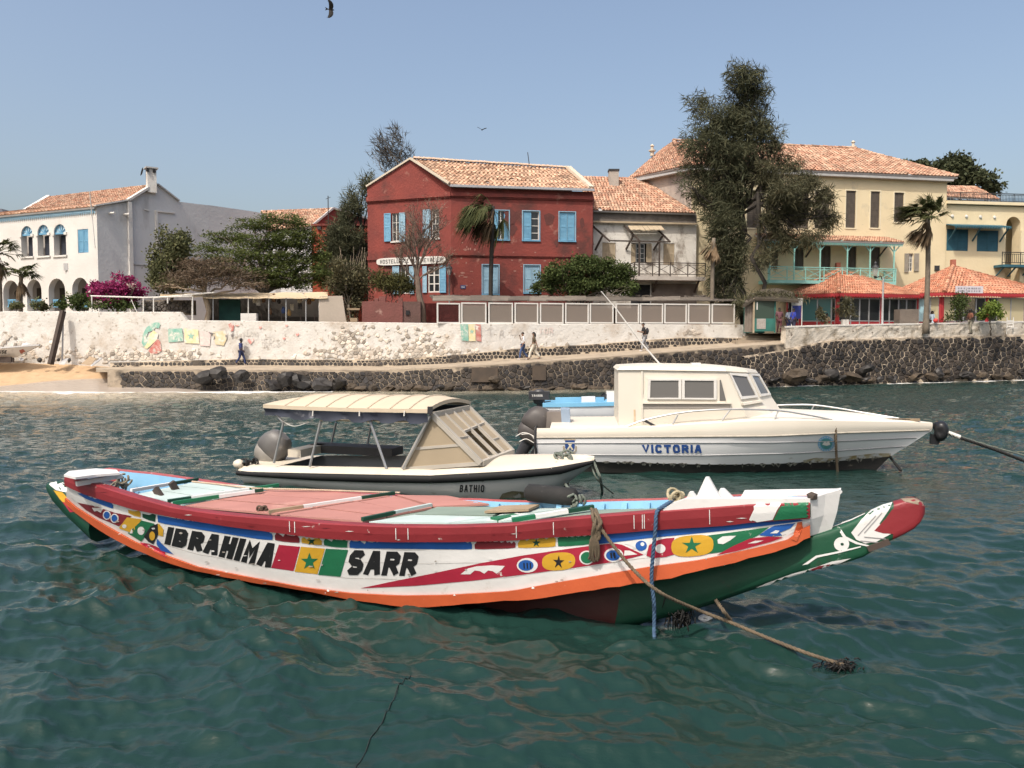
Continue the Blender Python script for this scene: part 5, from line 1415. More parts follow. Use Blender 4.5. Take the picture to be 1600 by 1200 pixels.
for row in range(2):
	x = .08
	while x < .9:
		w = r_.uniform(.03, .07); zz = lerp(z1, z0, .22 + .38 * row); tm.fbox(fs, lerp(s0, s1, x), lerp(s0, s1, x + w), zz - .13, zz, .052, .055); x += w + r_.uniform(.015, .05)
tm.build('worn_lettering', mat('faded_ink', (.22, .20, .24), (.3, .28, .3), 6, .8), sg)
# ================================================================== trees and plants
def leafmat(name, c1, c2, isl=.45, tr=.22): return mat(name, c1, c2, .8, .75, 0, spec=.15, island=isl * .7, trans=tr, hue=tuple((a + b) / 2 * f for a, b, f in zip(c1, c2, (1.15, 1.0, .9))))
lf_green = leafmat('acacia_leaves', (.115, .145, .045), (.075, .105, .034))
lf_bush = leafmat('glossy_bush_leaves', (.075, .105, .034), (.050, .075, .026))
lf_dark = leafmat('casuarina_needles', (.098, .106, .062), (.064, .073, .044))
lf_brown = leafmat('brown_casuarina_needles', (.108, .108, .064), (.074, .077, .047))
lf_pale = leafmat('pale_shrub_leaves', (.14, .15, .075), (.08, .095, .045))
lf_far = leafmat('far_tree_leaves', (.07, .085, .045), (.05, .062, .034))
lf_twig = leafmat('dry_twigs', (.13, .10, .07), (.09, .07, .05), .4, 0)
lf_mag = leafmat('magenta_bracts', (.30, .04, .14), (.21, .025, .10), .4, .3)
lf_palm = leafmat('fan_palm_leaf', (.075, .088, .036), (.05, .062, .026), .4, .2)
lf_dead = leafmat('dead_palm_leaf', (.20, .15, .095), (.13, .10, .065), .4, .1)
lf_bright = leafmat('bright_shrub_leaves', (.14, .20, .04), (.09, .14, .03))
bark = mat('grey_bark', (.20, .165, .125), (.12, .10, .075), 3, .9, .7, 12)
bark_dark = mat('dark_bark', (.036, .029, .023), (.022, .019, .016), 3, .9, .7, 12)
bark_pale = mat('pale_bark', (.42, .33, .24), (.28, .22, .155), 2, .9, .7, 10)
def leafcloud(name, m, parent, clusters, n, ln, wd, droop=.0, wind=(0, 0, 0), seed=1, sub=14, sig=.22, flat=0.0, kind=None):
	"""leaf-sized faces gathered in clumps; clusters: (centre, (rx, ry, rz), weight)"""
	g = np.random.default_rng(seed)
	w = np.array([c[2] * c[1][0] * c[1][2] for c in clusters], float); w /= w.sum()
	subs = []; sw = []
	for (c, r, _), ww in zip(clusters, w):
		k = max(3, int(sub * (0.6 + ww * len(clusters) * .5)))
		d = g.normal(size=(k, 3)); d /= np.linalg.norm(d, axis=1)[:, None]
		rad = g.random(k) ** .42
		p = np.array(c) + d * rad[:, None] * np.array(r)
		for q in p: subs.append((q, np.array(r))); sw.append(ww / k * g.uniform(.35, 1.8))
	sw = np.array(sw); sw /= sw.sum()
	ch = g.choice(len(subs), n, p=sw)
	C = np.array([s[0] for s in subs])[ch]; R_ = np.array([s[1] for s in subs])[ch]
	Rm = np.minimum(R_, R_.mean(axis=1)[:, None] * 1.4)
	pos = C + np.clip(g.normal(size=(n, 3)), -2.2, 2.2) * Rm * sig * np.array([1, 1, 1 - flat * .6])
	d = g.normal(size=(n, 3)); d[:, 2] = d[:, 2] * (1 - flat) - droop; d += np.array(wind); d /= np.linalg.norm(d, axis=1)[:, None]
	s = g.normal(size=(n, 3)); s -= d * (s * d).sum(1)[:, None]; s /= np.linalg.norm(s, axis=1)[:, None]
	if flat: s[:, 2] *= (1 - flat * .7)
	L_ = ln * g.uniform(.55, 1.3, n)[:, None]; W_ = wd * g.uniform(.6, 1.3, n)[:, None]
	v = np.stack([pos, pos + d * L_ * .45 + s * W_, pos + d * L_, pos + d * L_ * .45 - s * W_], 1).reshape(-1, 3)
	q = np.arange(n * 4).reshape(n, 4)
	return np_mesh(name, v, q, m, parent, kind)
def limb(mb, a, b, r0, r1, seed=0, bend=.12, n=5, k=6):
	rr = random.Random(seed); a, b = Vector(a), Vector(b); L_ = (b - a).length
	pts = [a]
	for i in range(1, k): pts.append(a.lerp(b, i / k) + Vector((rr.uniform(-1, 1), rr.uniform(-1, 1), rr.uniform(-.6, .8))) * L_ * bend * math.sin(math.pi * i / k))
	pts.append(b)
	mb.tube(pts, [lerp(r0, r1, i / k) for i in range(k + 1)], n)
	return pts
def tree(name, label, cat, base, clusters, m_leaf, m_bark, n, ln, wd, r0=.2, droop=0, wind=(0, 0, 0), seed=1, fork=None, extra=(), group='trees and shrubs along the shore', **kw):
	t = thing(name, label, cat, base, group)
	base = Vector(base); fk = Vector(fork) if fork else base.lerp(Vector(clusters[0][0]), .45)
	tm = MB(); limb(tm, base - Vector((0, 0, .1)), fk, r0, r0 * .72, seed, .06, 8)
	for k, (c, r, w) in enumerate(clusters):
		p = limb(tm, fk.lerp(base, .08 * (k % 3)), c, r0 * .5, r0 * .1, seed + k, .12, 5)
		rr = random.Random(seed * 7 + k)
		for j in range(5):
			s = p[3 + j % 3]; e = Vector(c) + Vector((rr.uniform(-1, 1) * r[0], rr.uniform(-1, 1) * r[1], rr.uniform(-.7, 1) * r[2])) * .9
			limb(tm, s, e, r0 * .16, r0 * .035, seed * 11 + k * 5 + j, .1, 4, 4)
	tm.build('trunk', m_bark, t, True)
	leafcloud('crown', m_leaf, t, clusters, n, ln, wd, droop, wind, seed, **kw)
	for e in extra: leafcloud('crown', e[0], t, e[1], e[2], ln, wd, droop, wind, seed + 50, **kw)
	return t
def CL(items, Y, depth=.8):
	"""(px, py, rx_px, ry_px, weight) at distance Y -> clumps in metres"""
	s = Y / F
	out = []
	for k, it in enumerate(items):
		x, y, rx, ry, w = it[:5]; dy = it[5] if len(it) > 5 else ((k * 37) % 7 - 3) * .25
		out.append((P(x, y, Y + dy), (rx * s, max(rx, ry) * s * depth, ry * s), w))
	return out
def gb(px, Y, z=LAND_Z): g = G(px, Y); return Vector((g.x, Y, z))
# the tall casuarina before the yellow house
tree('casuarina_tree', 'tall dark casuarina leaning over the cream yellow house', 'tree', gb(1165, 57.5),
	 CL([(1160, 120, 24, 26, 1.2), (1185, 128, 16, 22, .8), (1170, 153, 33, 30, 1.4), (1095, 160, 22, 18, .8), (1120, 190, 36, 30, 1.4), (1160, 205, 40, 34, 1.5), (1190, 190, 20, 34, .8), (1100, 225, 36, 26, 1.2), (1140, 250, 46, 34, 1.5), (1085, 268, 26, 18, .7), (1180, 255, 24, 30, .9),
		 (1212, 215, 16, 28, .5), (1222, 250, 20, 22, .5), (1075, 215, 12, 14, .35), (1070, 290, 14, 12, .35), (1205, 290, 22, 20, .5), (1130, 300, 44, 30, 1.5), (1090, 310, 22, 16, .6), (1130, 345, 32, 34, 1.5), (1140, 395, 30, 36, 1.5), (1135, 440, 28, 34, 1.4), (1150, 475, 24, 22, 1.0)], 57.3),
	 lf_dark, bark_dark, 36000, .6, .027, .28, .45, (-.45, 0, 0), 3, fork=P(1158, 330, 57.5), sub=64, sig=.135)
tree('casuarina_tree', 'thin brown casuarina with a bare leaning trunk beside the tall dark one', 'tree', gb(1188, 56.2),
	 CL([(1225, 300, 30, 22, .8), (1260, 285, 26, 18, .6), (1205, 345, 22, 24, .6), (1245, 330, 34, 24, .8), (1285, 310, 22, 20, .5), (1290, 345, 22, 18, .4), (1225, 375, 34, 18, .6), (1268, 372, 26, 14, .4), (1200, 270, 18, 22, .6), (1240, 262, 18, 14, .4), (1205, 232, 14, 18, .35), (1305, 340, 12, 10, .25), (1195, 405, 18, 20, .4)], 56.2),
	 lf_brown, bark_dark, 14500, .6, .024, .17, .5, (-.4, 0, 0), 5, fork=P(1184, 300, 56.3), sub=52, sig=.125)
# dark casuarinas left of the red house
tree('casuarina_tree', 'dark casuarina with spiky tops left of the red house', 'tree', gb(540, 60.6),
	 CL([(556, 318, 14, 26, .8), (541, 335, 12, 24, .7), (566, 290, 7, 20, .4), (580, 300, 9, 34, .6), (545, 370, 30, 24, 1.3), (525, 395, 24, 22, 1), (560, 400, 28, 30, 1.3), (540, 430, 34, 26, 1.3), (575, 440, 22, 30, 1), (520, 365, 12, 14, .5)], 60.6),
	 lf_dark, bark_dark, 21000, .6, .026, .25, -.45, (-.2, 0, 0), 7, sub=30, sig=.18)
tree('casuarina_tree', 'sparse casuarina top showing above the red house gable', 'tree', gb(625, 70),
	 CL([(600, 228, 18, 20, .5), (622, 222, 16, 22, .6), (612, 250, 22, 20, .8), (634, 246, 14, 16, .5), (585, 243, 9, 9, .25), (630, 265, 14, 12, .5)], 70),
	 leafmat('grey_far_needles', (.095, .098, .095), (.07, .074, .070)), bark, 1100, .9, .032, .13, -.8, (-.7, 0, .2), 9, sub=48, sig=.07, fork=P(640, 290, 70))
# the green acacia
tree('acacia_tree', 'broad bright green acacia with flat layered crown behind the awning stall', 'tree', gb(420, 56),
	 CL([(400, 352, 40, 12, 1.1), (440, 344, 40, 10, 1.1), (470, 360, 26, 14, .9), (360, 372, 40, 12, 1), (420, 375, 50, 14, 1.2), (325, 392, 34, 12, .8), (480, 385, 26, 16, .9), (385, 398, 50, 16, 1.2), (445, 405, 50, 18, 1.2), (340, 418, 40, 16, 1), (490, 415, 24, 22, .9), (410, 430, 60, 18, 1.2), (465, 440, 40, 18, 1), (500, 400, 18, 18, .8), (500, 432, 20, 20, .9), (452, 372, 34, 14, 1)], 56),
	 lf_green, bark, 42000, .19, .045, .3, .05, (-.3, 0, 0), 11, sub=34, sig=.2, flat=.6)
tree('evergreen_shrub', 'rounded shrub of pale speckled leaves against the shade-greyed gable wall', 'shrub', gb(268, 54),
	 CL([(270, 385, 24, 24, 1), (255, 410, 22, 26, 1), (282, 415, 22, 24, 1), (250, 440, 18, 18, .8), (272, 445, 26, 16, .9), (290, 378, 10, 12, .4)], 54), lf_pale, bark, 7500, .22, .07, .12, 0, (0, 0, 0), 13, sub=16, sig=.26)
tree('bare_acacia', 'flat topped leafless acacia with a pale trunk at the left end of the awning stall', 'tree', gb(327, 51.6),
	 CL([(290, 432, 34, 10, .8), (330, 415, 40, 12, 1), (370, 430, 34, 10, .9), (265, 446, 22, 7, .5), (320, 438, 46, 10, 1), (392, 446, 24, 8, .6), (300, 412, 26, 8, .5)], 51.6), lf_twig, bark_pale, 9000, .30, .022, .20, .0, (0, 0, 0), 15, sub=18, sig=.3, flat=.5, fork=P(319, 455, 51.6))
tree('dry_shrub', 'half bare shrub of grey sticks at the right end of the awning stall', 'shrub', gb(552, 52.6),
	 CL([(535, 420, 18, 16, .7), (556, 435, 22, 20, 1), (540, 450, 26, 16, 1), (566, 462, 16, 18, .8), (525, 440, 14, 14, .6), (556, 480, 14, 16, .5)], 52.6), leafmat('dry_shrub_leaves', (.12, .115, .065), (.075, .075, .04)), bark, 5500, .20, .05, .09, 0, (0, 0, 0), 17, sub=14, sig=.28)
st_ = thing('dry_sticks', 'upright bare sticks growing through the half bare shrub', 'shrub', gb(555, 53))
mb = MB(); rr = random.Random(5)
for k in range(26):
	a = gb(545 + rr.uniform(-14, 14), 53); limb(mb, a, P(548 + rr.uniform(-24, 26), rr.uniform(385, 430), 53 + rr.uniform(-.4, .4)), .035, .008, k, .05, 4)
mb.build('stems', bark_pale, st_)
# the bare tree in front of the red gable
bt_ = thing('bare_tree', 'nearly leafless tree with fine brown twigs in front of the red gable', 'tree', gb(660, 52.6))
mb = MB(); rr = random.Random(12)
base = gb(661, 52.6); k1 = P(655, 462, 52.6); k2 = P(652, 432, 52.6)
mb.tube(smooth_path([base, P(660, 485, 52.6), k1, k2]), [.24 - .004 * i for i in range(19)], 8)
tips = []
def grow(p, d, L_, r, lev):
	q = p + d * L_ + Vector((rr.uniform(-1, 1), rr.uniform(-1, 1), rr.uniform(-.5, 1))) * L_ * .12
	mb.tube([p, p.lerp(q, .5) + Vector((rr.uniform(-1, 1), rr.uniform(-1, 1), rr.uniform(-1, 1))) * L_ * .06, q], [r, r * .85, r * .68], 5 if lev < 2 else 3, False)
	if lev >= 5 or L_ < .22: tips.append(q); return
	for j in range(3 if lev < 4 else 2):
		nd = (d + Vector((rr.uniform(-.75, .75), rr.uniform(-.6, .6), rr.uniform(-.15, .55)))).normalized()
		grow(p.lerp(q, rr.uniform(.55, 1.0)), nd, L_ * rr.uniform(.62, .84), r * .62, lev + 1)
for (x, y), r in (((640, 385), .10), ((668, 380), .09), ((655, 372), .10), ((622, 405), .07), ((690, 405), .07), ((650, 350), .07)):
	e = P(x, y, 52.6 + rr.uniform(-.5, .5)); grow(k2 - Vector((0, 0, rr.uniform(0, .4))), (e - k2).normalized(), (e - k2).length * .60, r, 0)
mb.build('trunk', mat('brown_bark', (.20, .145, .11), (.13, .095, .075), 3, .9, .5, 12), bt_)
g_ = np.random.default_rng(4)
tp = [p for p in tips]
leafcloud('crown', lf_twig, bt_, [(p, (.28, .28, .26), 1) for p in tp[::6]], 2000, .22, .014, .0, (0, 0, .1), 19, sub=3, sig=.45)
tree('feathery_shrub', 'small feathery green casuarina shoot under the long white signboard', 'shrub', gb(618, 53.2),
	 CL([(600, 437, 16, 12, 1), (622, 440, 20, 13, 1.2), (640, 446, 12, 10, .6), (614, 452, 16, 8, .7)], 53.2), leafmat('olive_needles', (.10, .105, .04), (.07, .075, .03)), bark, 3200, .34, .03, .07, .3, (-.3, 0, 0), 23, sub=10, sig=.3)
tree('round_bush', 'large glossy green bush between the red house and the balcony house', 'bush', gb(915, 56.4),
	 CL([(880, 425, 28, 16, 1), (915, 415, 30, 14, 1.1), (950, 418, 28, 14, 1), (975, 432, 18, 16, .8), (855, 440, 22, 16, .9), (900, 445, 40, 18, 1.3), (945, 446, 40, 18, 1.3), (840, 452, 12, 12, .5), (985, 452, 14, 12, .6)], 56.4), lf_bush, bark, 20000, .2, .055, .15, .2, (0, 0, 0), 25, sub=30, sig=.2)
tree('broadleaf_tree', 'dark round topped tree far behind the yellow wing', 'tree', gb(1490, 96),
	 CL([(1465, 262, 22, 13, 1), (1495, 266, 28, 18, 1.2), (1440, 262, 16, 9, .6), (1412, 257, 14, 6, .4), (1525, 280, 24, 16, 1), (1550, 295, 16, 12, .8), (1480, 285, 40, 18, 1.2), (1508, 258, 14, 10, .7)], 96), lf_far, bark_dark, 9500, .5, .16, .4, 0, (0, 0, 0), 27, sub=18, sig=.26)
bv = tree('bougainvillea', 'magenta flowering bougainvillea at the corner of the white house', 'bougainvillea', gb(190, 52),
	 CL([(165, 455, 20, 12, 1), (190, 452, 20, 12, 1), (212, 458, 14, 10, .8), (183, 433, 10, 7, .5), (200, 438, 10, 7, .5), (178, 468, 30, 10, 1), (150, 448, 12, 8, .5), (215, 445, 8, 5, .2)], 52), lf_mag, bark, 4200, .18, .075, .08, 0, (0, 0, 0), 29, sub=12, sig=.3)
leafcloud('foliage', lf_bush, bv, CL([(165, 472, 30, 9, 1), (190, 478, 32, 8, 1), (150, 465, 14, 10, .6)], 51.9), 1800, .18, .06, 0, (0, 0, 0), 31, sub=10, sig=.3)
leafcloud('white_blooms', leafmat('white_bracts', (.6, .55, .52), (.5, .45, .42), .2, .2), bv, CL([(152, 475, 6, 5, 1), (206, 447, 4, 3, 1)], 51.5), 160, .18, .08, 0, (0, 0, 0), 32, sub=5, sig=.35)
for lab, px, items, nn, m_ in (('low green shrub on the sea wall under the rightmost arch of the white house', 122, [(115, 468, 12, 10, 1), (130, 472, 14, 10, 1), (138, 462, 6, 8, .5)], 1300, lf_bush),
					   ('small shrub with yellowish tips between the two left palms and the arches', 65, [(62, 475, 9, 7, 1), (70, 480, 8, 5, .7)], 500, lf_pale),
					   ('tiny yellow green shrub at the foot of the left house arches, nearest the palm', 28, [(26, 479, 7, 5, 1)], 350, lf_pale),
					   ('dark clipped shrub before the third blue rail of the white house', 98, [(93, 477, 9, 5, 1), (100, 474, 6, 5, .6)], 500, lf_bush)):
	tree('low_shrub', lab, 'shrub', gb(px, 51.4), CL(items, 51.4), m_, bark, nn, .16, .06, .03, 0, (0, 0, 0), int(px), sub=8, sig=.3)
tree('leafy_shrub', 'bright green leafy shrub at the cafe window right of the man in brown', 'shrub', gb(1548, 58.6), CL([(1545, 485, 14, 10, 1), (1552, 478, 12, 8, .8), (1538, 493, 10, 8, .8), (1560, 492, 8, 8, .7)], 58.6), lf_bright, bark, 1500, .2, .06, .05, 0, (0, 0, 0), 33, sub=10, sig=.3)
tree('leafy_shrub', 'dim green plant in front of the cafe glass left of the man in brown', 'shrub', gb(1497, 59.3), CL([(1497, 480, 10, 16, 1), (1490, 492, 10, 10, .8), (1505, 470, 8, 12, .7)], 59.3), lf_bush, bark, 1100, .2, .05, .05, 0, (0, 0, 0), 35, sub=10, sig=.3)
tree('potted_palm', 'small dry palm by the corner post of the left cafe pavilion', 'plant', gb(1320, 58.2), CL([(1322, 478, 10, 10, 1), (1312, 485, 7, 7, .5), (1328, 488, 7, 7, .5)], 58.2), lf_brown, bark, 500, .45, .03, .05, .3, (0, 0, 0), 37, sub=8, sig=.3)
tree('potted_plant', 'brown leaved plant on the cafe terrace left of the corner post', 'plant', gb(1283, 57.6), CL([(1283, 494, 7, 9, 1), (1280, 485, 4, 6, .5)], 57.6), lf_brown, bark, 350, .25, .05, .04, 0, (0, 0, 0), 39, sub=8, sig=.3)
# ---- palms
def fan_palm(label, base, top, r0, n, L_, wind, seed, m_=None, skirt=14, spread=1.0, droop=.5, m_bark=None, updir=.75):
	t = thing('fan_palm', label, 'palm', base, 'palms along the shore')
	rr = random.Random(seed); base, top = Vector(base), Vector(top); wind = Vector(wind)
	mb = MB(); k = 14
	pts = [base.lerp(top, i / k) + Vector((math.sin(i * .35 + seed) * .04, 0, 0)) for i in range(k + 1)]
	mb.tube(pts, [r0 * (1.25 - .35 * min(1, i / 3) - .15 * i / k + (.03 if i % 2 else 0)) for i in range(k + 1)], 9)
	mb.build('trunk', m_bark or bark, t, True)
	for j in range(n + skirt):
		dead = j >= n
		a = rr.uniform(0, 2 * math.pi)
		el = rr.uniform(-.1, 1.2) * updir if not dead else rr.uniform(-1.35, -.8)
		d = Vector((math.cos(a) * math.cos(el), math.sin(a) * math.cos(el), math.sin(el))) * spread + (wind if not dead else wind * .35)
		d.normalize()
		Lp = L_ * rr.uniform(.4, .6) * (1 if not dead else .6)
		p0 = top + Vector((rr.uniform(-.1, .1), rr.uniform(-.1, .1), rr.uniform(-.3, .1) - (.25 if dead else 0)))
		tip = p0 + d * Lp + wind * Lp * .25 - Vector((0, 0, Lp * .12))
		fm_ = MB(); fm_.tube([p0, p0.lerp(tip, .5) + Vector((0, 0, .05)), tip], [.03, .022, .016], 4)
		fd_ = (tip - p0).normalized() + wind * .6; fd_.normalize()
		sd = fd_.cross(Vector((rr.uniform(-.5, .5), rr.uniform(-.5, .5), 1))).normalized(); nl = 17
		for q in range(nl):
			an = lerp(-1.25, 1.25, q / (nl - 1)) * (.9 if not dead else .35)
			ld = (fd_ * math.cos(an) + sd * math.sin(an)).normalized() + wind * .35; ld.normalize()
			ll = L_ * .62 * (1 - .3 * abs(an) / 1.25) * rr.uniform(.85, 1.1) * (1 if not dead else .8)
			m1 = tip + ld * ll * .55 - Vector((0, 0, .04 * ll)); e1 = tip + ld * ll - Vector((0, 0, droop * ll * rr.uniform(.3, .7))) + wind * ll * .15
			w = ld.cross(Vector((0, 0, 1))); w = (w.normalized() if w.length > .01 else sd) * .038
			fm_.poly([tip - w * .4, tip + w * .4, m1 + w, m1 - w]); fm_.poly([m1 - w, m1 + w, e1 + w * .1, e1 - w * .1])
		fm_.build('frond', (m_ or lf_palm) if not dead else lf_dead if m_ is None or True else m_, t)
	return t
fan_palm('wind bent fan palm in front of the red house front wall', gb(767, 53.6), P(769, 322, 53.6), .17, 42, 2.2, (-.72, 0, -.5), 3, skirt=14, droop=1.0, m_bark=bark_dark, updir=.95)
fan_palm('tall fan palm between the two cafe pavilions', gb(1447, 56.6), P(1450, 338, 56.6), .20, 50, 2.15, (-.55, 0, .12), 5, skirt=34, droop=.7)
fan_palm('dead grey palm with drooping fronds beside the dark casuarina', gb(1110, 55.9), P(1116, 372, 55.9), .17, 0, 1.5, (-.25, 0, 0), 7, skirt=26, m_bark=bark)
fan_palm('short fan palm on the sea wall before the first white arch, in full view', gb(35, 51.2), P(32, 428, 51.2), .15, 20, 1.35, (.15, 0, .05), 9, skirt=10, droop=.8)
fan_palm('palm cut by the photo left edge in front of the white house', gb(3, 51.0), P(-4, 392, 51.0), .16, 20, 1.5, (.1, 0, .1), 11, skirt=14, droop=.8)
# ================================================================== boats
class Axis:
	"""A boat's centre plane: everything on it is placed by its distance from that plane."""
	def __init__(self, a, d):
		self.a = Vector((a[0], a[1], 0)); self.d = Vector((d[0], d[1], 0)).normalized()
		self.n = Vector((self.d.y, -self.d.x, 0))
		if self.n.y > 0: self.n = -self.n
	def at(self, px, py, off=0.0):
		r = ray(px, py); t = (self.n.dot(self.a) + off) / self.n.dot(r)
		return CAM + r * t
	def mir(self, p):
		o = (Vector(p) - self.a).dot(self.n)
		return Vector(p) - self.n * 2 * o
	def level(self, px, z, off=0.0):
		p = self.at(px, 700, off); p = Vector((p.x, p.y, z)); return p
def sym(ax, mb, pts_rows):
	mb.loft(pts_rows); mb.loft([[ax.mir(p) for p in r] for r in pts_rows])
chip = (5.5, .66, .70, (.62, .58, .52))
def boatpaint(name, c, k=.82, rough=.42, chips=True, **kw):
	return mat(name, c, tuple(x * k for x in c), 2.2, rough, .25, 16, stain=chip if chips else None, stain2=(1.7, .6, .8, tuple(x * .62 for x in c)), **kw)
p_white = mat('worn_white_boat_paint', (.70, .69, .67), (.61, .60, .58), 1.8, .42, .3, 14, stain=(3.0, .62, .74, (.46, .43, .39)), stain2=(9, .68, .72, (.30, .27, .24)))
p_red = boatpaint('red_boat_paint', (.24, .026, .032))
p_red2 = boatpaint('crimson_boat_paint', (.36, .02, .045))
p_maroon = boatpaint('maroon_boat_paint', (.20, .022, .030), chips=False)
p_blue = boatpaint('blue_boat_paint', (.020, .10, .36), chips=False)
p_lblue = boatpaint('light_blue_boat_paint', (.23, .47, .68))
p_green = boatpaint('green_boat_paint', (.016, .145, .065))
p_dgreen = mat('dark_green_paint_bottom_shade', (.008, .055, .030), (.006, .038, .022), 2, .45, .35, 10, stain=(2.4, .62, .72, (.03, .03, .02)))  # dark green paint; on the hull bottom the underside shade is darkened in
p_dred = mat('red_paint_bottom_shade', (.05, .012, .010), (.035, .009, .008), 2, .5, .35, 10, stain=(2.4, .6, .72, (.02, .02, .012)))  # red bottom darkened in its colour for the shade under the chine
p_yellow = boatpaint('yellow_boat_paint', (.58, .33, .03))
p_orange = mat('orange_boat_paint', (.50, .098, .032), (.41, .078, .026), 2.2, .5, .35, 14, stain=(4.5, .64, .7, (.36, .08, .03)), stain2=(8, .69, .72, (.6, .5, .42)))
p_black = mat('black_boat_paint', (.018, .018, .020), (.012, .012, .013), 2, .4, .2, 14)
p_mint = mat('pale_mint_deck_paint', (.44, .52, .50), (.36, .44, .42), 1.6, .7, .35, 9, stain=(1.8, .55, .75, (.62, .62, .56)), stretch=(1, 3, 1))
p_pink = mat('faded_pink_deck_paint', (.40, .185, .155), (.33, .15, .125), 1.4, .75, .35, 9, stain=(1.2, .58, .76, (.56, .33, .27)), stretch=(1, 3, 1))
p_greygreen = mat('grey_green_deck_paint', (.22, .28, .23), (.17, .22, .18), 1.8, .75, .35, 9)
raw_wood = mat('weathered_plank', (.36, .27, .18), (.26, .19, .12), 3, .85, .4, 9, stretch=(1, 4, 1))
rope_brown = mat('brown_hemp_rope', (.15, .115, .075), (.085, .065, .045), 9, .95, .4, 60)
rope_grey = mat('grey_green_rope', (.16, .18, .15), (.10, .115, .095), 9, .95, .4, 60)
rope_blue = mat('blue_rope', (.06, .12, .20), (.045, .08, .14), 9, .9, .4, 60)
rope_dark = mat('wet_dark_rope', (.014, .013, .012), (.009, .009, .008), 9, .7, .4, 60)
# ------------------------------------------------------------------ the painted pirogue
PX = Axis((1.19, 8.05), (.922, -.387))
pir = thing('pirogue', 'long painted wooden pirogue with red rail, black lettering and flag colours', 'boat', (PX.a.x, PX.a.y, 0))
tt = lambda px: (px - 100) / 1213.0
hbr_ = curve([(0, .32), (.04, .48), (.09, .62), (.2, .80), (.32, .84), (.45, .78), (.55, .66), (.63, .52), (.74, .37), (.85, .30), (.96, .21), (1, .05)])
hbc_ = curve([(0, .14), (.06, .34), (.2, .60), (.32, .66), (.45, .62), (.55, .58), (.63, .48), (.74, .35), (.85, .28), (.96, .16), (1, .03)])
hbr = lambda px: hbr_(tt(px)); hbc = lambda px: hbc_(tt(px))
yrt = curve([(104, 742), (135, 752), (160, 759), (210, 775), (272, 792), (335, 801), (397, 807), (460, 811), (500, 816), (600, 821), (700, 822), (800, 819), (840, 814), (915, 807), (1015, 799), (1140, 790), (1177, 787), (1267, 785)])
yrb = curve([(104, 758), (135, 772), (210, 795), (285, 810), (360, 822), (460, 835), (500, 840), (600, 846), (700, 846), (800, 844), (840, 840), (940, 834), (1040, 826), (1140, 820), (1167, 816), (1267, 809)])
ybb = curve([(104, 764), (135, 780), (180, 797), (245, 817), (400, 842), (428, 845), (542, 857), (740, 859), (807, 857), (870, 855), (940, 850), (1015, 841), (1140, 829), (1210, 820), (1267, 813)])
yot = curve([(104, 778), (120, 792), (160, 817), (210, 845), (260, 867), (310, 885), (385, 900), (475, 917), (550, 926), (625, 930), (700, 929), (800, 923), (840, 915), (927, 900), (1015, 885), (1090, 875), (1140, 865), (1200, 851), (1230, 843), (1262, 820)])
ych = curve([(104, 786), (120, 800), (160, 830), (210, 857), (260, 877), (310, 892), (385, 907), (475, 921), (550, 936), (625, 946), (675, 947), (740, 942), (840, 934), (940, 919), (1040, 904), (1140, 880), (1210, 861), (1245, 850), (1262, 838)])
stn = [104, 112, 120, 135, 150, 170, 190] + list(range(210, 1250, 20)) + [1245, 1256, 1266]
def prow(px, key):
	a, c = hbr(px), hbc(px)
	if key == 'rt': return PX.at(px, yrt(px), a)
	if key == 'rb': return PX.at(px, yrb(px), a - .02)
	if key == 'bb': return PX.at(px, ybb(px), lerp(a, c, .18) - .02)
	if key == 'ot': return PX.at(px, yot(px), lerp(a, c, .84) - .01)
	if key == 'ch': return PX.at(px, ych(px), c)
r_ = random.Random(8)
wob = {px: r_.uniform(-.006, .006) for px in stn}
side = MB(); rows = []
for px in stn:
	a, b, c = prow(px, 'bb'), prow(px, 'ot'), prow(px, 'rb')
	top = c
	mid = a.lerp(b, .5) + PX.n * (.006 + wob[px] * .3)
	rows.append([top, a, a.lerp(b, .25) + PX.n * (.005 + wob[px] * .3), mid, a.lerp(b, .75) + PX.n * (.004 + wob[px] * .2), b])
sym(PX, side, rows)
side.build('side_planks', p_white, pir)
orr = MB(); rows = []
for px in stn:
	b, c = prow(px, 'ot'), prow(px, 'ch')
	w = r_.uniform(-.006, .006)
	c2 = c + Vector((0, 0, w))
	rows.append([b + PX.n * .004, b + PX.n * .028, c2 + PX.n * .028, c2 - PX.n * .05])
sym(PX, orr, rows)
orange = orr.build('orange_strake', p_orange, pir)
# bottom: dugout keel log
kz = curve([(104, .52), (140, .38), (200, .12), (260, -.10), (330, -.28), (600, -.42), (880, -.36), (960, -.16)])
ykb = curve([(960, 985), (1000, 975), (1060, 960), (1110, 945), (1160, 927), (1200, 914), (1252, 896), (1270, 890)])
def keel(px):
	if px < 960: return PX.level(px, kz(px), .05)
	return PX.at(px, ykb(px), .05)
for nm, lo, hi, m_ in (('red_bottom', 0, 960, p_dred), ('green_bottom', 960, 1300, p_dgreen)):
	mb = MB(); rows = []
	for px in sorted(set([p for p in stn if lo <= p <= hi] + ([960] if True else []))):
		c0 = prow(px, 'ch') - PX.n * .02; c = c0 - PX.n * max(.0, min(.34, hbc(px) - .11)) * (1 if px > 420 else .35); k = keel(px)
		q = c.lerp(k, .5) + PX.n * (.03 * min(1, hbc(px) / .5)) - Vector((0, 0, .05))
		rows.append([c0 + Vector((0, 0, .02)), c, c.lerp(q, .5) + PX.n * .01, q, q.lerp(k, .55) + PX.n * .03, k, k - PX.n * .06])
	sym(PX, mb, rows)
	mb.build(nm, m_ if lo else p_dred, pir, True)
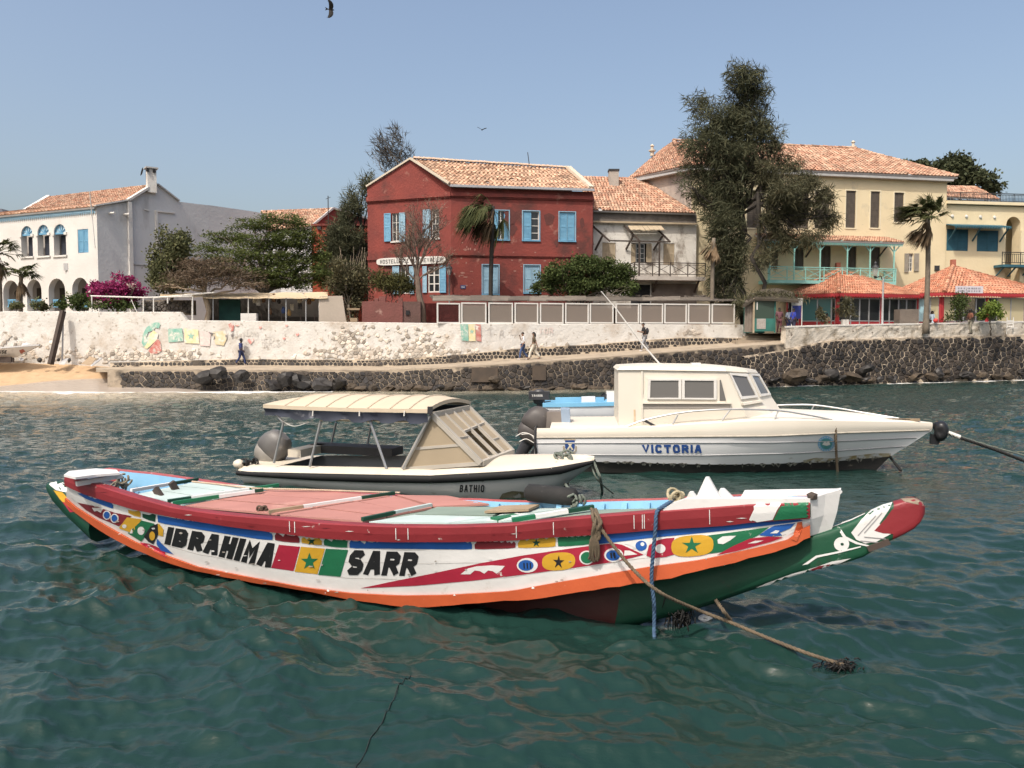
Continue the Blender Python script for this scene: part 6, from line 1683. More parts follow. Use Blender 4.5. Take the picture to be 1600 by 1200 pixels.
# green paint over the stern part of the bottom
# rails
rail = MB(); rows = []
for px in stn:
	t, b = prow(px, 'rt'), prow(px, 'rb'); j = r_.uniform(-.004, .004)
	o = PX.n * (.035 + j)
	rows.append([b + o * .2, b + o, b.lerp(t, .5) + o * 1.15, t + o * .9 - Vector((0, 0, .012)), t + o * .4, t - PX.n * .09, b - PX.n * .09])
near_rail = rail.loft(rows)
near_rail.poly(rows[0]); near_rail.poly(rows[-1])
railo = near_rail.build('gunwale_rail', p_red, pir)
fr_ = MB().loft([[PX.mir(p) for p in r] for r in rows]); fr_.build('gunwale_rail', boatpaint('faded_red_boat_paint', (.42, .09, .085)), pir)
# inner planking and floor
inn = MB(); rows = []
for px in stn[2:]:
	t = prow(px, 'rt'); a = t - PX.n * .095
	rows.append([PX.mir(a + Vector((0, 0, -.004))), PX.mir(a - PX.n * .05 - Vector((0, 0, .25))), PX.mir(a - PX.n * .12 - Vector((0, 0, .5)))])
inn.loft(rows)
inn.loft([[PX.mir(p) for p in r] for r in rows])
inn.loft([[r[2] + Vector((0, 0, .02)), PX.mir(r[2]) + Vector((0, 0, .02))] for r in rows])
inn.build('inner_planking', p_lblue, pir)
ribs = [px for px in range(190, 1040, 42)]
rm = MB()
for px in ribs:
	a = prow(px, 'rt') - PX.n * .12
	rm = MB(); rm.bar(PX.mir(a) - Vector((0, 0, .02)), PX.mir(a - PX.n * .08 - Vector((0, 0, .4))), .06, .06)
	rm.build('rib', p_lblue, pir)
# deck
deck = MB(); rows = []
DROP = .085
for px in [p for p in stn if 200 <= p <= 1050]:
	a = prow(px, 'rt') - PX.n * .10 - Vector((0, 0, DROP)); b = PX.mir(a)
	rows.append([a.lerp(b, k / 6) + Vector((0, 0, .03 * math.sin(math.pi * k / 6))) for k in range(7)])
deck.loft(rows)
deck.build('deck_underlay', p_greygreen, pir)
deck_bvh = bvh_of(deck)
def on_deck(x, y, up=0.0):
	h, n_, _, _ = deck_bvh.ray_cast(CAM, ray(x, y).normalized())
	if h is None: h = W(x, y, .86)
	return h + Vector((0, 0, up))
def boards(q, k, m_, up=.012, th=.022, name='deck_board', gap=.012):
	"""quad of photo corners (near-left, near-right, far-right, far-left) laid as k boards"""
	A, B, C, D = [on_deck(*p) for p in q]
	for i in range(k):
		u0, u1 = i / k + gap, (i + 1) / k - gap; n = 5
		mb = MB(); rw = []
		lift = r_.uniform(0, .008)
		for j in range(n + 1):
			v = j / n
			p = A.lerp(B, v).lerp(D.lerp(C, v), u0); s = A.lerp(B, v).lerp(D.lerp(C, v), u1)
			zz = Vector((0, 0, up + lift))
			rw.append([p + zz, s + zz, s + zz + Vector((0, 0, th)), p + zz + Vector((0, 0, th))])
		mb.loft(rw, True); mb.poly(rw[0]); mb.poly(rw[-1])
		mb.build(name, m_, pir)
boards([(212, 777), (282, 793), (428, 766), (306, 757)], 3, p_mint)
boards([(288, 795), (430, 808), (612, 779), (434, 767)], 3, p_pink)
boards([(436, 809), (566, 819), (676, 797), (618, 779)], 3, p_pink, gap=.008)
boards([(680, 797), (620, 779), (700, 780), (765, 793)][::1], 1, p_pink, .02)
boards([(576, 820), (700, 822), (770, 812), (648, 809)], 1, p_mint)
boards([(650, 809), (770, 811), (800, 797), (684, 797)], 1, p_greygreen)
boards([(705, 822), (800, 818), (850, 806), (775, 812)], 1, p_mint)
boards([(805, 797), (775, 811), (905, 797), (900, 790)], 1, p_mint, .008)
def pole(a, b, segs, w=.05, name='thwart', up=.055):
	A, B = on_deck(*a, up), on_deck(*b, up)
	for u0, u1, m_ in segs:
		MB().bar(A.lerp(B, u0), A.lerp(B, u1 - .002), w, .04).build(name, m_, pir)
pole((205, 773), (309, 755), [(0, .6, p_white), (.6, 1, p_dgreen)])
pole((262, 790), (436, 764), [(0, .2, p_dgreen), (.2, .72, p_white), (.72, 1, p_green)])
pole((270, 793), (412, 772), [(0, .5, p_green), (.5, .9, p_white), (.9, 1, p_dgreen)], .04)
pole((420, 807), (617, 777), [(0, .26, raw_wood), (.26, .72, p_white), (.72, 1, p_dgreen)], .045)
pole((566, 819), (674, 796), [(0, .45, p_dgreen), (.45, 1, p_mint)], .045)
pole((772, 818), (925, 793), [(0, .22, p_green), (.22, .62, p_white), (.62, 1, p_green)], .12, up=.04)
pole((800, 820), (928, 799), [(0, .28, p_green), (.28, .68, p_white), (.68, 1, p_dgreen)], .06, up=.05)
for (a, b) in (((252, 781), (243, 779)), ((276, 771), (268, 769))):
	MB().bar(on_deck(*a, .03), on_deck(*b, .13), .05, .08).build('cleat', dark_wood, pir)
# stern board and stern post
sz_ = 1.07
sb_ = [W(100, 745, sz_), W(108, 739, sz_), W(150, 735, sz_), W(182, 737, sz_), W(187, 742, sz_), W(150, 745, sz_), W(118, 749, sz_)]
MB().prism(sb_, Vector((0, 0, .028)), True).build('stern_board', p_white, pir)
tr = MB(); tr.loft([[prow(104, k) for k in ('rt', 'bb', 'ot', 'ch')], [PX.mir(prow(104, k)) for k in ('rt', 'bb', 'ot', 'ch')]]); tr.build('transom', p_white, pir)
MB().bar(on_deck(205, 773, .02) + Vector((-.75, .1, .1)), W(190, 743, 1.02), .06).build('stern_thwart', p_white, pir)
def log(stations, hw, n=10, e=.7):
	rows = []
	for (px, y0, y1), w in zip(stations, hw):
		a, b = PX.at(px, y0, 0), PX.at(px, y1, 0); c = (a + b) / 2; h = (a.z - b.z) / 2
		ring = []
		for j in range(n):
			an = 2 * math.pi * j / n; cx_, sx_ = math.cos(an), math.sin(an)
			ring.append(c + PX.n * w * math.copysign(abs(cx_) ** e, cx_) + Vector((0, 0, h * math.copysign(abs(sx_) ** e, sx_))))
		rows.append(ring)
	mb = MB().loft(rows, True); mb.poly(rows[0]); mb.poly(rows[-1]); return mb
sp = log([(160, 800, 845), (135, 782, 826), (115, 764, 812), (102, 752, 800), (90, 751, 786), (80, 753, 768), (77, 757, 763)], [.22, .17, .13, .11, .10, .08, .04])
sternpost = sp.build('stern_post', p_dgreen, pir, True)
# stem wedge and white foredeck
NS = [PX.at(1266, 780, .20), PX.at(1266, 812, .17), PX.at(1258, 840, .12)]; FS = [PX.at(1314, 765, .05), PX.at(1308, 800, .04), PX.at(1299, 829, .03)]
wd = MB(); mid_ = [(a + b) / 2 - PX.n * .02 for a, b in zip(NS, FS)]
sym(PX, wd, [NS, mid_, FS]); wd.loft([FS, [PX.mir(p) for p in FS]])
wd.poly([NS[0], mid_[0], FS[0], PX.mir(FS[0]), PX.mir(mid_[0]), PX.mir(NS[0])])
wd.build('stem_planks', p_white, pir)
fd = MB(); rows = []
ycap = curve([(1036, 796.5), (1050, 787), (1072, 779.5), (1266, 779)])
for px in (1036, 1050, 1072, 1110, 1150, 1190, 1230, 1266):
	a = prow(px, 'rt') + PX.n * .01; b = PX.at(px, ycap(px), hbr(px) + .012); c = b - PX.n * .16
	c = b - PX.n * .09; e = a - PX.n * .10 - Vector((0, 0, .02)); rows.append([a, b, c, e, PX.mir(e), PX.mir(e) - Vector((0, 0, .2))])
fd.loft(rows); fd.poly(rows[-1][:4]); fd.build('foredeck', p_white, pir)
MB().prism([PX.at(x, y, -.14) for x, y in ((1155, 781), (1163, 767), (1312, 764.5), (1316, 769), (1310, 776), (1240, 781))], -PX.n * .05, True).build('bow_bulwark', p_white, pir)
for pts, off in (([(1086, 781), (1102, 746), (1107, 746), (1126, 780)], .0), ([(1071, 781), (1077, 769), (1082, 769), (1090, 780)], .06), ([(1116, 780), (1125, 764), (1131, 764), (1146, 779)], -.12)):
	MB().prism([PX.at(x, y, off) for x, y in pts], -PX.n * .06, True).build('splash_board', p_white, pir)
MB().blob(PX.at(1268, 776, .18), (.06, .05, .05), 4, .3, 1).build('stem_knot', dark_wood, pir)
# spur
spur_st = [(1150, 862, 925), (1200, 850, 913), (1240, 840, 898), (1265, 835, 891), (1300, 825, 882), (1325, 814, 876), (1350, 803, 868), (1375, 790, 852), (1395, 785, 841), (1412, 780, 833), (1428, 779, 824), (1438, 783, 814), (1443, 789, 805)]
sg_ = log(spur_st, [.06, .07, .08, .085, .09, .09, .09, .09, .088, .085, .08, .07, .04], 20, .3)
sg_.build('bow_spur', mat('green_spur_paint', (.014, .085, .042), (.009, .058, .03), 2.2, .45, .4, 12, stain=(3.5, .62, .68, (.30, .36, .30)), stain2=(2, .6, .7, (.03, .04, .025))), pir, True)
# painted decoration, each colour a skin on the planks
side_bvh = bvh_of(side, orr); rail_bvh = bvh_of(near_rail); spur_bvh = bvh_of(sg_); stp_bvh = bvh_of(sp)
DEC = {}
def dec(m_, poly, off=.004, bv=None, name='painted_ornament', step=7):
	mb = MB(); paint(mb, bv or side_bvh, poly, off * .45 + .0022, step)
	if mb.f: mb.build(name, m_, pir)
def band(x0, x1, m_, off=.004, notch=3):
	n = max(2, int((x1 - x0) / 12)); xs_ = [lerp(x0, x1, k / n) for k in range(n + 1)]
	up = [(x, yrb(x) - 1.2) for x in xs_]; lo = [(x, ybb(x) - .6) for x in reversed(xs_)]
	lo[0] = (lo[0][0] - 1.2, lo[0][1] - 1); lo[-1] = (lo[-1][0] + 1.2, lo[-1][1] - 1)
	dec(m_, up + lo, off, name='painted_band')
for x0, x1, m_ in ((120, 178, p_blue), (200, 221, p_yellow), (222, 244, p_dgreen), (246, 427, p_blue), (429, 469, p_maroon), (470.5, 504, p_yellow), (505.5, 543.5, p_green), (545.5, 738.5, p_blue), (741, 806.5, p_maroon),
				   (808.5, 869, p_yellow), (871, 924, p_green), (925, 1256, p_blue)): band(x0, x1, m_)
dec(p_dgreen, star(487, 845, 7.5), .008); dec(p_dgreen, star(838, 848, 7), .008)
for poly, m_ in (([(436, 851), (469, 854), (459, 892), (424, 887)], p_red2), ([(470.5, 854), (508, 857), (496, 897), (460.5, 893)], p_yellow), ([(509.5, 857), (544, 859), (532, 901), (497.5, 898)], p_green)):
	dec(m_, poly, .004, name='flag_panel')
dec(p_green, star(484, 877, 14), .009)
# crimson flame
dec(p_red2, [(563, 919), (610, 909), (675, 896), (712, 888), (750, 880), (815, 868), (890, 857), (935, 851), (958, 848.5), (972, 851), (985, 857), (1006, 866.5), (985, 872), (965, 877), (890, 888), (815, 898), (740, 907), (650, 915)])
dec(p_white, [(720, 897), (731, 888), (745, 884.5), (768, 883), (789, 884), (783, 891), (776, 896), (770, 892), (763, 891), (757, 896), (750, 892), (742, 891), (735, 897)], .008)
dec(p_white, [(976, 860), (984, 860), (996, 866), (975, 868)], .008)
for x, y, rx, ry, m_ in ((824, 883, 16.5, 11.5, p_white), (959, 867, 15, 11, p_white), (917, 871, 12, 11, p_white)): dec(m_, oval(x, y, rx, ry), .008)
for x, y, rx, ry, m_ in ((822, 883, 12, 8.5, p_blue), (958, 867.5, 11, 8.3, p_blue), (917, 871, 9.5, 9, p_green)): dec(m_, oval(x, y, rx, ry), .012)
for x in (819, 824, 829): dec(p_black, [(x - 1.2, 879), (x + .8, 879), (x + 1.4, 888), (x - .6, 888)], .016)
for x in (955, 960): dec(p_black, [(x - 2, 863), (x + 1, 863), (x + 2.4, 872), (x - .6, 872)], .016)
dec(p_yellow, oval(873, 877, 26, 14, 22, 2.6, -.06), .008); dec(p_black, star(873, 878, 11, .85, .05, .36), .013)
dec(p_white, [(975, 849), (1000, 845), (1016, 844), (1014, 858), (1008, 866), (998, 858), (986, 853)], .003)
dec(p_blue, oval(1002, 852.5, 9, 8), .008); dec(p_white, oval(1004, 850, 3, 3), .012)
dec(p_red2, [(1010, 868), (1014, 852), (1024, 845), (1040, 841), (1054, 840), (1050, 853), (1054, 866), (1040, 870), (1020, 872)], .006)
dec(p_white, oval(1032, 857, 8, 7), .011)
dec(p_green, [(1095, 838), (1140, 832), (1202, 823.5), (1185, 836), (1160, 848), (1130, 862), (1085, 868)], .005)
dec(p_yellow, oval(1082, 852.5, 33, 16.5, 24, 2.8, -.07), .010); dec(p_green, star(1081, 852, 14, 1.15, 0, .36), .015)
dec(p_white, [(1121, 843), (1129, 838), (1141, 837), (1150, 837), (1141, 844), (1130, 850), (1122, 849)], .010)
dec(p_red2, [(1120, 867), (1145, 853), (1172, 841), (1200, 838), (1224, 839), (1205, 846), (1182, 852), (1150, 861)], .008)
dec(p_white, [(1168, 849), (1180, 844.5), (1193, 844), (1182, 848)], .012)
dec(p_blue, [(1186, 836), (1199, 827), (1210, 821), (1243, 817), (1235, 825), (1218, 832), (1222, 836), (1205, 838)], .008)
dec(p_white, [(1203, 833), (1212, 828), (1218, 829), (1214, 833)], .012)
# orange carried up the bow edge
dec(p_orange, [(1236, 842), (1243, 824), (1246, 816), (1253, 815), (1254, 824), (1245, 846)], .012)
# stern ornaments
dec(p_maroon, [(121, 785), (150, 791), (180, 801), (206, 806), (196, 815), (186, 822), (155, 809), (135, 797)])
for x, y in ((167.5, 804.5), (179.5, 809.5)): dec(p_white, oval(x, y, 6.3, 7.2), .008); dec(p_blue, oval(x, y, 4.6, 5.6), .012)
dec(p_white, [(144, 793), (162, 794), (158, 801), (152, 798), (148, 799)], .008)
dec(p_yellow, [(186, 825), (199, 808), (222, 811), (207, 833)], .006)
dec(p_green, [(200, 833), (222, 813), (242, 818), (221, 846)], .006)
dec(p_white, oval(221, 829, 5.5, 6.5), .010); dec(p_white, [(203, 833), (207, 825), (208, 833)], .010); dec(p_white, oval(195, 822, 3.5, 3), .010)
dec(p_black, [(225, 838), (236, 822), (247, 818), (248, 834), (240, 850), (232, 846)], .008)
dec(p_yellow, oval(238.5, 837, 4.5, 7), .012); dec(p_yellow, [(244, 819), (249, 818), (256, 827), (255, 838), (248, 836)], .007)
dec(p_red2, [(219, 847), (232, 849), (243, 853), (265, 864), (262, 872), (240, 861), (222, 852)], .005)
dec(p_white, [(226, 849), (236, 852), (242, 859), (228, 853)], .009)
dec(p_blue, [(246, 841), (253, 849), (272, 866), (252, 860), (245, 850)], .009)
# worn spots
seam_m = mat('hull_plank_seam', (.42, .40, .37), (.60, .58, .55), 7, .7)
cr_ = random.Random(31)
for k in range(52):
	x = cr_.uniform(130, 1225); v = cr_.choice((.2, .45, .6, .8, .97, 1.02, 1.1)) + cr_.uniform(-.06, .06)
	y = lerp(ybb(x), yot(x), v); w = cr_.uniform(1, 5); h_ = cr_.uniform(.7, 2.0); n = 7
	pol = [(x + w * cr_.uniform(.5, 1) * math.cos(a), y + h_ * cr_.uniform(.5, 1) * math.sin(a)) for a in [2 * math.pi * j / n for j in range(n)]]
	dec(cr_.choice((seam_m, p_white, p_white, mat('grime', (.22, .19, .16), (.4, .37, .33), 9, .8))) if v > .7 or cr_.random() < .6 else mat('grime', (.22, .19, .16), (.4, .37, .33), 9, .8), pol, .0225 if v < .94 else .004, name='paint_chip')
for k in range(20):
	x = cr_.uniform(130, 1160); y = lerp(yrt(x), yrb(x), cr_.uniform(.3, .9)); w = cr_.uniform(2, 9)
	dec(cr_.choice((seam_m, p_maroon, p_maroon, p_maroon)), [(x - w, y), (x, y - cr_.uniform(.4, 1.2)), (x + w, y - .2), (x, y + cr_.uniform(.4, 1.0))], .006, rail_bvh, 'paint_chip')
# name
for txt, a_, g__, th__, box_ in (('IBRAHIMA', .74, .11, .32, ((264, 823), (435, 850), (422, 888), (258, 850))), ('SARR', .84, .12, .30, ((549, 859), (656, 863), (648, 900), (540, 898)))):
	for lq in text_quads(txt, a_, g__, th__, True):
		lm_ = MB()
		for k, q in enumerate(lq): paint(lm_, side_bvh, quadmap(q, *box_), .0036 + .0002 * k, 5)
		lm_.build('letter', p_black, pir)
for v_ in (.30, .66):
	for x0 in range(130, 1230, 110):
		dec(seam_m, [(x, lerp(ybb(x), yot(x), v_) + .6 * math.sin(x * .05)) for x in range(x0, x0 + 109, 12)] + [(x, lerp(ybb(x), yot(x), v_) + .6 * math.sin(x * .05) + .9) for x in reversed(range(x0, x0 + 109, 12))], .0006, name='plank_seam')
# rail: white and green ends, scuffs
dec(p_white, [(1168, 818), (1173, 806), (1178, 796), (1177, 786), (1222, 785), (1214, 797), (1207, 812)], .006, rail_bvh)
dec(p_green, [(1208, 813), (1216, 797), (1224, 786), (1266, 785), (1266, 808)], .006, rail_bvh)
for x in (452, 460, 618, 637, 806, 864, 1003, 1006, 1108, 990):
	dec(p_white, [(x, yrt(x) + 4), (x + 1.1, yrt(x) + 4), (x + 1.6, yrb(x) - 3), (x + .4, yrb(x) - 3)], .006, rail_bvh, 'paint_scratch')
# spur: white chevron, red tip, rosette
dec(p_white, [(1330, 832), (1346, 812), (1362, 797), (1380, 789), (1395, 785), (1388, 798), (1374, 818), (1392, 834), (1370, 846), (1352, 849), (1338, 843)], .006, spur_bvh)
dec(p_red, [(1366, 829), (1384, 810), (1393, 797), (1412, 786), (1430, 783), (1440, 790), (1441, 800), (1432, 812), (1412, 826), (1396, 834), (1380, 833)], .010, spur_bvh)
for a, b in (((1340, 836), (1368, 805)), ((1350, 838), (1384, 841)), ((1350, 832), (1378, 800)), ((1344, 844), (1376, 847))):
	dec(p_black if False else mat('grey_line_paint', (.22, .22, .22), (.3, .3, .3), 3, .6), [(a[0], a[1]), (b[0], b[1]), (b[0] + .6, b[1] + 1.6), (a[0] + .6, a[1] + 1.6)], .014, spur_bvh)
dec(p_white, oval(1315, 850, 12, 11), .006, spur_bvh); dec(p_dgreen, oval(1316, 850, 2.6, 2.2), .012, spur_bvh)
for q in ([(1253, 838), (1290, 826), (1330, 812), (1352, 802), (1352, 803.6), (1330, 814), (1290, 828), (1253, 840)], [(1308, 824), (1312, 824), (1322, 838), (1340, 847), (1362, 853), (1362, 855), (1338, 850), (1318, 841)],
		  [(1252, 884), (1275, 868), (1310, 861), (1345, 853), (1345, 855), (1310, 864), (1277, 871), (1254, 887)]): dec(p_white, q, .007, spur_bvh, step=10)
dec(p_white, [(1362, 852), (1375, 849), (1388, 844), (1389, 848), (1372, 855), (1364, 856)], .012, spur_bvh)
tip_ = [q for q in spur_st if q[0] >= 1395]
log([(x, a - .4, b + .4) for x, a, b in tip_] + [(1445, 791, 802)], [.094, .091, .086, .077, .046, .02], 20, .3).build('spur_tip', p_red, pir, True)
dec(mat('worn_bare_tip', (.20, .15, .10), (.3, .25, .19), 5, .8), [(1408, 780.5), (1428, 779.6), (1440, 785), (1441, 790), (1428, 787), (1412, 784)], .016, spur_bvh)
MB().bar(PX.at(1356, 858, .10), PX.at(1390, 846, .10), .03, .05).build('spur_batten', dark_wood, pir)
dec(p_white, [(1168, 921), (1190, 908), (1230, 898), (1262, 890), (1300, 877), (1330, 872), (1300, 885), (1262, 895), (1215, 910)], .006, spur_bvh)
dec(p_maroon, [(1265, 890), (1280, 884), (1298, 881), (1290, 887), (1275, 892)], .010, spur_bvh)
# stern post colours
dec(p_white, [(77, 757), (82, 752), (92, 751), (103, 757), (106, 770), (98, 768), (88, 766)], .006, stp_bvh)
dec(p_yellow, [(84, 766), (98, 769), (106, 778), (112, 790), (104, 790), (94, 780)], .007, stp_bvh)
dec(p_red2, [(98, 784), (112, 788), (120, 800), (110, 800)], .009, stp_bvh)
# ------------------------------------------------------------------ outboard engine builder
def outboard(parent, c, yaw, tilt, s, m_cowl, m_band, m_leg, text=None):
	"""cowl > band, leg, bracket, propeller; c is the clamp point, tilt in radians (raised)"""
	R = Matrix.Rotation(yaw, 3, 'Z') @ Matrix.Rotation(tilt, 3, 'Y')
	T = lambda x, y, z: Vector(c) + R @ (Vector((x, y, z)) * s)
	def sect(z, x0, x1, w, n=12, p=3.0):
		out = []
		for j in range(n):
			a = 2 * math.pi * j / n; cc, ss = math.cos(a), math.sin(a)
			out.append(T((x0 + x1) / 2 + (x1 - x0) / 2 * math.copysign(abs(cc) ** (2 / p), cc), w * math.copysign(abs(ss) ** (2 / p), ss), z))
		return out
	rows = [sect(.285, -.33, .22, .19), sect(.30, -.36, .24, .205), sect(.42, -.36, .24, .21), sect(.55, -.33, .22, .20), sect(.66, -.26, .17, .16), sect(.71, -.16, .10, .09)]
	mb = MB().loft(rows, True); mb.poly(rows[-1])
	eng = mb.build('outboard_engine', m_cowl, parent, True)
	rows = [sect(.02, -.22, .16, .13), sect(.06, -.29, .20, .17), sect(.16, -.33, .22, .19), sect(.27, -.345, .23, .20), sect(.284, -.33, .22, .19)]
	MB().loft(rows, True).build('engine_band', m_band, eng, True)
	rows = [sect(.04, -.16, .08, .10, 10, 2), sect(-.25, -.15, .05, .07, 10, 2), sect(-.55, -.16, .06, .055, 10, 2), sect(-.58, -.30, .08, .10, 10, 2), sect(-.60, -.30, .08, .10, 10, 2), sect(-.72, -.14, .06, .05, 10, 2), sect(-.95, -.08, .02, .02, 10, 2)]
	MB().loft(rows, True).build('engine_leg', m_leg, eng, True)
	mb = MB(); mb.tube([T(-.32, 0, -.74), T(-.2, 0, -.74), T(.1, 0, -.74), T(.18, 0, -.74)], [.03 * s, .075 * s, .07 * s, .02 * s], 8)
	for k in range(3):
		a = k * 2.094; y1, z1 = math.cos(a) * .17, math.sin(a) * .17; y2, z2 = math.cos(a + .6) * .16, math.sin(a + .6) * .16
		mb.poly([T(-.33, 0, -.74), T(-.30, y1, -.74 + z1), T(-.36, y2, -.74 + z2)])
	mb.build('propeller', m_leg, eng)
	mb = MB(); mb.obox(T(.10, -.11, -.30), R @ Vector((.16 * s, 0, 0)), R @ Vector((0, .22 * s, 0)), R @ Vector((0, 0, .36 * s)))
	mb.tube([T(.15, 0, .1), T(.5, 0, .16)], .025 * s, 6); mb.build('clamp_bracket', m_leg, eng)
	return eng, T
eng_grey = mat('sun_faded_grey_cowl', (.13, .125, .12), (.095, .09, .088), 3, .45, .15, 20, stain=(3, .6, .75, (.27, .24, .21)))
eng_dark = mat('dark_cowl', (.045, .046, .05), (.03, .03, .034), 3, .4, .1, 20)
eng_brown = mat('brown_grey_cowl', (.085, .075, .068), (.06, .053, .05), 3, .5, .15, 20, stain=(3, .62, .75, (.16, .14, .12)))
pale_band = mat('pale_engine_band', (.26, .24, .215), (.17, .16, .14), 3, .5, .1, 20)
# ------------------------------------------------------------------ canopy motorboat
BX = Axis((-.64, 15.14), (.943, -.333))
bat = thing('canopy_motorboat', 'grey white motorboat with cream ribbed canopy, tan windscreen and black rubber rail', 'boat', (BX.a.x, BX.a.y, 0))
b_cream = mat('cream_gelcoat', (.62, .56, .455), (.56, .50, .40), 1.4, .45, .15, 10, stain=(1.5, .6, .78, (.55, .45, .32)))
b_hull = mat('dirty_white_hull', (.46, .46, .44), (.40, .40, .38), 1.2, .4, .2, 12, stain=(1.3, .60, .74, (.22, .19, .13), (1, 1, 2.5)), stain2=(3.5, .66, .74, (.10, .085, .05)))
b_rub = mat('black_rubber_rail', (.010, .010, .011), (.007, .007, .007), 2, .75, .25, 20, stain=(14, .69, .72, (.35, .33, .3)))
b_tan = mat('tan_canvas_panel', (.36, .29, .20), (.31, .25, .17), 1.2, .85, .2, 10)
b_frame = mat('beige_screen_frame', (.44, .40, .34), (.36, .33, .28), 2, .6, .2, 14)
b_steel = mat('galvanised_tube', (.46, .46, .46), (.36, .36, .36), 3, .4, .1, 20, metal=.6)
b_canopy = mat('cream_canopy', (.55, .46, .34), (.50, .41, .30), 1.2, .7, .15, 8, stain=(1.2, .62, .8, (.62, .46, .32)))  # the canopy's own cream colour
b_navy = mat('navy_valance', (.03, .035, .055), (.04, .045, .06), 2, .85, .3, 12, stain=(2.5, .6, .7, (.18, .18, .2)))
b_in = mat('grey_boat_interior', (.34, .34, .34), (.27, .27, .27), 1.5, .6, .2, 10)
b_dark = mat('dark_seat_vinyl', (.07, .065, .062), (.05, .046, .045), 2, .6, .2, 10)
bh = curve([(0, .86), (.08, .97), (.4, 1.05), (.66, .98), (.80, .76), (.91, .44), (.97, .17), (1, .02)])
brt = curve([(372, 735), (390, 737), (470, 739), (570, 741), (670, 743), (700, 741), (780, 737), (860, 731), (928, 719)])
brb = curve([(372, 742), (410, 745), (490, 750), (570, 753), (670, 754.5), (720, 753), (800, 748), (880, 740), (928, 724)])
bwl = curve([(389, 757), (450, 761), (550, 768.5), (670, 776), (720, 779), (780, 782), (840, 778), (866, 772), (888, 754)])
U = [0, .03, .06, .1, .16, .22, .3, .38, .46, .54, .62, .7, .76, .82, .87, .91, .94, .97, .985, 1]
rub = MB(); rows = []; hull = MB(); hrows = []; gun = MB(); grows = []
for u in U:
	px = lerp(372, 928, u); h = bh(u)
	t, b = BX.at(px, brt(px), h + .01), BX.at(px, brb(px), h)
	rows.append([b - BX.n * .03, b + BX.n * .05, b.lerp(t, .5) + BX.n * .085, t + BX.n * .05, t - BX.n * .05])
	pw_ = lerp(386, 888, u); pm_ = lerp(380, 915, u)
	lw = BX.at(pw_, bwl(pw_), h * .86 * (1 if u < .9 else 1 - (u - .9) * 3));
	kl = lw - BX.n * (h * .35) - Vector((0, 0, .28))
	md = b.lerp(lw, .55) + BX.n * .035 * min(1, h * 2)
	hrows.append([b, b.lerp(md, .5) + BX.n * .01, md, lw, kl])
	inb = min(.24, h * .9)
	g = t - BX.n * inb + Vector((0, 0, .10 * min(1, h * 2)))
	grows.append([t - BX.n * .0, t - BX.n * inb * .35 + Vector((0, 0, .075 * min(1, h * 2))), g])
sym(BX, rub, rows); rub.build('rubber_rail', b_rub, bat, True)
sym(BX, hull, hrows); hull.loft([hrows[0], [BX.mir(p) for p in hrows[0]]])
hb_ = hull.build('hull', b_hull, bat, True)
bh_bvh = bvh_of(hull)
sym(BX, gun, grows)
ci = U.index(.54)
fore = [r[2] for r in grows[ci:]]
gun.loft([[p, p.lerp(BX.mir(p), .25) + Vector((0, 0, .05)), p.lerp(BX.mir(p), .5) + Vector((0, 0, .07)), p.lerp(BX.mir(p), .75) + Vector((0, 0, .05)), BX.mir(p)] for p in fore])
aft = [r[2] for r in grows[:4]]
gun.loft([[p, BX.mir(p)] for p in aft])
gun.build('deck', b_cream, bat, True)
cin = MB(); cr = [r[2] for r in grows[2:ci + 1]]
rr_ = [[p, p - BX.n * .03 - Vector((0, 0, .42))] for p in cr]
sym(BX, cin, rr_); cin.loft([[r[1], BX.mir(r[1])] for r in rr_]); cin.poly([rr_[-1][0], rr_[-1][1], BX.mir(rr_[-1][1]), BX.mir(rr_[-1][0])]); cin.poly([rr_[0][0], rr_[0][1], BX.mir(rr_[0][1]), BX.mir(rr_[0][0])])
cin.build('cockpit_lining', b_in, bat)
# bench along the far side and seat aft
a0, a1 = BX.at(500, 722, -.72), BX.at(630, 726, -.72)
MB().obox(Vector((a0.x, a0.y, .50)), Vector((a1.x - a0.x, a1.y - a0.y, 0)), BX.n * .5, Vector((0, 0, .16))).build('bench', b_dark, bat)
a0 = BX.at(450, 716, .5)
MB().obox(Vector((a0.x, a0.y, .50)), BX.d * .3, -BX.n * 1.0, Vector((0, 0, .16))).build('stern_seat', b_cream, bat)
# windscreen
T_, B_, F_ = BX.at(675, 648, .86), BX.at(630, 733, .86), BX.at(752, 724, .84)
scr = MB().bar(T_, B_, .07).bar(T_, F_, .09).bar(B_, F_, .07)
T2, B2, F2 = BX.mir(T_), BX.mir(B_), BX.mir(F_)
scr.bar(T2, B2, .07).bar(T2, F2, .09).bar(B2, F2, .06).bar(T_, T2, .09).bar(F_, F2, .09)
m1, m2 = T_.lerp(B_, .62), T_.lerp(F_, .62); scr.bar(m1, m2, .05); scr.bar(BX.mir(m1), BX.mir(m2), .05)
m3, m4 = T_.lerp(B_, .25), T_.lerp(F_, .25)
g4 = lambda u, v: T_.lerp(T2, u).lerp(F_.lerp(F2, u), v)
for u in (.28, .52, .76): scr.bar(g4(u, 0), g4(u, 1), .055)
scr.bar(g4(0, .5), g4(.28, .52), .045); scr.bar(g4(.28, .42), g4(1, .36), .045); scr.bar(g4(.76, .7), g4(1, .7), .04)
ws = scr.build('windscreen', b_frame, bat)
def panel(pts, nm='canvas_panel', m_=b_tan):
	n_ = (Vector(pts[1]) - Vector(pts[0])).cross(Vector(pts[2]) - Vector(pts[0])).normalized() * .012
	MB().prism(pts, n_).build(nm, m_, ws)
panel([T_, m1, m2]); panel([m1, B_, F_, m2]); panel([T2, B2, F2])
panel([g4(.02, .02), g4(.26, .02), g4(.26, .5), g4(.02, .49)]); panel([g4(.02, .52), g4(.26, .53), g4(.26, .97), g4(.02, .97)])
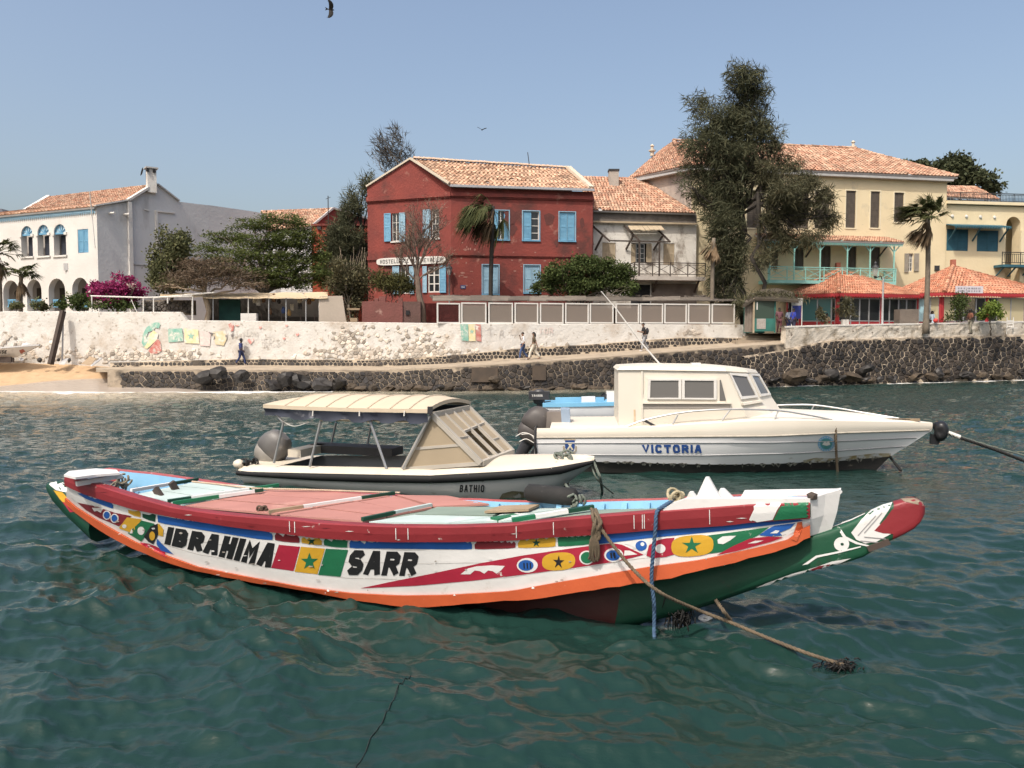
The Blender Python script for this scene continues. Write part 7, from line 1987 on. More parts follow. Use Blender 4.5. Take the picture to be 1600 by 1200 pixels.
panel([g4(.30, .02), g4(.74, .02), g4(.74, .36), g4(.30, .40)]); panel([g4(.30, .44), g4(.335, .44), g4(.335, .97), g4(.30, .97)])
panel([g4(.78, .02), g4(.98, .02), g4(.98, .35), g4(.78, .36)]); panel([g4(.78, .39), g4(.98, .38), g4(.98, .69), g4(.78, .69)]); panel([g4(.78, .72), g4(.98, .72), g4(.98, .97), g4(.78, .97)])
# canopy
cy = curve([(411, 637.5), (470, 640.5), (550, 643.5), (668, 645.5)])
def can(px, w, up=0.0):
	a = BX.at(px, cy(px), 1.02); b = BX.mir(a)
	t = (px - 411) / 257.0
	crown = .18 * (1 - (2 * w - 1) ** 2) * (1 if t > .18 else (.30 + .70 * t / .18)) * (1 if t < .9 else 1 - (t - .9) * 3.5)
	return a.lerp(b, w) + Vector((0, 0, crown + up))
cpx = [411, 418, 430, 450, 480, 520, 560, 600, 640, 655, 668]
cw = [k / 12 for k in range(13)]
cm = MB(); up = [[can(px, w, .07) for w in cw] for px in cpx]; lo = [[can(px, w, .0) for w in cw] for px in cpx]
cm.loft(up); cm.loft(lo)
for e in (0, -1): cm.loft([up[e], lo[e]])
cm.loft([[r[0] for r in up], [r[0] for r in lo]]); cm.loft([[r[-1] for r in up], [r[-1] for r in lo]])
cano = cm.build('canopy', b_canopy, bat)
for px in (446, 478, 510, 542, 575, 610, 640):
	MB().tube([can(px, w, .075) for w in cw], .016, 5).build('canopy_rib', b_canopy, cano)
vl = MB(); rr2 = random.Random(3); rws = []
for k in range(40):
	px = lerp(412, 667, k / 39); a = can(px, 0, -.005) + BX.n * .005
	d_ = .17 + .03 * math.sin(k * .9) + (.03 if k % 7 == 0 else 0) - (0.06 if k < 4 else 0)
	rws.append([a, a - BX.n * .05 - Vector((0, 0, d_ * .5)), a - BX.n * (.02 + .03 * math.sin(k)) - Vector((0, 0, d_))])
vl.loft(rws); vl.loft([[BX.mir(p) for p in r] for r in rws])
vl.build('valance', b_navy, bat, True)
tf = MB(); rws = []
for k in range(24):
	px = lerp(500, 664, k / 23); a = can(px, .06, -.14); rws.append([a, a + Vector((0, 0, -.07 - .04 * abs(math.sin(k * 1.7)) ))])
tf.loft(rws).build('torn_fringe', b_canopy, cano)
for a, b, o in (((424, 641), (443, 660), .9), ((443, 660), (428, 723), .9), ((501, 658), (484, 729), .92), ((577, 655), (604, 733), .92), ((672, 650), (630, 733), .95)):
	MB().tube([BX.at(*a, o), BX.at(*b, o)], .026, 7).build('canopy_post', b_steel, bat)
for a, b in (((525, 660), (515, 706)), ((580, 664), (571, 709))):
	MB().tube([BX.at(*a, -.9), BX.at(*b, -.9)], .026, 7).build('canopy_post', b_steel, bat)
MB().tube([BX.at(501, 657, .9), BX.at(577, 656, .9)], .02, 6).build('canopy_rail', b_canopy, bat)
MB().tube(smooth_path([BX.at(440, 657, .95), BX.at(460, 666, .95), BX.at(490, 657, .95)]), .008, 5).build('slack_cord', white_paint, bat)
for k in (5, 30): pass
for x in (489, 562, 632): MB().bar(BX.at(x, 642, 1.05), BX.at(x - .5, 650, 1.05), .02).build('valance_tie', white_paint, bat)
MB().box(BX.at(672, 641, 1.0), (.09, .09, .13)).build('rail_clamp', iron, bat)
# stern: engine and corner
outboard(bat, BX.at(418, 722, .0) + Vector((-.05, 0, -.06)), math.atan2(BX.d.y, BX.d.x), math.radians(38), 1.12, eng_grey, pale_band, eng_dark)
MB().blob(BX.at(374, 725, .78), (.13, .12, .10), 3, .2, 2).build('corner_pod', b_cream, bat, True)
for k, q in enumerate(text_quads('BATHIO', .62, .24, .2)):
	paint(DEC.setdefault('bathio', MB()), bh_bvh, quadmap(q, (719, 757.5), (757, 757), (756.5, 768), (718, 768.5)), .006 + .0004 * k, 6)
DEC['bathio'].build('lettering', p_black, bat)
sm_ = MB()
paint(sm_, bh_bvh, [(785, 771), (800, 767), (820, 768), (845, 763), (868, 766), (866, 773), (845, 778), (800, 781), (780, 779)], .004, 8)
sm_.build('weed_stain', mat('hull_weed', (.10, .085, .04), (.20, .18, .13), 6, .9, stain=(7, .5, .6, (.34, .33, .3))), bat)
wlm = MB(); rws = [[r[3] + BX.n * .01 + Vector((0, 0, .05)), r[3] + BX.n * .012 - Vector((0, 0, .1))] for r in hrows]
sym(BX, wlm, rws); wlm.build('weed_line', mat('weed_line', (.03, .028, .018), (.05, .045, .03), 8, .9), bat)
# ------------------------------------------------------------------ white cabin cruiser
w0, w1 = W(930, 738), W(1300, 743)
dv = (w1 - w0).normalized(); nv = Vector((dv.y, -dv.x, 0)); nv = nv if nv.y < 0 else -nv
VX = Axis(w0 - nv * 1.1, dv)
vic = thing('cabin_cruiser', 'white cabin cruiser with cream wheelhouse, blue name lettering and black waterline', 'boat', (VX.a.x, VX.a.y, 0))
v_white = mat('white_cruiser_hull', (.74, .74, .73), (.68, .68, .67), .9, .32, .12, 10, stain=(2.0, .64, .76, (.52, .50, .46), (1, 1, 3)))
v_cream = mat('cream_cruiser_topsides', (.66, .61, .52), (.61, .56, .47), .9, .42, .12, 10, stain=(1.6, .64, .78, (.55, .45, .32)))
v_black = mat('black_antifouling', (.018, .017, .016), (.03, .028, .024), 3, .7, .5, 12, stain=(6, .62, .7, (.16, .14, .11)))
v_glass = glass('cruiser_glass', (.13, .125, .12), .06, None, .6)
vu = [0, .04, .1, .2, .3, .4, .5, .58, .66, .73, .79, .84, .88, .92, .95, .975, .99, 1]
LV = {  # level: (end px, y curve, half-beam curve)
 'gun': (1457, curve([(835, 669), (970, 669), (1050, 666), (1100, 662), (1200, 657), (1300, 657.5), (1435, 660), (1457, 661)]), curve([(0, 1.2), (.2, 1.26), (.5, 1.22), (.66, 1.05), (.8, .72), (.9, .38), (.97, .12), (1, .04)])),
 'seam': (1456, curve([(835, 684), (1200, 681.5), (1325, 676), (1457, 672)]), curve([(0, 1.22), (.2, 1.28), (.5, 1.23), (.66, 1.05), (.8, .70), (.9, .36), (.97, .11), (1, .03)])),
 's1': (1446, curve([(835, 692.5), (1200, 691.5), (1320, 689), (1446, 683)]), curve([(0, 1.2), (.2, 1.26), (.5, 1.20), (.66, 1.0), (.8, .64), (.9, .31), (.97, .09), (1, .03)])),
 's2': (1418, curve([(835, 710.5), (1100, 711.5), (1250, 708), (1418, 697)]), curve([(0, 1.16), (.2, 1.22), (.5, 1.13), (.66, .90), (.8, .52), (.9, .24), (.97, .07), (1, .025)])),
 'bot': (1393, curve([(835, 718), (930, 721.5), (1100, 726), (1200, 725.5), (1300, 720), (1393, 712)]), curve([(0, 1.12), (.2, 1.17), (.5, 1.04), (.66, .78), (.8, .42), (.9, .18), (.97, .05), (1, .02)])),
 'wl': (1368, curve([(835, 737), (930, 738), (1100, 741), (1240, 743.5), (1368, 736)]), curve([(0, 1.0), (.2, 1.06), (.5, .90), (.66, .62), (.8, .30), (.9, .12), (.97, .04), (1, .015)])),
}
def vpt(lv, u):
	e, yc, hc = LV[lv]; px = lerp(835, e, u); return VX.at(px, yc(px), hc(u))
def vstrip(name, l0, l1, m_, steps=3, bulge=.0):
	mb = MB(); rows = []
	for u in vu:
		a, b = vpt(l0, u), vpt(l1, u)
		rows.append([a.lerp(b, k / steps) + VX.n * bulge * math.sin(math.pi * k / steps) for k in range(steps + 1)])
	sym(VX, mb, rows); mb.loft([rows[0], [VX.mir(p) for p in rows[0]]])
	mb.build(name, m_, vic, True); return mb
h0 = vstrip('topsides', 'gun', 'seam', v_cream, 3, .02)
h1 = vstrip('hull', 'seam', 'bot', v_white, 6, .03)
h2 = vstrip('bottom', 'bot', 'wl', v_black, 3, -.02)
mb = MB(); rows = []
for u in vu: a = vpt('wl', u); rows.append([a, a - VX.n * .3 * LV['wl'][2](u) - Vector((0, 0, .35))])
sym(VX, mb, rows); mb.build('underwater_bottom', v_black, vic)
v_bvh = bvh_of(h0, h1, h2)
for lv in ('seam', 's1', 's2'):
	pts = []
	for k in range(60):
		u = k / 59; e, yc, hc = LV[lv]; px = lerp(837, e - 4, u)
		h, n_, _, _ = v_bvh.ray_cast(CAM, ray(px, yc(px)).normalized())
		if h: pts.append(h + VX.n * .004)
	MB().tube(pts, .016 if lv != 'seam' else .022, 5).build('strake', mat('grey_strake', (.36, .36, .36), (.30, .30, .30), 3, .5) if lv != 'seam' else mat('worn_seam', (.42, .38, .32), (.3, .27, .22), 9, .7), vic)
# deck
dk = MB(); rows = []
for u in vu[1:]:
	a = vpt('gun', u); b = VX.mir(a); hc = min(1, LV['gun'][2](u) * 1.4)
	cz_ = (.13 if u > .5 else .02) * hc
	rows.append([a, a - VX.n * .08 * hc + Vector((0, 0, .03 * hc))] + [a.lerp(b, w) + Vector((0, 0, .03 * hc + cz_ * math.sin(math.pi * w))) for w in (.15, .3, .5, .7, .85)] + [b + VX.n * .08 * hc + Vector((0, 0, .03 * hc)), b])
dk.loft(rows).build('deck', v_cream, vic, True)
# wheelhouse
def pv(p): return [p, VX.mir(p)]
Rr = [VX.at(966, 578, .98), VX.at(1001, 578, .98), VX.at(1134, 580, .96), VX.at(1168, 582, .62), VX.at(1184, 582.5, .05)]
Bb = [VX.at(966, 668, 1.06), VX.at(1001, 668, 1.06), VX.at(1157, 631, 1.0), VX.at(1188, 626, .62), VX.at(1207, 622, .05)]
Dd = [VX.at(966, 672, 1.07), VX.at(1001, 672, 1.07), VX.at(1172, 662, 1.02), VX.at(1214, 655, .62), VX.at(1228, 653, .05)]
cab = MB()
sym(VX, cab, [[Rr[0], Bb[0], Dd[0]], [Rr[1], Bb[1], Dd[1]], [Rr[2], Bb[2], Dd[2]], [Rr[3], Bb[3], Dd[3]], [Rr[4], Bb[4], Dd[4]]])
cab.poly([Rr[4], Bb[4], VX.mir(Bb[4]), VX.mir(Rr[4])]); cab.poly([Bb[4], Dd[4], VX.mir(Dd[4]), VX.mir(Bb[4])])
cab.poly([Rr[0], VX.mir(Rr[0]), VX.mir(Dd[0]), Dd[0]])
house = cab.build('wheelhouse', v_cream, vic)
cab_bvh = bvh_of(cab)
rf = MB()
edge = [Rr[0] - VX.d * .03, Rr[1], Rr[2], Rr[3], Rr[4]]
ring = [p + VX.n * .04 + Vector((0, 0, .0)) for p in edge] + [VX.mir(p + VX.n * .04) for p in reversed(edge)]
ring2 = [p.lerp(sum(ring, Vector()) / len(ring), .04) + Vector((0, 0, .07)) for p in ring]
ctr = sum(ring, Vector()) / len(ring)
ring3 = [p.lerp(ctr, .35) + Vector((0, 0, .12)) for p in ring]
rf.loft([ring, ring2, ring3], True); rf.poly(ring3); rf.poly(ring)
rf.build('cabin_roof', v_cream, vic)
# side window with frame
def cabrect(name, pts, m_, off, th, par):
	vs = []
	for x, y in pts:
		h, n_, _, _ = cab_bvh.ray_cast(CAM, ray(x, y).normalized())
		vs.append((h, n_ if n_.dot(ray(x, y)) < 0 else -n_))
	nn = sum((v[1] for v in vs), Vector()).normalized()
	mb = MB(); mb.prism([v[0] + nn * off for v in vs], nn * th); return mb.build(name, m_, par), [v[0] for v in vs], nn
def framed(pts, w=.05, nm='window', m_=None, off=.006):
	o, c, nn = cabrect(nm + '_backing', pts, dark_in, .002, .002, vic)
	bpy.data.objects.remove(o)
	f_ = MB(); ctr = sum(c, Vector()) / 4
	inn_ = [p + (ctr - p).normalized() * w * 1.5 for p in c]
	for k in range(4):
		a, b, ia, ib = c[k], c[(k + 1) % 4], inn_[k], inn_[(k + 1) % 4]
		f_.prism([a + nn * off, b + nn * off, ib + nn * off, ia + nn * off], nn * .035)
	wn_ = f_.build(nm, m_ or white_paint, vic)
	MB().prism([p + nn * (off + .004) for p in inn_], nn * .008).build('pane', v_glass, wn_)
	return wn_, inn_, nn
fr0 = MB()
cabrect('window_panel', [(1008, 589), (1122, 590), (1134, 629), (1004, 629)], v_cream, .004, .02, vic)
framed([(1012, 592), (1064, 592), (1064, 624), (1011, 624)], .045, off=.026); framed([(1065, 592), (1119, 592.5), (1119, 624.5), (1065, 624)], .045, off=.026)
cabrect('quarter_light', [(1124, 594), (1126, 593.5), (1134, 626), (1124, 626)], v_glass, .026, .01, vic)
cabrect('ledge_shadow_strip', [(1004, 631), (1140, 631), (1141, 638), (1004, 638)], mat('ledge_shadow_grey', (.40, .36, .31), (.36, .32, .28), 2, .6), .004, .012, vic)  # strip of darkened cream: the shadow below the window ledge, painted on
cabrect('window_ledge', [(1004, 628.5), (1142, 628.5), (1142, 631), (1004, 631)], v_cream, .01, .06, vic)
wf = lambda i, j, u, v: Rr[i].lerp(Rr[j], u).lerp(Bb[i].lerp(Bb[j], u), v)
for i, j in ((2, 3), (3, 4)):
	for mirr in (False, True):
		q = [wf(i, j, .08, .06), wf(i, j, .92, .06), wf(i, j, .92, .88), wf(i, j, .08, .88)]
		if mirr: q = [VX.mir(p) for p in q]
		nn = (q[1] - q[0]).cross(q[2] - q[0]).normalized()
		if nn.dot(VX.d) < 0: nn = -nn
		ctr = sum(q, Vector()) / 4; inn_ = [p + (ctr - p).normalized() * .075 for p in q]
		f_ = MB()
		for k in range(4): f_.prism([q[k] + nn * .005, q[(k + 1) % 4] + nn * .005, inn_[(k + 1) % 4] + nn * .005, inn_[k] + nn * .005], nn * .03)
		o = f_.build('windscreen_frame', white_paint, vic)
		MB().prism([p + nn * .004 for p in inn_], nn * .01).build('pane', v_glass, o)
MB().prism([p + Vector((0, 0, .0)) for p in (wf(2, 3, 0, .97), wf(2, 3, 1, .97), wf(2, 3, 1, 1.04), wf(2, 3, 0, 1.04))], VX.n * .05 + VX.d * .05).build('screen_ledge', v_cream, vic)
rust = MB(); paint(rust, cab_bvh, [(990, 640), (993, 640), (993.5, 666), (990.5, 666)], .006, 8); rust.build('rust_streak', mat('rust_streak', (.42, .26, .12), (.62, .5, .36), 5, .8), vic)
MB().bar(VX.at(1003, 580, 1.0), VX.at(1003, 668, 1.075), .04, .03).build('corner_seam', v_cream, vic)
MB().tube(smooth_path([VX.at(969, 577, .8), VX.at(970, 574.5, .8), VX.at(985, 574, .8), VX.at(998, 574.5, .8), VX.at(999, 577, .8)]), .018, 6).build('roof_handrail', b_steel, vic)
MB().box(VX.at(1057, 578, .7), (.12, .1, .12)).build('roof_light', iron, vic)
MB().tube([VX.at(1060, 578, .7), VX.at(1085, 576, .4), VX.at(1120, 575, .2)], .012, 5).build('roof_cable', iron, vic)
MB().box(VX.at(1087, 571, .3), (.2, .12, .12)).build('roof_box', white_paint, vic)
# whip aerial
an = MB(); an.tube([VX.at(1042, 580, .6), VX.at(1030, 568, .6), VX.at(1000, 533, .6), VX.at(963, 483, .6), VX.at(939, 455, .6)], [.024, .02, .017, .014, .01], 7)
an.build('whip_aerial', white_paint, vic)
MB().tube([VX.at(1044, 581, .7), VX.at(1036, 572, .6)], .03, 6).build('aerial_bracket', b_steel, vic)
# guard rails
rl1 = [(976, 668), (990, 662), (1012, 655), (1050, 647), (1090, 642), (1140, 639.5), (1210, 641), (1260, 648), (1300, 656)]
def gof(px): return LV['gun'][2]((px - 835) / 622.0) - .06
nr = smooth_path([VX.at(x, y, gof(x)) for x, y in rl1])
MB().tube(nr, .02, 6).build('guard_rail', b_steel, vic)
frl = [(1206, 633.5), (1240, 632.5), (1272, 633), (1310, 638), (1350, 645), (1405, 654)]
MB().tube(smooth_path([VX.at(x, y, -gof(x) * .85) for x, y in frl]), .02, 6).build('guard_rail', b_steel, vic)
for a, b, sgn in (((1059, 648), (1050, 665), 1), ((1141, 640), (1128, 657), 1), ((1216, 642), (1209, 657), 1), ((1272, 633.5), (1263, 650), -1)):
	MB().tube([VX.at(*a, gof(a[0]) * sgn), VX.at(*b, gof(b[0]) * sgn)], .016, 6).build('rail_stanchion', b_steel, vic)
MB().bar(VX.at(1005, 656, 1.16), VX.at(1024, 666, 1.16), .05).build('rail_brace', iron, vic)
# name and emblems
vm_ = MB()
for k, q in enumerate(text_quads('VICTORIA', .82, .2, .27)): paint(vm_, v_bvh, quadmap(q, (1003, 694.5), (1096, 694.5), (1096, 707.5), (1004, 707.5)), .008 + .0004 * k, 8)
vm_.build('lettering', mat('blue_letter_paint', (.025, .075, .26), (.02, .06, .2), 3, .5), vic)
sh_b = MB(); paint(sh_b, v_bvh, [(883, 688), (898, 688), (898, 699), (896, 704), (890, 707), (885, 704), (883, 699)], .008, 6); sh_b.build('shield_emblem', MATS['blue_letter_paint'], vic)
sh_g = MB()
for q in ([(886, 691), (888.5, 691), (896, 702), (893.5, 703)], [(893, 691), (895.5, 691), (888, 703), (885.5, 702)], oval(890.5, 693, 1.8, 2)): paint(sh_g, v_bvh, q, .013, 6)
sh_g.build('shield_figures', mat('pale_gold_paint', (.68, .58, .34), (.7, .65, .55), 9, .5), vic)
sh_o = MB()
for q in ([(879.5, 697), (882, 696), (882.5, 704), (887, 708.5), (884, 709), (880, 704)], [(901.5, 697), (899, 696), (898.5, 704), (894, 708.5), (897, 709), (901, 704)], [(881, 687), (884, 685), (886, 686.5), (890.5, 684.5), (895, 686.5), (897, 685), (900, 687), (898, 687.8), (883, 687.8)]): paint(sh_o, v_bvh, q, .010, 6)
sh_o.build('shield_border', mat('dull_emblem_brown', (.36, .28, .18), (.46, .40, .32), 9, .6), vic)
em = MB(); paint(em, v_bvh, oval(1290.5, 693, 13, 12, 24), .008, 6); em.build('round_emblem', mat('emblem_sky_blue', (.16, .38, .60), (.22, .44, .62), 5, .5), vic)
em = MB(); paint(em, v_bvh, oval(1290.5, 693, 9, 8.2, 24), .012, 6); em.build('round_emblem', mat('emblem_green', (.07, .24, .22), (.10, .30, .34), 7, .5), vic)
em = MB()
for k in range(18):
	a = k * math.tau / 18; paint(em, v_bvh, oval(1290.5 + 11.2 * math.cos(a), 693 + 10.3 * math.sin(a), .8, .8, 6), .0125, 6)
paint(em, v_bvh, [(1284, 694), (1288, 689), (1291, 691), (1294, 688), (1297, 694), (1291, 696)], .016, 6)
em.build('emblem_marks', white_paint, vic)
wd_ = MB()
paint(wd_, v_bvh, [(1255, 719), (1275, 715), (1300, 716), (1330, 712), (1368, 708), (1392, 708), (1391, 713), (1330, 718), (1290, 722), (1255, 723)], .006, 8)
wd_.build('weed_stain', mat('ochre_weed', (.28, .22, .10), (.40, .36, .26), 6, .9, stain=(5, .48, .56, (.5, .5, .48))), vic)
fou = MB()
for k in range(44):
	x = 840 + k * 12 + r_.uniform(-6, 6); w_k = r_.uniform(3, 15)
	yb_ = LV['bot'][1](x)
	if x < 1385: paint(fou, v_bvh, [(x, yb_ - .5 + r_.uniform(-1, 1)), (x + w_k * .5, yb_ - 1.6 + r_.uniform(-1, .5)), (x + w_k, yb_ - .5), (x + w_k * .6, yb_ + 2 + r_.uniform(-1, 4)), (x + w_k * .2, yb_ + 1.2)], .008, 8)
fou.build('fouling', mat('white_fouling', (.46, .44, .38), (.2, .18, .14), 22, .9, stain=(16, .45, .55, (.03, .03, .026))), vic)
outboard(vic, VX.at(826, 694, .1) + Vector((.02, 0, 0)), math.atan2(VX.d.y, VX.d.x), math.radians(30), 1.25, eng_brown, eng_brown, eng_dark)
for k, pts in enumerate(([(806, 682), (818, 676), (830, 680), (836, 688)], [(812, 690), (822, 686), (834, 692)], [(815, 679), (826, 678), (836, 683)])):
	MB().tube(smooth_path([VX.at(x, y, .5) for x, y in pts]), .012, 5).build('engine_cable', white_paint, vic)
MB().tube(smooth_path([VX.at(837, 669, 1.2), VX.at(836, 690, 1.25), VX.at(838, 712, 1.2)]), .03, 6).build('transom_edge', iron, vic)
a = VX.at(853, 668, .4)
MB().obox(a - Vector((0, 0, .12)), VX.d * .36, -VX.n * .5, Vector((.02, 0, .47))).build('engine_box', mat('grey_brown_box', (.20, .17, .15), (.16, .14, .12), 3, .7), vic)
MB().obox(a + VX.d * .37 - Vector((0, 0, .12)), VX.d * .2 + VX.n * .1, -VX.n * .5, Vector((-.04, 0, .54))).build('blue_box_lid', mat('blue_grey_lid', (.26, .33, .42), (.22, .28, .36), 3, .6), vic)
# bow gear
bcov = MB().blob((0, 0, 0), (.17, .2, .24), 12, .25, 3)
cpt = VX.at(1466, 673, 0); bcov.v = [v + cpt for v in bcov.v]
bc = bcov.build('bow_cover', mat('black_plastic_cover', (.012, .012, .013), (.018, .018, .02), 5, .35, .6, 9), vic, True)
MB().prism([VX.at(1456, 678, .05), VX.at(1474, 682, .05), VX.at(1466, 695, .05), VX.at(1455, 694, .05)], VX.n * -.1).build('cover_flap', MATS['black_plastic_cover'], vic)
# ------------------------------------------------------------------ pale blue launch behind the cruiser
q0, q1 = W(850, 656), W(960, 657)
dl = (q1 - q0).normalized(); LX = Axis((q0 + Vector((0, .9, 0))), dl)
la = thing('blue_launch', 'small white launch with light blue gunwale moored behind the white cruiser', 'boat', (q0.x, q0.y, 0))
lw_ = mat('launch_white', (.74, .75, .76), (.66, .67, .69), 1.2, .4, .1, 10); lb_ = mat('launch_blue', (.20, .46, .66), (.16, .40, .60), 1.5, .5, .15, 10)
lu = [0, .05, .15, .3, .45, .6, .75, .86, .94, 1]
lh = curve([(0, .75), (.3, .85), (.6, .78), (.8, .5), (.94, .15), (1, .02)])
rows = []; brows = []; trow = []
for u in lu:
	px = lerp(848, 1075, u); h = lh(u)
	g_, s_, w_ = LX.at(px, lerp(630, 622, u ** 2), h), LX.at(px, lerp(636, 627, u ** 2), h), LX.at(lerp(851, 1050, u), 654.5, h * .88)
	rows.append([s_, s_.lerp(w_, .5) + LX.n * .03, w_, w_ - LX.n * h * .3 - Vector((0, 0, .3))]); brows.append([s_ - LX.n * .02, s_ + LX.n * .04, g_ + LX.n * .04, g_ - LX.n * .14, g_ - LX.n * .14 - Vector((0, 0, .3))]); trow.append(g_ - LX.n * .14 - Vector((0, 0, .25)))
mb = MB(); sym(LX, mb, rows); mb.loft([rows[0], [LX.mir(p) for p in rows[0]]]); mb.build('hull', lw_, la, True)
mb = MB(); sym(LX, mb, brows); mb.loft([brows[0], [LX.mir(p) for p in brows[0]]]); mb.build('gunwale', lb_, la)
MB().loft([[p, LX.mir(p)] for p in trow]).build('floor', lw_, la)
mb = MB(); ww = [[r[2] + LX.n * .012 + Vector((0, 0, .03)), r[2] + LX.n * .012 - Vector((0, 0, .12))] for r in rows]; sym(LX, mb, ww); mb.build('dark_bottom', v_black, la)
MB().bar(LX.at(868, 625, .35), LX.at(908, 624.5, .35), .22, .18).build('blue_thwart', lb_, la); MB().bar(LX.at(908.5, 624, .35), LX.at(930, 623.5, .35), .25, .2).build('white_box', lw_, la); MB().bar(LX.at(930.5, 624.5, .35), LX.at(944, 624.5, .35), .22, .18).build('blue_thwart', lb_, la)
MB().bar(LX.at(948, 625, .2), LX.at(966, 625, .2), .4, .55).build('console', lw_, la)
MB().lathe(LX.at(944, 621, .3), [(.02, 0), (.16, .02), (.17, .05), (.15, .06)], 12, (-1, -.6, .4)).build('steering_wheel', iron, la)
MB().box(LX.at(955, 613.5, .2), (.35, .3, .12)).build('console_screen', white_paint, la)
e_, T = outboard(la, LX.at(849, 634, 0) + Vector((-.12, 0, .05)), math.atan2(LX.d.y, LX.d.x), 0, .8, eng_dark, eng_dark, eng_dark)
cw_ = MB().obox(T(-.52, -.30, .24), LX.d * .76, -LX.n * .5, Vector((0, 0, .30)))
cw_.build('engine_cowl', eng_dark, la)
ym = MB()
A_ = T(-.52, -.30, .24) + LX.n * .006
for q in text_quads('YAMAHA', .7, .22, .22): ym.poly([A_ + LX.d * lerp(.12, .52, u) + Vector((0, 0, lerp(.11, .20, v))) for u, v in q])
ym.build('lettering', white_paint, la)
# ------------------------------------------------------------------ white boat drawn up on the sand
HX = Axis((-33, 48.6), (1, .04))
bb = thing('beached_boat', 'white boat drawn up on the sand at the photo left edge', 'boat', (HX.a.x, HX.a.y, .9))
u_ = [0, .1, .25, .4, .55, .7, .8, .88, .94, 1]
rows = []; tops = []
for u in u_:
	px = lerp(-150, 62, u); h = np.interp(u, [0, .4, .7, .88, 1], [.8, .95, .75, .35, .03])
	t = HX.at(px, lerp(545, 544, u) - 6 * max(0, u - .6) / .4 + 2, h); b = HX.at(lerp(-145, 28, u), np.interp(u, [0, .7, 1], [561, 560, 557]), h * .5)
	rows.append([t - Vector((0, 0, .01)), t.lerp(b, .4) + HX.n * .05, b, b - HX.n * h * .5 - Vector((0, 0, .05))]); tops.append(t)
mb = MB(); sym(HX, mb, rows); mb.loft([rows[0], [HX.mir(p) for p in rows[0]]]); bhull = mb.build('hull', p_white, bb, True)
hb_bvh = bvh_of(mb)
mb = MB(); mb.loft([[t + HX.n * .04, t + HX.n * .04 + Vector((0, 0, .09)), t - HX.n * .1 + Vector((0, 0, .09)), t - HX.n * .1] for t in tops]); mb.loft([[HX.mir(p) for p in (t + HX.n * .04, t + HX.n * .04 + Vector((0, 0, .09)), t - HX.n * .1 + Vector((0, 0, .09)), t - HX.n * .1)] for t in tops]); mb.build('gunwale_rail', p_white, bb)
MB().loft([[t - HX.n * .1, HX.mir(t - HX.n * .1)] for t in tops]).build('deck', b_in, bb)
lm_ = MB()
for k, q in enumerate(text_quads('OUSE', .7, .2, .22)): paint(lm_, hb_bvh, quadmap(q, (-6, 546.5), (11, 547), (10, 552), (-6, 552)), .02 + .0005 * k, 5)
lm_.build('lettering', p_black, bb)
lm_ = MB(); paint(lm_, hb_bvh, [(30, 547), (36, 545), (40, 549), (38, 553), (32, 552)], .02, 5); lm_.build('red_mark', boatpaint('faded_mark_red', (.36, .12, .09)), bb)
MB().blob(HX.at(42, 541, -.1), (.32, .3, .22), 5, .1, 2).build('fender', white_paint, bb, True)
for px in (-60, 20): MB().bar(HX.at(px, 559, .3), HX.at(px, 566, .35), .12, .12, (0, 1, 0)).build('support', dark_wood, bb)
MB().bar(HX.at(-100, 562, .4), HX.at(18, 562, .4), .1, .35).build('cradle', dark_wood, bb)
# ================================================================== ropes, fenders and floating things
def rope(name, label, path, r, m_, cat='rope', strands=3):
	t = rope_mesh(MB(), path, r, strands); c = t.v[0].copy()
	o = t.build(name, m_, None, True)
	for v in o.data.vertices: v.co -= c
	o.location = c
	return tag(o, label, cat)
A_ = lambda x, y, o: PX.at(x, y, o)
AR = lambda x, y, o: PX.at(x, y, hbr(x) + o)
rope('mooring_rope', 'brown mooring rope running from the pirogue rail down into dark floating weed', [AR(934, 806, -.02), AR(942, 830, .06), AR(985, 885, .16), AR(1030, 925, .3), W(1090, 953, .25), W(1140, 972, .16), W(1200, 997, .10), W(1262, 1021, .06), W(1318, 1039, .0)], .017, rope_brown)
def hank(name, label, c, r, n, m_, spread=(.06, .05, .09), cat='rope', seed=1, rad=.016):
	"""a knotted bundle of rope: many loops round each other"""
	rr = random.Random(seed); mb = MB()
	c = Vector(c)
	for k in range(n):
		ax_ = Vector((rr.gauss(0, 1), rr.gauss(0, 1), rr.gauss(0, .7))).normalized(); u = ax_.orthogonal().normalized(); v = ax_.cross(u)
		o = Vector((rr.uniform(-1, 1) * spread[0], rr.uniform(-1, 1) * spread[1], rr.uniform(-1, 1) * spread[2])); R_ = r * rr.uniform(.6, 1.15)
		a0_ = rr.uniform(0, 6); ar = rr.uniform(3.5, 6.3)
		mb.tube([c + o + u * math.cos(a0_ + ar * j / 12) * R_ + v * math.sin(a0_ + ar * j / 12) * R_ * .8 for j in range(13)], rad, 6)
	o = mb.build(name, m_, None, True)
	for v in o.data.vertices: v.co -= c
	o.location = c
	return tag(o, label, cat)
kn = thing('rope_knot', 'thick brown rope knot and hanging hank on the pirogue rail', 'rope', AR(930, 815, 0))
mb = MB()
for k in range(9):
	a = 2 * math.pi * k / 9;
	mb.tube(smooth_path([AR(928 + r_.uniform(-5, 5), 800 + r_.uniform(-6, 4), -.1 + r_.uniform(0, .1)), AR(932 + r_.uniform(-7, 8), 815 + r_.uniform(-5, 5), .05 + r_.uniform(0, .05)), AR(930 + r_.uniform(-8, 10), 835 + r_.uniform(-5, 5), .06), AR(926 + r_.uniform(-6, 8), 846, .05)]), .016, 6)
mb.build('knot', rope_brown, kn, True)
mb = MB()
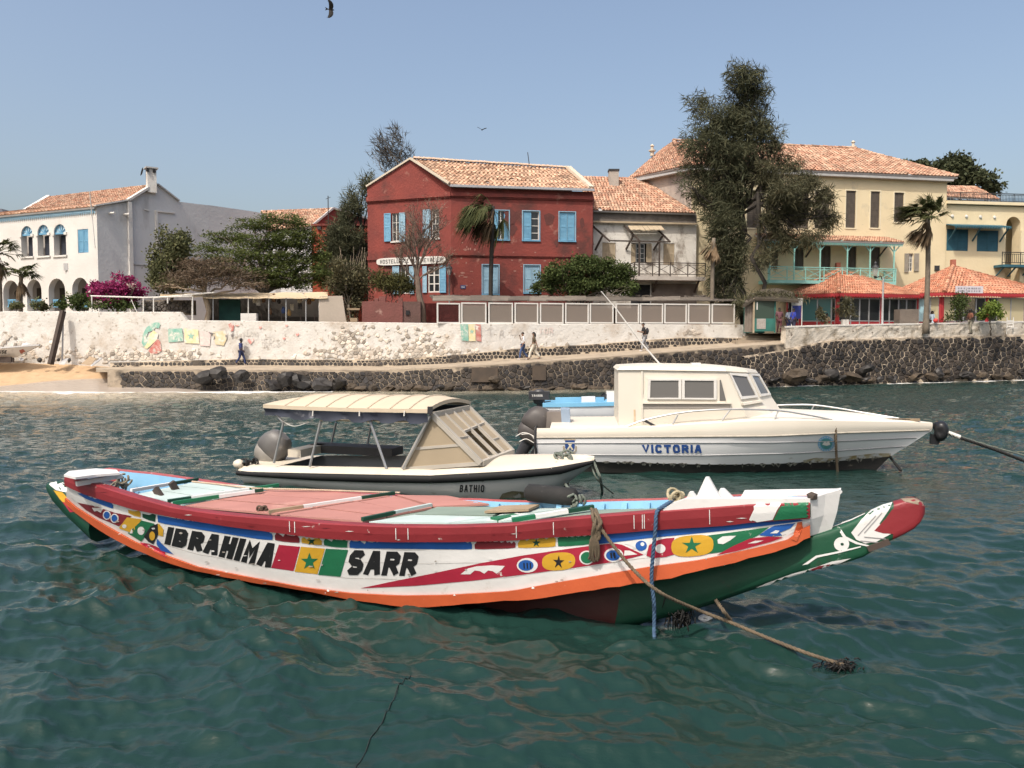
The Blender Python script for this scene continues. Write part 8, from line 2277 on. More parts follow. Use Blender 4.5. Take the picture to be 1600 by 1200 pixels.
for k in range(9):
	x = 922 + k * 1.6
	mb.tube(smooth_path([AR(926 + r_.uniform(-2, 4), 836, .06), AR(x, 850, .06), AR(x + r_.uniform(-3, 3), 866, .04), AR(x + r_.uniform(-3, 4), 878 - abs(k - 4) * 1.2, .02)]), .013, 5)
mb.build('hank', rope_brown, kn, True)
rope('blue_rope', 'dark blue rope hanging over the pirogue bow rail into the water', [AR(1052, 782, -.2), AR(1034, 793, -.03), AR(1026, 801, .06), AR(1024, 826, .08), AR(1020, 870, .07), AR(1018, 905, .06), AR(1022, 945, .06), AR(1022, 985, .08), W(1024, 1008, .0), W(1026, 1030, -.15)], .019, rope_blue)
hank('rope_coil', 'pale coil of rope lying by the white splash boards on the pirogue bow', A_(1052, 778, .1) + Vector((0, 0, .0)), .075, 9, mat('pale_rope', (.42, .36, .24), (.28, .24, .15), 9, .95, .4, 60), (.07, .06, .05), seed=3, rad=.015)
hank('rope_coil', 'grey rope tied round the stern thwart of the pirogue', A_(189, 752, -.1), .07, 9, mat('grey_hemp', (.30, .25, .18), (.2, .17, .12), 9, .95, .4, 60), (.06, .06, .09), seed=5, rad=.015)
hank('rope_knot', 'small brown bundle on the pink boards of the pirogue deck', on_deck(408, 803, .05), .045, 7, mat('dark_brown_bundle', (.12, .08, .055), (.08, .055, .04), 9, .95, .4, 60), (.09, .05, .02), seed=7, rad=.014)
rope('deck_rope', 'thin pale rope lying along the far side of the pirogue deck', [on_deck(300, 758, .05), on_deck(340, 762, .05), on_deck(400, 769, .05), on_deck(470, 772, .06), on_deck(560, 774, .05), on_deck(625, 776, .05)], .012, mat('sun_pink_rope', (.52, .40, .30), (.4, .3, .22), 9, .95, .4, 60))
fe = thing('rolled_fender', 'black rolled rubber fender on the far rail of the pirogue', 'fender', on_deck(858, 790, .03))
a, b = A_(822, 784, -.52), A_(902, 777, -.46)
a.z = b.z = max(a.z, b.z)
MB().tube([a, a.lerp(b, .06), a.lerp(b, .5), a.lerp(b, .94), b], [.06, .10, .105, .10, .05], 12).build('roll', mat('black_rubber', (.013, .013, .013), (.022, .021, .02), 5, .8, .5, 12, stain=(4, .6, .7, (.10, .095, .09))), fe, True)
hank('rope_coil', 'dark tangle of rope at the end of the black fender on the pirogue', A_(903, 779, -.44), .06, 9, rope_grey, (.08, .06, .04), seed=9, rad=.014)
rope('bow_line', 'brown line slanting from the canopy boat bow to the pirogue fender', [BX.at(869, 722, .4), BX.at(873, 738, .45), BX.at(884, 757, .3), A_(897, 776, -.45)], .022, rope_grey)
hank('rope_coil', 'green grey rope coil on the foredeck of the canopy boat', BX.at(884, 716, .05), .16, 10, rope_grey, (.16, .14, .02), seed=11, rad=.022)
rope('bow_line', 'green line hanging from the tip of the canopy boat bow into the water', [BX.at(926, 718, .0), BX.at(932, 732, .05), BX.at(938, 748, .05), W(941, 768, -.05)], .025, rope_grey)
rope('bow_line', 'second thin line trailing beside the canopy boat bow', [BX.at(924, 728, .0), BX.at(934, 750, .05), W(958, 771, -.03)], .016, rope_grey)
hank('rope_coil', 'dark rope tangle on the stern corner of the canopy boat', BX.at(390, 725, .7), .09, 9, rope_dark, (.16, .1, .04), seed=13, rad=.02)
rope('mooring_rope', 'heavy dark rope from the cruiser bow cover leaving the photo on the right', [VX.at(1470, 672, .02), VX.at(1500, 684, .1), VX.at(1550, 701, .2), VX.at(1605, 722, .3), VX.at(1700, 760, .5)], .035, rope_dark)
rope('mooring_rope', 'thin green rope just above the heavy one off the cruiser bow', [VX.at(1492, 679, .02), VX.at(1540, 695, .1), VX.at(1605, 713, .2), VX.at(1700, 740, .4)], .018, rope_grey)
MB_ = MB().tube([VX.at(1476, 674, .03), VX.at(1500, 683, .1)], .045, 8).build('rope_sleeve', white_paint); tag(MB_, 'white plastic sleeve round the rope at the cruiser bow', 'sleeve')
rope('anchor_line', 'brown weedy rope looped over the cruiser side near the round emblem', [VX.at(1300, 657, .72), VX.at(1305, 664, .80), VX.at(1306, 690, .78), VX.at(1307, 715, .6), VX.at(1309, 742, .45)], .028, rope_brown)
rope('deck_rope', 'brown rope laid along the foredeck of the cruiser', [VX.at(1300, 657, .72), VX.at(1330, 656, .45), VX.at(1350, 653.5, .35), VX.at(1375, 656, .3), VX.at(1400, 655.5, .2), VX.at(1432, 656.5, .05)], .03, rope_brown)
pl_ = MB().bar(VX.at(1405, 655, .1), VX.at(1437, 656, .1), .06, .05).build('boat_hook', raw_wood); tag(pl_, 'wooden boat hook lying on the cruiser bow', 'boat hook')
rope('bow_chain', 'dark line with weed hanging off the cruiser stem into the water', [VX.at(1390, 713, .03), VX.at(1397, 722, .03), W(1408, 735, .05)], .03, rope_dark)
rope('short_line', 'short pale line under the pirogue spur meeting the mooring rope', [A_(1119, 938, .1), A_(1130, 954, .3), W(1142, 970, .15)], .018, rope_brown)
def weed(name, label, c, r, n, seed):
	rr = random.Random(seed); mb = MB(); c = Vector(c)
	for k in range(n):
		p = c + Vector((rr.gauss(0, r[0]), rr.gauss(0, r[1]), abs(rr.gauss(0, r[2]))))
		q = p + Vector((rr.gauss(0, r[0] * .5), rr.gauss(0, r[1] * .5), -abs(rr.gauss(0, r[2]))))
		mb.tube([p, p.lerp(q, .5) + Vector((0, 0, .02)), q], [.016, .02, .006], 5)
	o = mb.build(name, rope_dark, None, True, 'stuff')
	return o
wc = MB();
for nm, lab, c, r, n, sd in (('weed_clump', 'dark weed clump floating at the end of the mooring rope', W(1315, 1039, -.01), (.075, .04, .018), 130, 1), ('weed_clump', 'dark hanging weed on the rope under the pirogue bow', W(1065, 968, .05), (.055, .04, .08), 150, 2)):
	rr = random.Random(sd); mb = MB()
	for k in range(n):
		p = c + Vector((rr.gauss(0, r[0]), rr.gauss(0, r[1]), abs(rr.gauss(0, r[2])))); q = p + Vector((rr.gauss(0, r[0] * .5), rr.gauss(0, r[1] * .5), -abs(rr.gauss(0, r[2] + .03))))
		mb.tube([p, p.lerp(q, .5) + Vector((0, 0, .015)), q], [.006, .008, .002], 4)
	o = mb.build(nm, rope_dark, None, True)
	for v in o.data.vertices: v.co -= c
	o.location = c; tag(o, lab, 'weed')
fl = thing('floating_jug', 'white plastic scrap floating under the pirogue bow', 'float', W(1100, 968, .02))
MB().blob(W(1102, 967, .03), (.09, .06, .045), 6, .3, 2).build('body', mat('white_plastic', (.6, .62, .62), (.5, .52, .52), 3, .35), fl, True)
ck = rope('sunken_rope', 'faint rope tinted as if under the water in the foreground', [(lambda p: Vector((p.x, p.y, water_z(p.x, p.y) + .001)))(W(float(np.interp(y, [1062, 1105, 1145, 1195, 1230], [642, 610, 585, 558, 548])), y)) for y in range(1062, 1232, 6)], .005, mat('rope_seen_through_water', (.012, .02, .018), (.008, .014, .013), 5, .6), 'rope', 2)  # rope laid on the surface, its colour darkened as seen through water
pk_ = thing('loose_plank', 'bare tan plank lying across the pirogue deck before the fender', 'plank', on_deck(800, 803, .04))
a, b, c, d = on_deck(757, 809, .05), on_deck(826, 806, .05), on_deck(843, 798, .05), on_deck(783, 800, .05)
MB().prism([a, b, c, d], Vector((0, 0, .025))).build('board', raw_wood, pk_)
pk_ = thing('loose_plank', 'short wooden batten lying on the pink boards mid deck', 'plank', on_deck(560, 787, .04))
a, b, c, d = on_deck(546, 789, .05), on_deck(572, 788, .05), on_deck(587, 785, .05), on_deck(560, 786, .05)
MB().prism([a, b, c, d], Vector((0, 0, .03))).build('board', raw_wood, pk_)
# ================================================================== things along the quay
beige_can = mat('beige_awning_canvas', (.54, .43, .29), (.47, .37, .24), 1, .8, .3, 6)
stl = thing('awning_stall', 'long stall under a beige canvas awning on the sea wall', 'stall', gb(420, 51.6))
FS_ = Fac(G(255, 51.4), G(545, 51.4))
mb = MB(); rows = []
for k in range(46):
	x = lerp(250, 512, k / 45)
	yt, yb = lerp(459, 456.5, k / 45) + .5 * math.sin(k * .7), 465.5 + 1.3 * abs(math.sin(k * .55)) - (2 if k < 12 else 0)
	a = FS_.at(x, yt, -1.6); b = FS_.at(x, lerp(yt, yb, .55), -.4); c = FS_.at(x, lerp(yt, yb, .8), .25); d = FS_.at(x, yb, .27)
	rows.append([a, b, c, d])
mb.loft(rows).build('canvas', beige_can, stl)
for x in (300, 333, 388, 420, 447, 478, 499): MB().tube([FS_.at(x, 503, .1), FS_.at(x, 463, .1)], .035, 6).build('post', white_paint if x in (300, 388, 499) else metal_grey, stl)
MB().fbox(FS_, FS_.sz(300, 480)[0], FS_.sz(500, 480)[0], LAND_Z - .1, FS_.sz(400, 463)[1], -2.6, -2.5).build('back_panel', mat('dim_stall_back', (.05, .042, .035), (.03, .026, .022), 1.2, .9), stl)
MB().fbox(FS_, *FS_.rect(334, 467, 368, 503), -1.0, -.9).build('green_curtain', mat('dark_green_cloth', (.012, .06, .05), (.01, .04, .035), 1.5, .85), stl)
mb = MB().prism([FS_.at(498, 503, .15), FS_.at(541, 503, .15), FS_.at(535, 462, .15), FS_.at(499, 463, .15)], -FS_.n * .06); mb.build('end_panel', mat('taupe_sheet', (.40, .34, .28), (.35, .30, .245), .8, .8, .2, 6), stl)
bl = thing('cement_block_wall', 'low white painted block counter in front of the awning stall', 'block', FS_.at(392, 502, .2))
for k in range(2): MB().fbox(FS_, FS_.sz(380 + 12.2 * k, 495)[0], FS_.sz(392 + 12.2 * k, 495)[0], LAND_Z, FS_.sz(392, 490)[1], .1, .5).build('block', white_wall, bl)
rr = random.Random(8)
wares = mat('stall_wares', (.30, .20, .12), (.12, .09, .07), 3, .8, 0, island=.6, hue=(.4, .36, .3))
cols = [('cream', (.5, .44, .34)), ('brown', (.20, .11, .06)), ('dark', (.05, .045, .045)), ('blue', (.07, .12, .30)), ('white', (.62, .6, .56)), ('ochre', (.45, .28, .10))]
spots = [(398, 474, 'cream', 'tall cream vase'), (404, 478, 'white', 'white jar'), (412, 473, 'brown', 'brown carved figure'), (428, 472, 'brown', 'hanging brown mask'), (436, 475, 'dark', 'dark carved mask'), (443, 490, 'blue', 'blue bucket'), (449, 478, 'cream', 'pale woven panel'), (452, 494, 'ochre', 'ochre basket'),
		 (462, 476, 'dark', 'dark hanging cloth'), (468, 474, 'cream', 'cream mask'), (474, 470, 'white', 'white round plate'), (483, 476, 'brown', 'brown statue'), (489, 471, 'ochre', 'ochre mask'), (494, 478, 'white', 'white print'), (494, 468, 'cream', 'cream print'), (422, 492, 'brown', 'brown stool')]
for k, (x, y, c, lab) in enumerate(spots):
	p = FS_.at(x, y, -.9 - .1 * (k % 3)); s_ = rr.uniform(.8, 1.2)
	o = MB().lathe(p, [(0, 0), (.11 * s_, .02), (.16 * s_, .18 * s_), (.12 * s_, .36 * s_), (.07 * s_, .44 * s_), (.09 * s_, .5 * s_), (0, .51 * s_)], 8)
	if y < 485 and ('print' in lab or 'panel' in lab or 'cloth' in lab): o = MB().fbox(FS_, *FS_.rect(x - 3, y - 4, x + 3, y + 6), -1.1, -1.05)
	ob = o.build('stall_ware', mat('ware_' + c, dict(cols)[c], tuple(v * .7 for v in dict(cols)[c]), 5, .7), None)
	for v in ob.data.vertices: v.co -= p
	ob.location = p
	tag(ob, lab + ' on show in the shade of the awning stall', 'souvenir', 'wares in the awning stall')
tb_ = thing('stall_table', 'dark low table behind the posts of the awning stall', 'table', FS_.at(440, 501, -.7))
MB().fbox(FS_, FS_.sz(408, 490)[0], FS_.sz(494, 490)[0], LAND_Z + .55, LAND_Z + .62, -1.5, -.5).build('table_top', dark_wood, tb_)
for x in (409, 440, 470, 492): MB().bar(FS_.at(x, 501, -.6), FS_.at(x, 491, -.6), .06, .06, (0, 1, 0)).build('leg', dark_wood, tb_)
ls = thing('log_seat', 'pale wooden trough among the dry shrub at the right end of the stall', 'trough', FS_.at(552, 500, .1))
MB().fbox(FS_, *FS_.rect(549, 497, 560, 503), .0, .4).build('body', raw_wood, ls); MB().fbox(FS_, *FS_.rect(540, 481, 560, 484), -.5, -.4).build('shelf', raw_wood, ls)
# pipe rail on the left
prl = thing('pipe_rail', 'white pipe railing on the sea wall beside the bougainvillea', 'railing', wallat(145, 486, -.3))
pr = lambda x, y: wallat(x, y, -.3)
for a, b in (((142, 462.5), (224, 465)), ((224, 465), (300, 463)), ((240, 465.5), (335, 457))): MB().tube([pr(*a), pr(*b)], .05, 7).build('rail', white_paint, prl)
for x, y0, y1 in ((143.5, 463, 487), (224, 465, 489), (240, 466, 489), (262, 465, 474), (301, 463, 500)): MB().tube([pr(x, y0), pr(x, y1)], .04, 7).build('post', white_paint, prl)
MB().tube([pr(205, 468), pr(214, 488)], .025, 6).build('brace', white_paint, prl)
rw = thing('dry_stone_wall', 'dark dry stone wall behind the white pipe railing', 'wall', wallat(262, 488, -2.4))
MB().obox(wallat(222, 492, -2.3), wallat(302, 492, -2.3) - wallat(222, 492, -2.3), Vector((0, .5, 0)), Vector((0, 0, wallat(262, 469, -2.3).z - wallat(262, 492, -2.3).z))).build('core', mortar_d, rw)
stones(rw, lambda x, y, o: wallat(x, y, -2.28 + o), 222, 302, lambda x: 469.5, lambda x: 490, 8, 5, mat('grey_dry_stone', (.13, .115, .10), (.08, .07, .062), 4, .9, .5, 12, island=.5), .08, seed=51)
# leaning timber and things on the sand
po = thing('leaning_post', 'dark timber post leaning on the sea wall from the beach', 'post', W(80, 567, 1.3))
MB().bar(P(79, 569, 48.6), P(98.5, 486, 49.55), .26, .26).build('timber', dark_wood, po)
po = thing('thin_post', 'thin grey pole standing against the sea wall beside the leaning timber', 'post', P(97, 563, 49.3))
MB().tube([P(97, 564, 49.4), P(99, 490, 49.7)], .05, 7).build('pole', metal_grey, po)
for lab, pts, th, m_ in (('pale broken board lying on the sand at the wall foot', [(127, 569), (142, 571.5), (150, 561), (140, 558)], .05, raw_wood), ('grey plank propped beside the broken board', [(141, 572), (144, 572.5), (160, 560.5), (157, 560)], .05, metal_grey), ('flat grey sheet on the sand right of the leaning timber', [(92, 569.5), (101, 570), (107, 561), (99, 562)], .06, grey_trim)):
	p = [P(x, y, 48.6 + (572 - y) * .07) for x, y in pts]
	o = thing('beach_debris', lab, 'debris', p[0], 'debris on the sand'); MB().prism(p, Vector((0, .03, th))).build('board', m_, o)
for k, (x, y, w, h, lab) in enumerate(((62, 563, 9, 9, 'dark half buried bin on the sand near the beached boat'), (91, 562, 6, 6, 'black rag on the sand right of the leaning timber'), (108, 563, 6, 10, 'dark upright stump by the wall foot'), (33, 562, 8, 8, 'grey lump on the sand by the beached boat bow'))):
	c = P(x, y, 48.4); s_ = 48.4 / F
	o = MB().blob(c, (w * s_ / 2, w * s_ / 2, h * s_ / 2), 60 + k, .3, 2).build('beach_debris', basalt_wet if k != 3 else grey_trim)
	for v in o.data.vertices: v.co -= c
	o.location = c; tag(o, lab, 'debris', 'debris on the sand')
# ---- kiosk and its neighbours at the top of the ramp
KF = Fac(G(1176, 53.2), G(1211, 53.4))
kz0 = KF.sz(1190, 520)[1]
ki = thing('ticket_kiosk', 'narrow green glazed kiosk at the top of the walkway', 'kiosk', KF.pt(.5, kz0))
kh = KF.sz(1190, 466)[1]; gpaint = mat('kiosk_green', (.04, .17, .14), (.03, .12, .10), 2, .6)
for s in (0, KF.len - .09): MB().fbox(KF, s, s + .09, kz0, kh, -.05, .05).build('post', tan_shut if s == 0 else gpaint, ki)
MB().fbox(KF, .09, KF.len - .09, kh - .12, kh, -.05, .05).build('lintel', tan_shut, ki)
MB().fbox(KF, .09, KF.len - .09, kz0 + .1, kz0 + .95, -.03, .03).build('dado', gpaint, ki)
MB().fbox(KF, .09, KF.len - .09, kz0 + .95, kh - .12, -.02, .01).build('pane', glass('kiosk_glass', (.05, .075, .06), .1), ki)
MB().fbox(KF, *KF.rect(1182, 498, 1196, 514), .032, .05).build('notice', mat('faded_notice', (.42, .38, .34), (.3, .27, .24), 8, .8), ki)
MB().fbox(KF, *KF.rect(1182, 472, 1183.6, 484), .012, .03).build('tube_light', white_paint, ki)
MB().fbox(KF, .05, KF.len - .05, kz0, kh - .1, -1.6, -1.5).build('rear_wall', gpaint, ki)
th_ = thing('thatch_roof', 'sagging dark thatch canopy over the kiosk and passage', 'roof', P(1205, 462, 54.4))
mb = MB()
ridge_ = [P(x, y, 55.3) for x, y in ((1168, 462), (1190, 452), (1215, 450), (1238, 456))]; eave = [P(x, y, 53.1) for x, y in ((1160, 478), (1180, 466), (1212, 467), (1248, 470))]
mb.loft([ridge_, eave, [e - Vector((0, 0, .15)) for e in eave]]); mb.build('thatch', mat('dark_thatch', (.075, .06, .042), (.045, .037, .028), 3, .95, .8, 10), th_)
leafcloud('straw', lf_brown, th_, [(r.lerp(e, .6), (.6, .5, .16), 1) for r, e in zip(ridge_, eave)], 900, .5, .025, .5, (0, -.5, 0), 61, sub=8, sig=.5, kind='stuff')
pf = thing('plank_fence', 'weathered upright plank fence left of the kiosk', 'fence', P(1168, 520, 53.4))
for k in range(6):
	a = P(1163 + k * 2.2, 519, 53.4 + .05 * (k % 2)); MB().obox(a, Vector((.088, 0, 0)), Vector((0, .03, 0)), Vector((0, 0, 2.05 + .1 * math.sin(k * 2)))).build('plank', mat('grey_weathered_plank', (.24, .20, .165), (.17, .14, .115), 3, .9, .4, 10, stretch=(3, 3, 1)), pf)
fb2 = thing('notice_board', 'white rounded notice board with blue lower half by the passage', 'sign', P(1244, 505, 53.8))
NB = Fac(G(1236, 53.8), G(1254, 53.8))
s0, s1, z0, z1 = NB.rect(1236.5, 466, 1253.5, 506)
MB().fbox(NB, s0, s1, lerp(z0, z1, .72), z1, -.02, .02).build('board', white_paint, fb2); MB().fbox(NB, s0 + .04, s1 - .1, lerp(z0, z1, .2), lerp(z0, z1, .715), -.02, .02).build('board', mat('deep_blue_panel', (.025, .04, .22), (.02, .03, .16), 3, .6), fb2)
for s in (s0, s1 - .05): MB().fbox(NB, s, s + .05, z0 - .5, lerp(z0, z1, .71), -.025, .025).build('post', white_paint, fb2)
MB().fbox(NB, s0 + .12, s1 - .3, lerp(z0, z1, .83), lerp(z0, z1, .88), .021, .025).build('worn_print', iron, fb2)
lp = P(1378.5, 505, 57.0)
lantern('street_lamp', 'grey street lamp with lantern before the left cafe pavilion', Vector((lp.x, lp.y, LAND_Z)), P(1378, 462, 57.0).z - LAND_Z, s=.9) if False else None
sl = thing('street_lamp', 'grey street lamp with a glass lantern before the left cafe pavilion', 'street lamp', Vector((lp.x, lp.y, LAND_Z)))
tp_ = P(1378, 434, 57.0); hp = P(1367.5, 432, 57.0)
MB().lathe(Vector((lp.x, lp.y, LAND_Z)), [(.16, 0), (.17, .5), (.13, .6), (.09, .7), (.075, 2.0), (.06, tp_.z - LAND_Z)], 8).build('pole', metal_grey, sl, True)
MB().tube(smooth_path([tp_ - Vector((0, 0, .1)), tp_ + Vector((-.1, 0, .12)), hp + Vector((.05, 0, -.1)), hp]), .035, 6).build('arm', iron, sl)
MB().lathe(hp + Vector((0, 0, .02)), [(.10, 0), (.13, .06), (.25, .56), (.26, .58)], 6).build('lamp_glass', glass('lantern_glass', (.55, .53, .48), .2), sl)
MB().lathe(hp + Vector((0, 0, .6)), [(.29, 0), (.18, .16), (.11, .2), (.10, .3), (.14, .32), (.03, .46)], 8).build('lamp_cap', iron, sl)
MB().lathe(hp + Vector((0, 0, -.16)), [(.02, 0), (.07, .06), (.12, .18)], 8).build('lamp_base', iron, sl)
tr_ = thing('stone_trough', 'square brown stone planter before the cafe windows left of the tall palm', 'planter', P(1420, 503, 57.4))
TF = Fac(G(1405, 57.4), G(1434, 57.4)); MB().fbox(TF, 0, TF.len, LAND_Z, TF.sz(1420, 483)[1], -.9, 0).build('body', mat('brown_stone_block', (.17, .14, .115), (.12, .10, .085), 1.5, .9, .5, 8), tr_)
MB().fbox(TF, -.2, TF.len + .05, LAND_Z + .0, LAND_Z + .75, .003, .25).build('ledge', MATS['brown_stone_block'], tr_)
bx_ = thing('white_crate', 'small white crate on the cafe terrace by the corner post', 'crate', P(1321, 504, 57.6))
CF = Fac(G(1316, 57.5), G(1326, 57.5)); MB().fbox(CF, 0, CF.len, LAND_Z, CF.sz(1320, 499)[1] + .0, -.3, 0).build('body', white_paint, bx_)
for z in (.3, .55): MB().fbox(CF, .04, CF.len - .04, LAND_Z + z, LAND_Z + z + .05, .002, .02).build('slat', metal_grey, bx_)
ch_ = thing('cafe_chair', 'white slatted chair at the cafe window on the right', 'chair', P(1577, 503, 58.9))
HF = Fac(G(1572, 58.9), G(1583, 58.9))
for k in range(3): MB().fbox(HF, .03, HF.len - .03, LAND_Z + .55 + .2 * k, LAND_Z + .62 + .2 * k, -.03, .0).build('slat', white_paint, ch_)
for s in (0, HF.len - .05): MB().fbox(HF, s, s + .05, LAND_Z, LAND_Z + 1.25, -.035, .005).build('leg', white_paint, ch_)
MB().fbox(HF, 0, HF.len, LAND_Z + .42, LAND_Z + .47, .006, .45).build('seat', white_paint, ch_)
rb2 = thing('red_buoy', 'round red ball float on the terrace beside the tall palm', 'float', P(1462, 503, 57.2))
MB().blob(P(1462, 501, 57.2), (.17, .17, .17), 3, .03, 2).build('ball', mat('signal_red', (.62, .06, .05), (.5, .05, .04), 3, .5), rb2, True)
# ================================================================== people
skin_dark = mat('dark_skin', (.075, .042, .028), (.06, .034, .023), 4, .5)
skin_mid = mat('brown_skin', (.26, .15, .10), (.22, .125, .085), 4, .5)
hair_m = mat('black_hair', (.015, .012, .011), (.01, .009, .008), 8, .7)
def skinmesh(name, verts, edges, radii, m, parent, sub=1):
	me = bpy.data.meshes.new(name); me.from_pydata([tuple(v) for v in verts], edges, [])
	o = bpy.data.objects.new(name, me); COL.objects.link(o)
	md = o.modifiers.new('skin', 'SKIN'); md.use_smooth_shade = True
	for k, sv in enumerate(me.skin_vertices[0].data):
		r = radii[k]; sv.radius = (r, r) if not isinstance(r, tuple) else r; sv.use_root = (k == 0)
	if sub: sb_ = o.modifiers.new('sub', 'SUBSURF'); sb_.levels = sub; sb_.render_levels = sub
	dg = bpy.context.evaluated_depsgraph_get(); ev = o.evaluated_get(dg)
	m2 = bpy.data.meshes.new_from_object(ev)
	bpy.data.objects.remove(o); bpy.data.meshes.remove(me)
	m2.materials.clear()
	return m2
def person(label, base, H, yaw, pose, cols, skin=None, hair='short', hat=None, bag=None, group=None):
	"""One skinned body (root at the pelvis); clothes and hair are its children. Local x = forward."""
	skin = skin or skin_dark
	t = thing('person', label, 'person', base, group)
	R = Matrix.Rotation(yaw, 3, 'Z'); s = H
	Lf = lambda x, y, z: Vector(base) + R @ (Vector((x, y, z)) * s)
	st = pose.get('stride', .0); sit = pose.get('sit', False); lean = pose.get('lean', 0)
	hipz = .53 if not sit else .30
	J = {}
	J['pel'] = (0, 0, hipz); J['wai'] = (lean * .1, 0, hipz + .10); J['che'] = (lean * .22, 0, hipz + .21); J['nec'] = (lean * .32, 0, hipz + .305); J['hd0'] = (lean * .34 + .005, 0, hipz + .345); J['hd1'] = (lean * .36 + .018, 0, hipz + .40); J['hd2'] = (lean * .36 + .01, 0, hipz + .445)
	for sd, k in ((1, 'l'), (-1, 'r')):
		f = st * sd
		J['hip' + k] = (0, .048 * sd, hipz - .02)
		if sit: J['kne' + k] = (.22, .06 * sd, hipz + .0); J['ank' + k] = (.20, .06 * sd, .045); J['toe' + k] = (.29, .065 * sd, .018)
		else:
			J['kne' + k] = (f * .55 + .03, .05 * sd, .285); J['ank' + k] = (f * 1.05 - (.06 if f < 0 else 0), .05 * sd, .045 + (.04 if f < -.08 else 0)); J['toe' + k] = (f * 1.05 + .075 - (.04 if f < 0 else 0), .055 * sd, .016)
		J['sho' + k] = (lean * .30, .098 * sd, hipz + .285)
		el, ha = pose.get('arm' + k, ((-.03 - f * .25, .125 * sd, hipz + .12), (.03 - f * .5, .13 * sd, hipz - .03)))
		J['elb' + k] = el; J['wri' + k] = ha
	names = list(J); idx = {n: i for i, n in enumerate(names)}
	E = [('pel', 'wai'), ('wai', 'che'), ('che', 'nec'), ('nec', 'hd0'), ('hd0', 'hd1'), ('hd1', 'hd2')]
	for k in 'lr': E += [('pel', 'hip' + k), ('hip' + k, 'kne' + k), ('kne' + k, 'ank' + k), ('ank' + k, 'toe' + k), ('che', 'sho' + k), ('sho' + k, 'elb' + k), ('elb' + k, 'wri' + k)]
	rad = {'pel': .068, 'wai': .062, 'che': .070, 'nec': .030, 'hd0': .036, 'hd1': .050, 'hd2': .036, 'hip': .052, 'kne': .035, 'ank': .022, 'toe': .020, 'sho': .036, 'elb': .023, 'wri': .015}
	def rget(n, add=0): return (rad.get(n, rad.get(n[:3])) + add) * s
	V_ = [Lf(*J[n]) - Vector(base) for n in names]; ED = [(idx[a], idx[b]) for a, b in E]; RD = [rget(n) for n in names]
	# hands: palm, four fingers and a thumb, slightly curled
	for sd, k in ((1, 'l'), (-1, 'r')):
		w = Vector(J['wri' + k]); e = Vector(J['elb' + k]); d = (w - e).normalized(); side_ = d.cross(Vector((0, sd, .2))).normalized(); curl = Vector((0, -sd, 0))
		pi = len(V_); V_.append(R @ ((w + d * .028) * s)); RD.append(.016 * s); ED.append((idx['wri' + k], pi))
		for q, (o_, l_) in enumerate(((-.014, .040), (-.005, .046), (.005, .044), (.014, .034))):
			a = w + d * .045 + side_ * o_; b = a + d * l_ * .55 + curl * .006; c = b + d * l_ * .4 + curl * .014
			i = len(V_); V_ += [R @ (a * s), R @ (b * s), R @ (c * s)]; RD += [.0056 * s] * 3; ED += [(pi, i), (i, i + 1), (i + 1, i + 2)]
		a = w + d * .018 + side_ * -.020; b = a + d * .022 + side_ * -.010
		i = len(V_); V_ += [R @ (a * s), R @ (b * s)]; RD += [.006 * s] * 2; ED += [(pi, i), (i, i + 1)]
	body = link('body', skinmesh('body', V_, ED, RD, skin, None), skin, t)
	def cloth(nm, joints, m_, add, ext=()):
		js = [j for j in joints if j in idx]; ii = {n: i for i, n in enumerate(js)}
		ee = [(ii[a], ii[b]) for a, b in E if a in ii and b in ii]
		vv = [Lf(*J[n]) - Vector(base) for n in js]; rr_ = [rget(n, add) for n in js]
		link(nm, skinmesh(nm, vv, ee, rr_, m_, None), m_, t)
	cloth('shirt', ['che', 'wai', 'pel', 'nec', 'shol', 'shor', 'elbl', 'elbr'] if pose.get('shirt', 1) else ['che', 'wai', 'pel'], cols[0], .011)
	if len(cols) > 3: cloth('sleeves', ['shol', 'elbl', 'wril'], cols[3], .008)
	if not pose.get('skirt'):
		J0 = dict(J);
		cloth('trousers', ['pel', 'hipl', 'hipr', 'knel', 'kner', 'ankl', 'ankr'], cols[1], pose.get('wide', .011))
	else:
		mb = MB(); rows = []
		for z, r in ((hipz + .06, .075), (hipz - .08, .105), (.30, .115), (.10, .13)):
			rows.append([Lf(r * math.cos(a) + .01, r * .85 * math.sin(a), z) for a in np.linspace(0, 2 * math.pi, 12, endpoint=False)])
		mb.loft(rows, True).build('skirt', cols[1], t, True)
	for k in 'lr':
		a, b = Vector(J['ank' + k]), Vector(J['toe' + k]); mb = MB(); d = b - a; d.z = 0
		mb.blob(Lf(*(a + d * .45 - Vector((0, 0, a.z - max(.02, b.z))))), (.052 * s, .028 * s, .022 * s), 3, .02, 2)
		mb.build('shoe', cols[2], t, True)
	hc = Vector(J['hd1'])
	if hair:
		mb = MB().blob((0, 0, 0), (.056 * s, .050 * s, .052 * s), 4, .05, 2)
		mb.v = [Vector(base) + R @ (v + (hc + Vector((-.016, 0, .022))) * s) for v in mb.v]
		if hair == 'afro': mb.v = [Vector(base) + R @ ((hc + Vector((-.012, 0, .02))) * s) + (v - Vector(base) - R @ ((hc + Vector((-.016, 0, .022))) * s)) * 1.25 for v in mb.v]
		mb.build('hair', hair_m, t, True)
		if hair == 'long':
			MB().tube([Lf(*(hc + Vector((-.045, 0, .02)))), Lf(*(hc + Vector((-.06, 0, -.06)))), Lf(*(hc + Vector((-.055, 0, -.15))))], [.04 * s, .045 * s, .02 * s], 8).build('hair', hair_m, t, True)
	mb = MB(); mb.tube([Lf(*(hc + Vector((.044, 0, .012)))), Lf(*(hc + Vector((.062, 0, -.008)))), Lf(*(hc + Vector((.046, 0, -.014))))], [.006 * s, .010 * s, .006 * s], 6); mb.build('nose', skin, t, True)
	mb = MB()
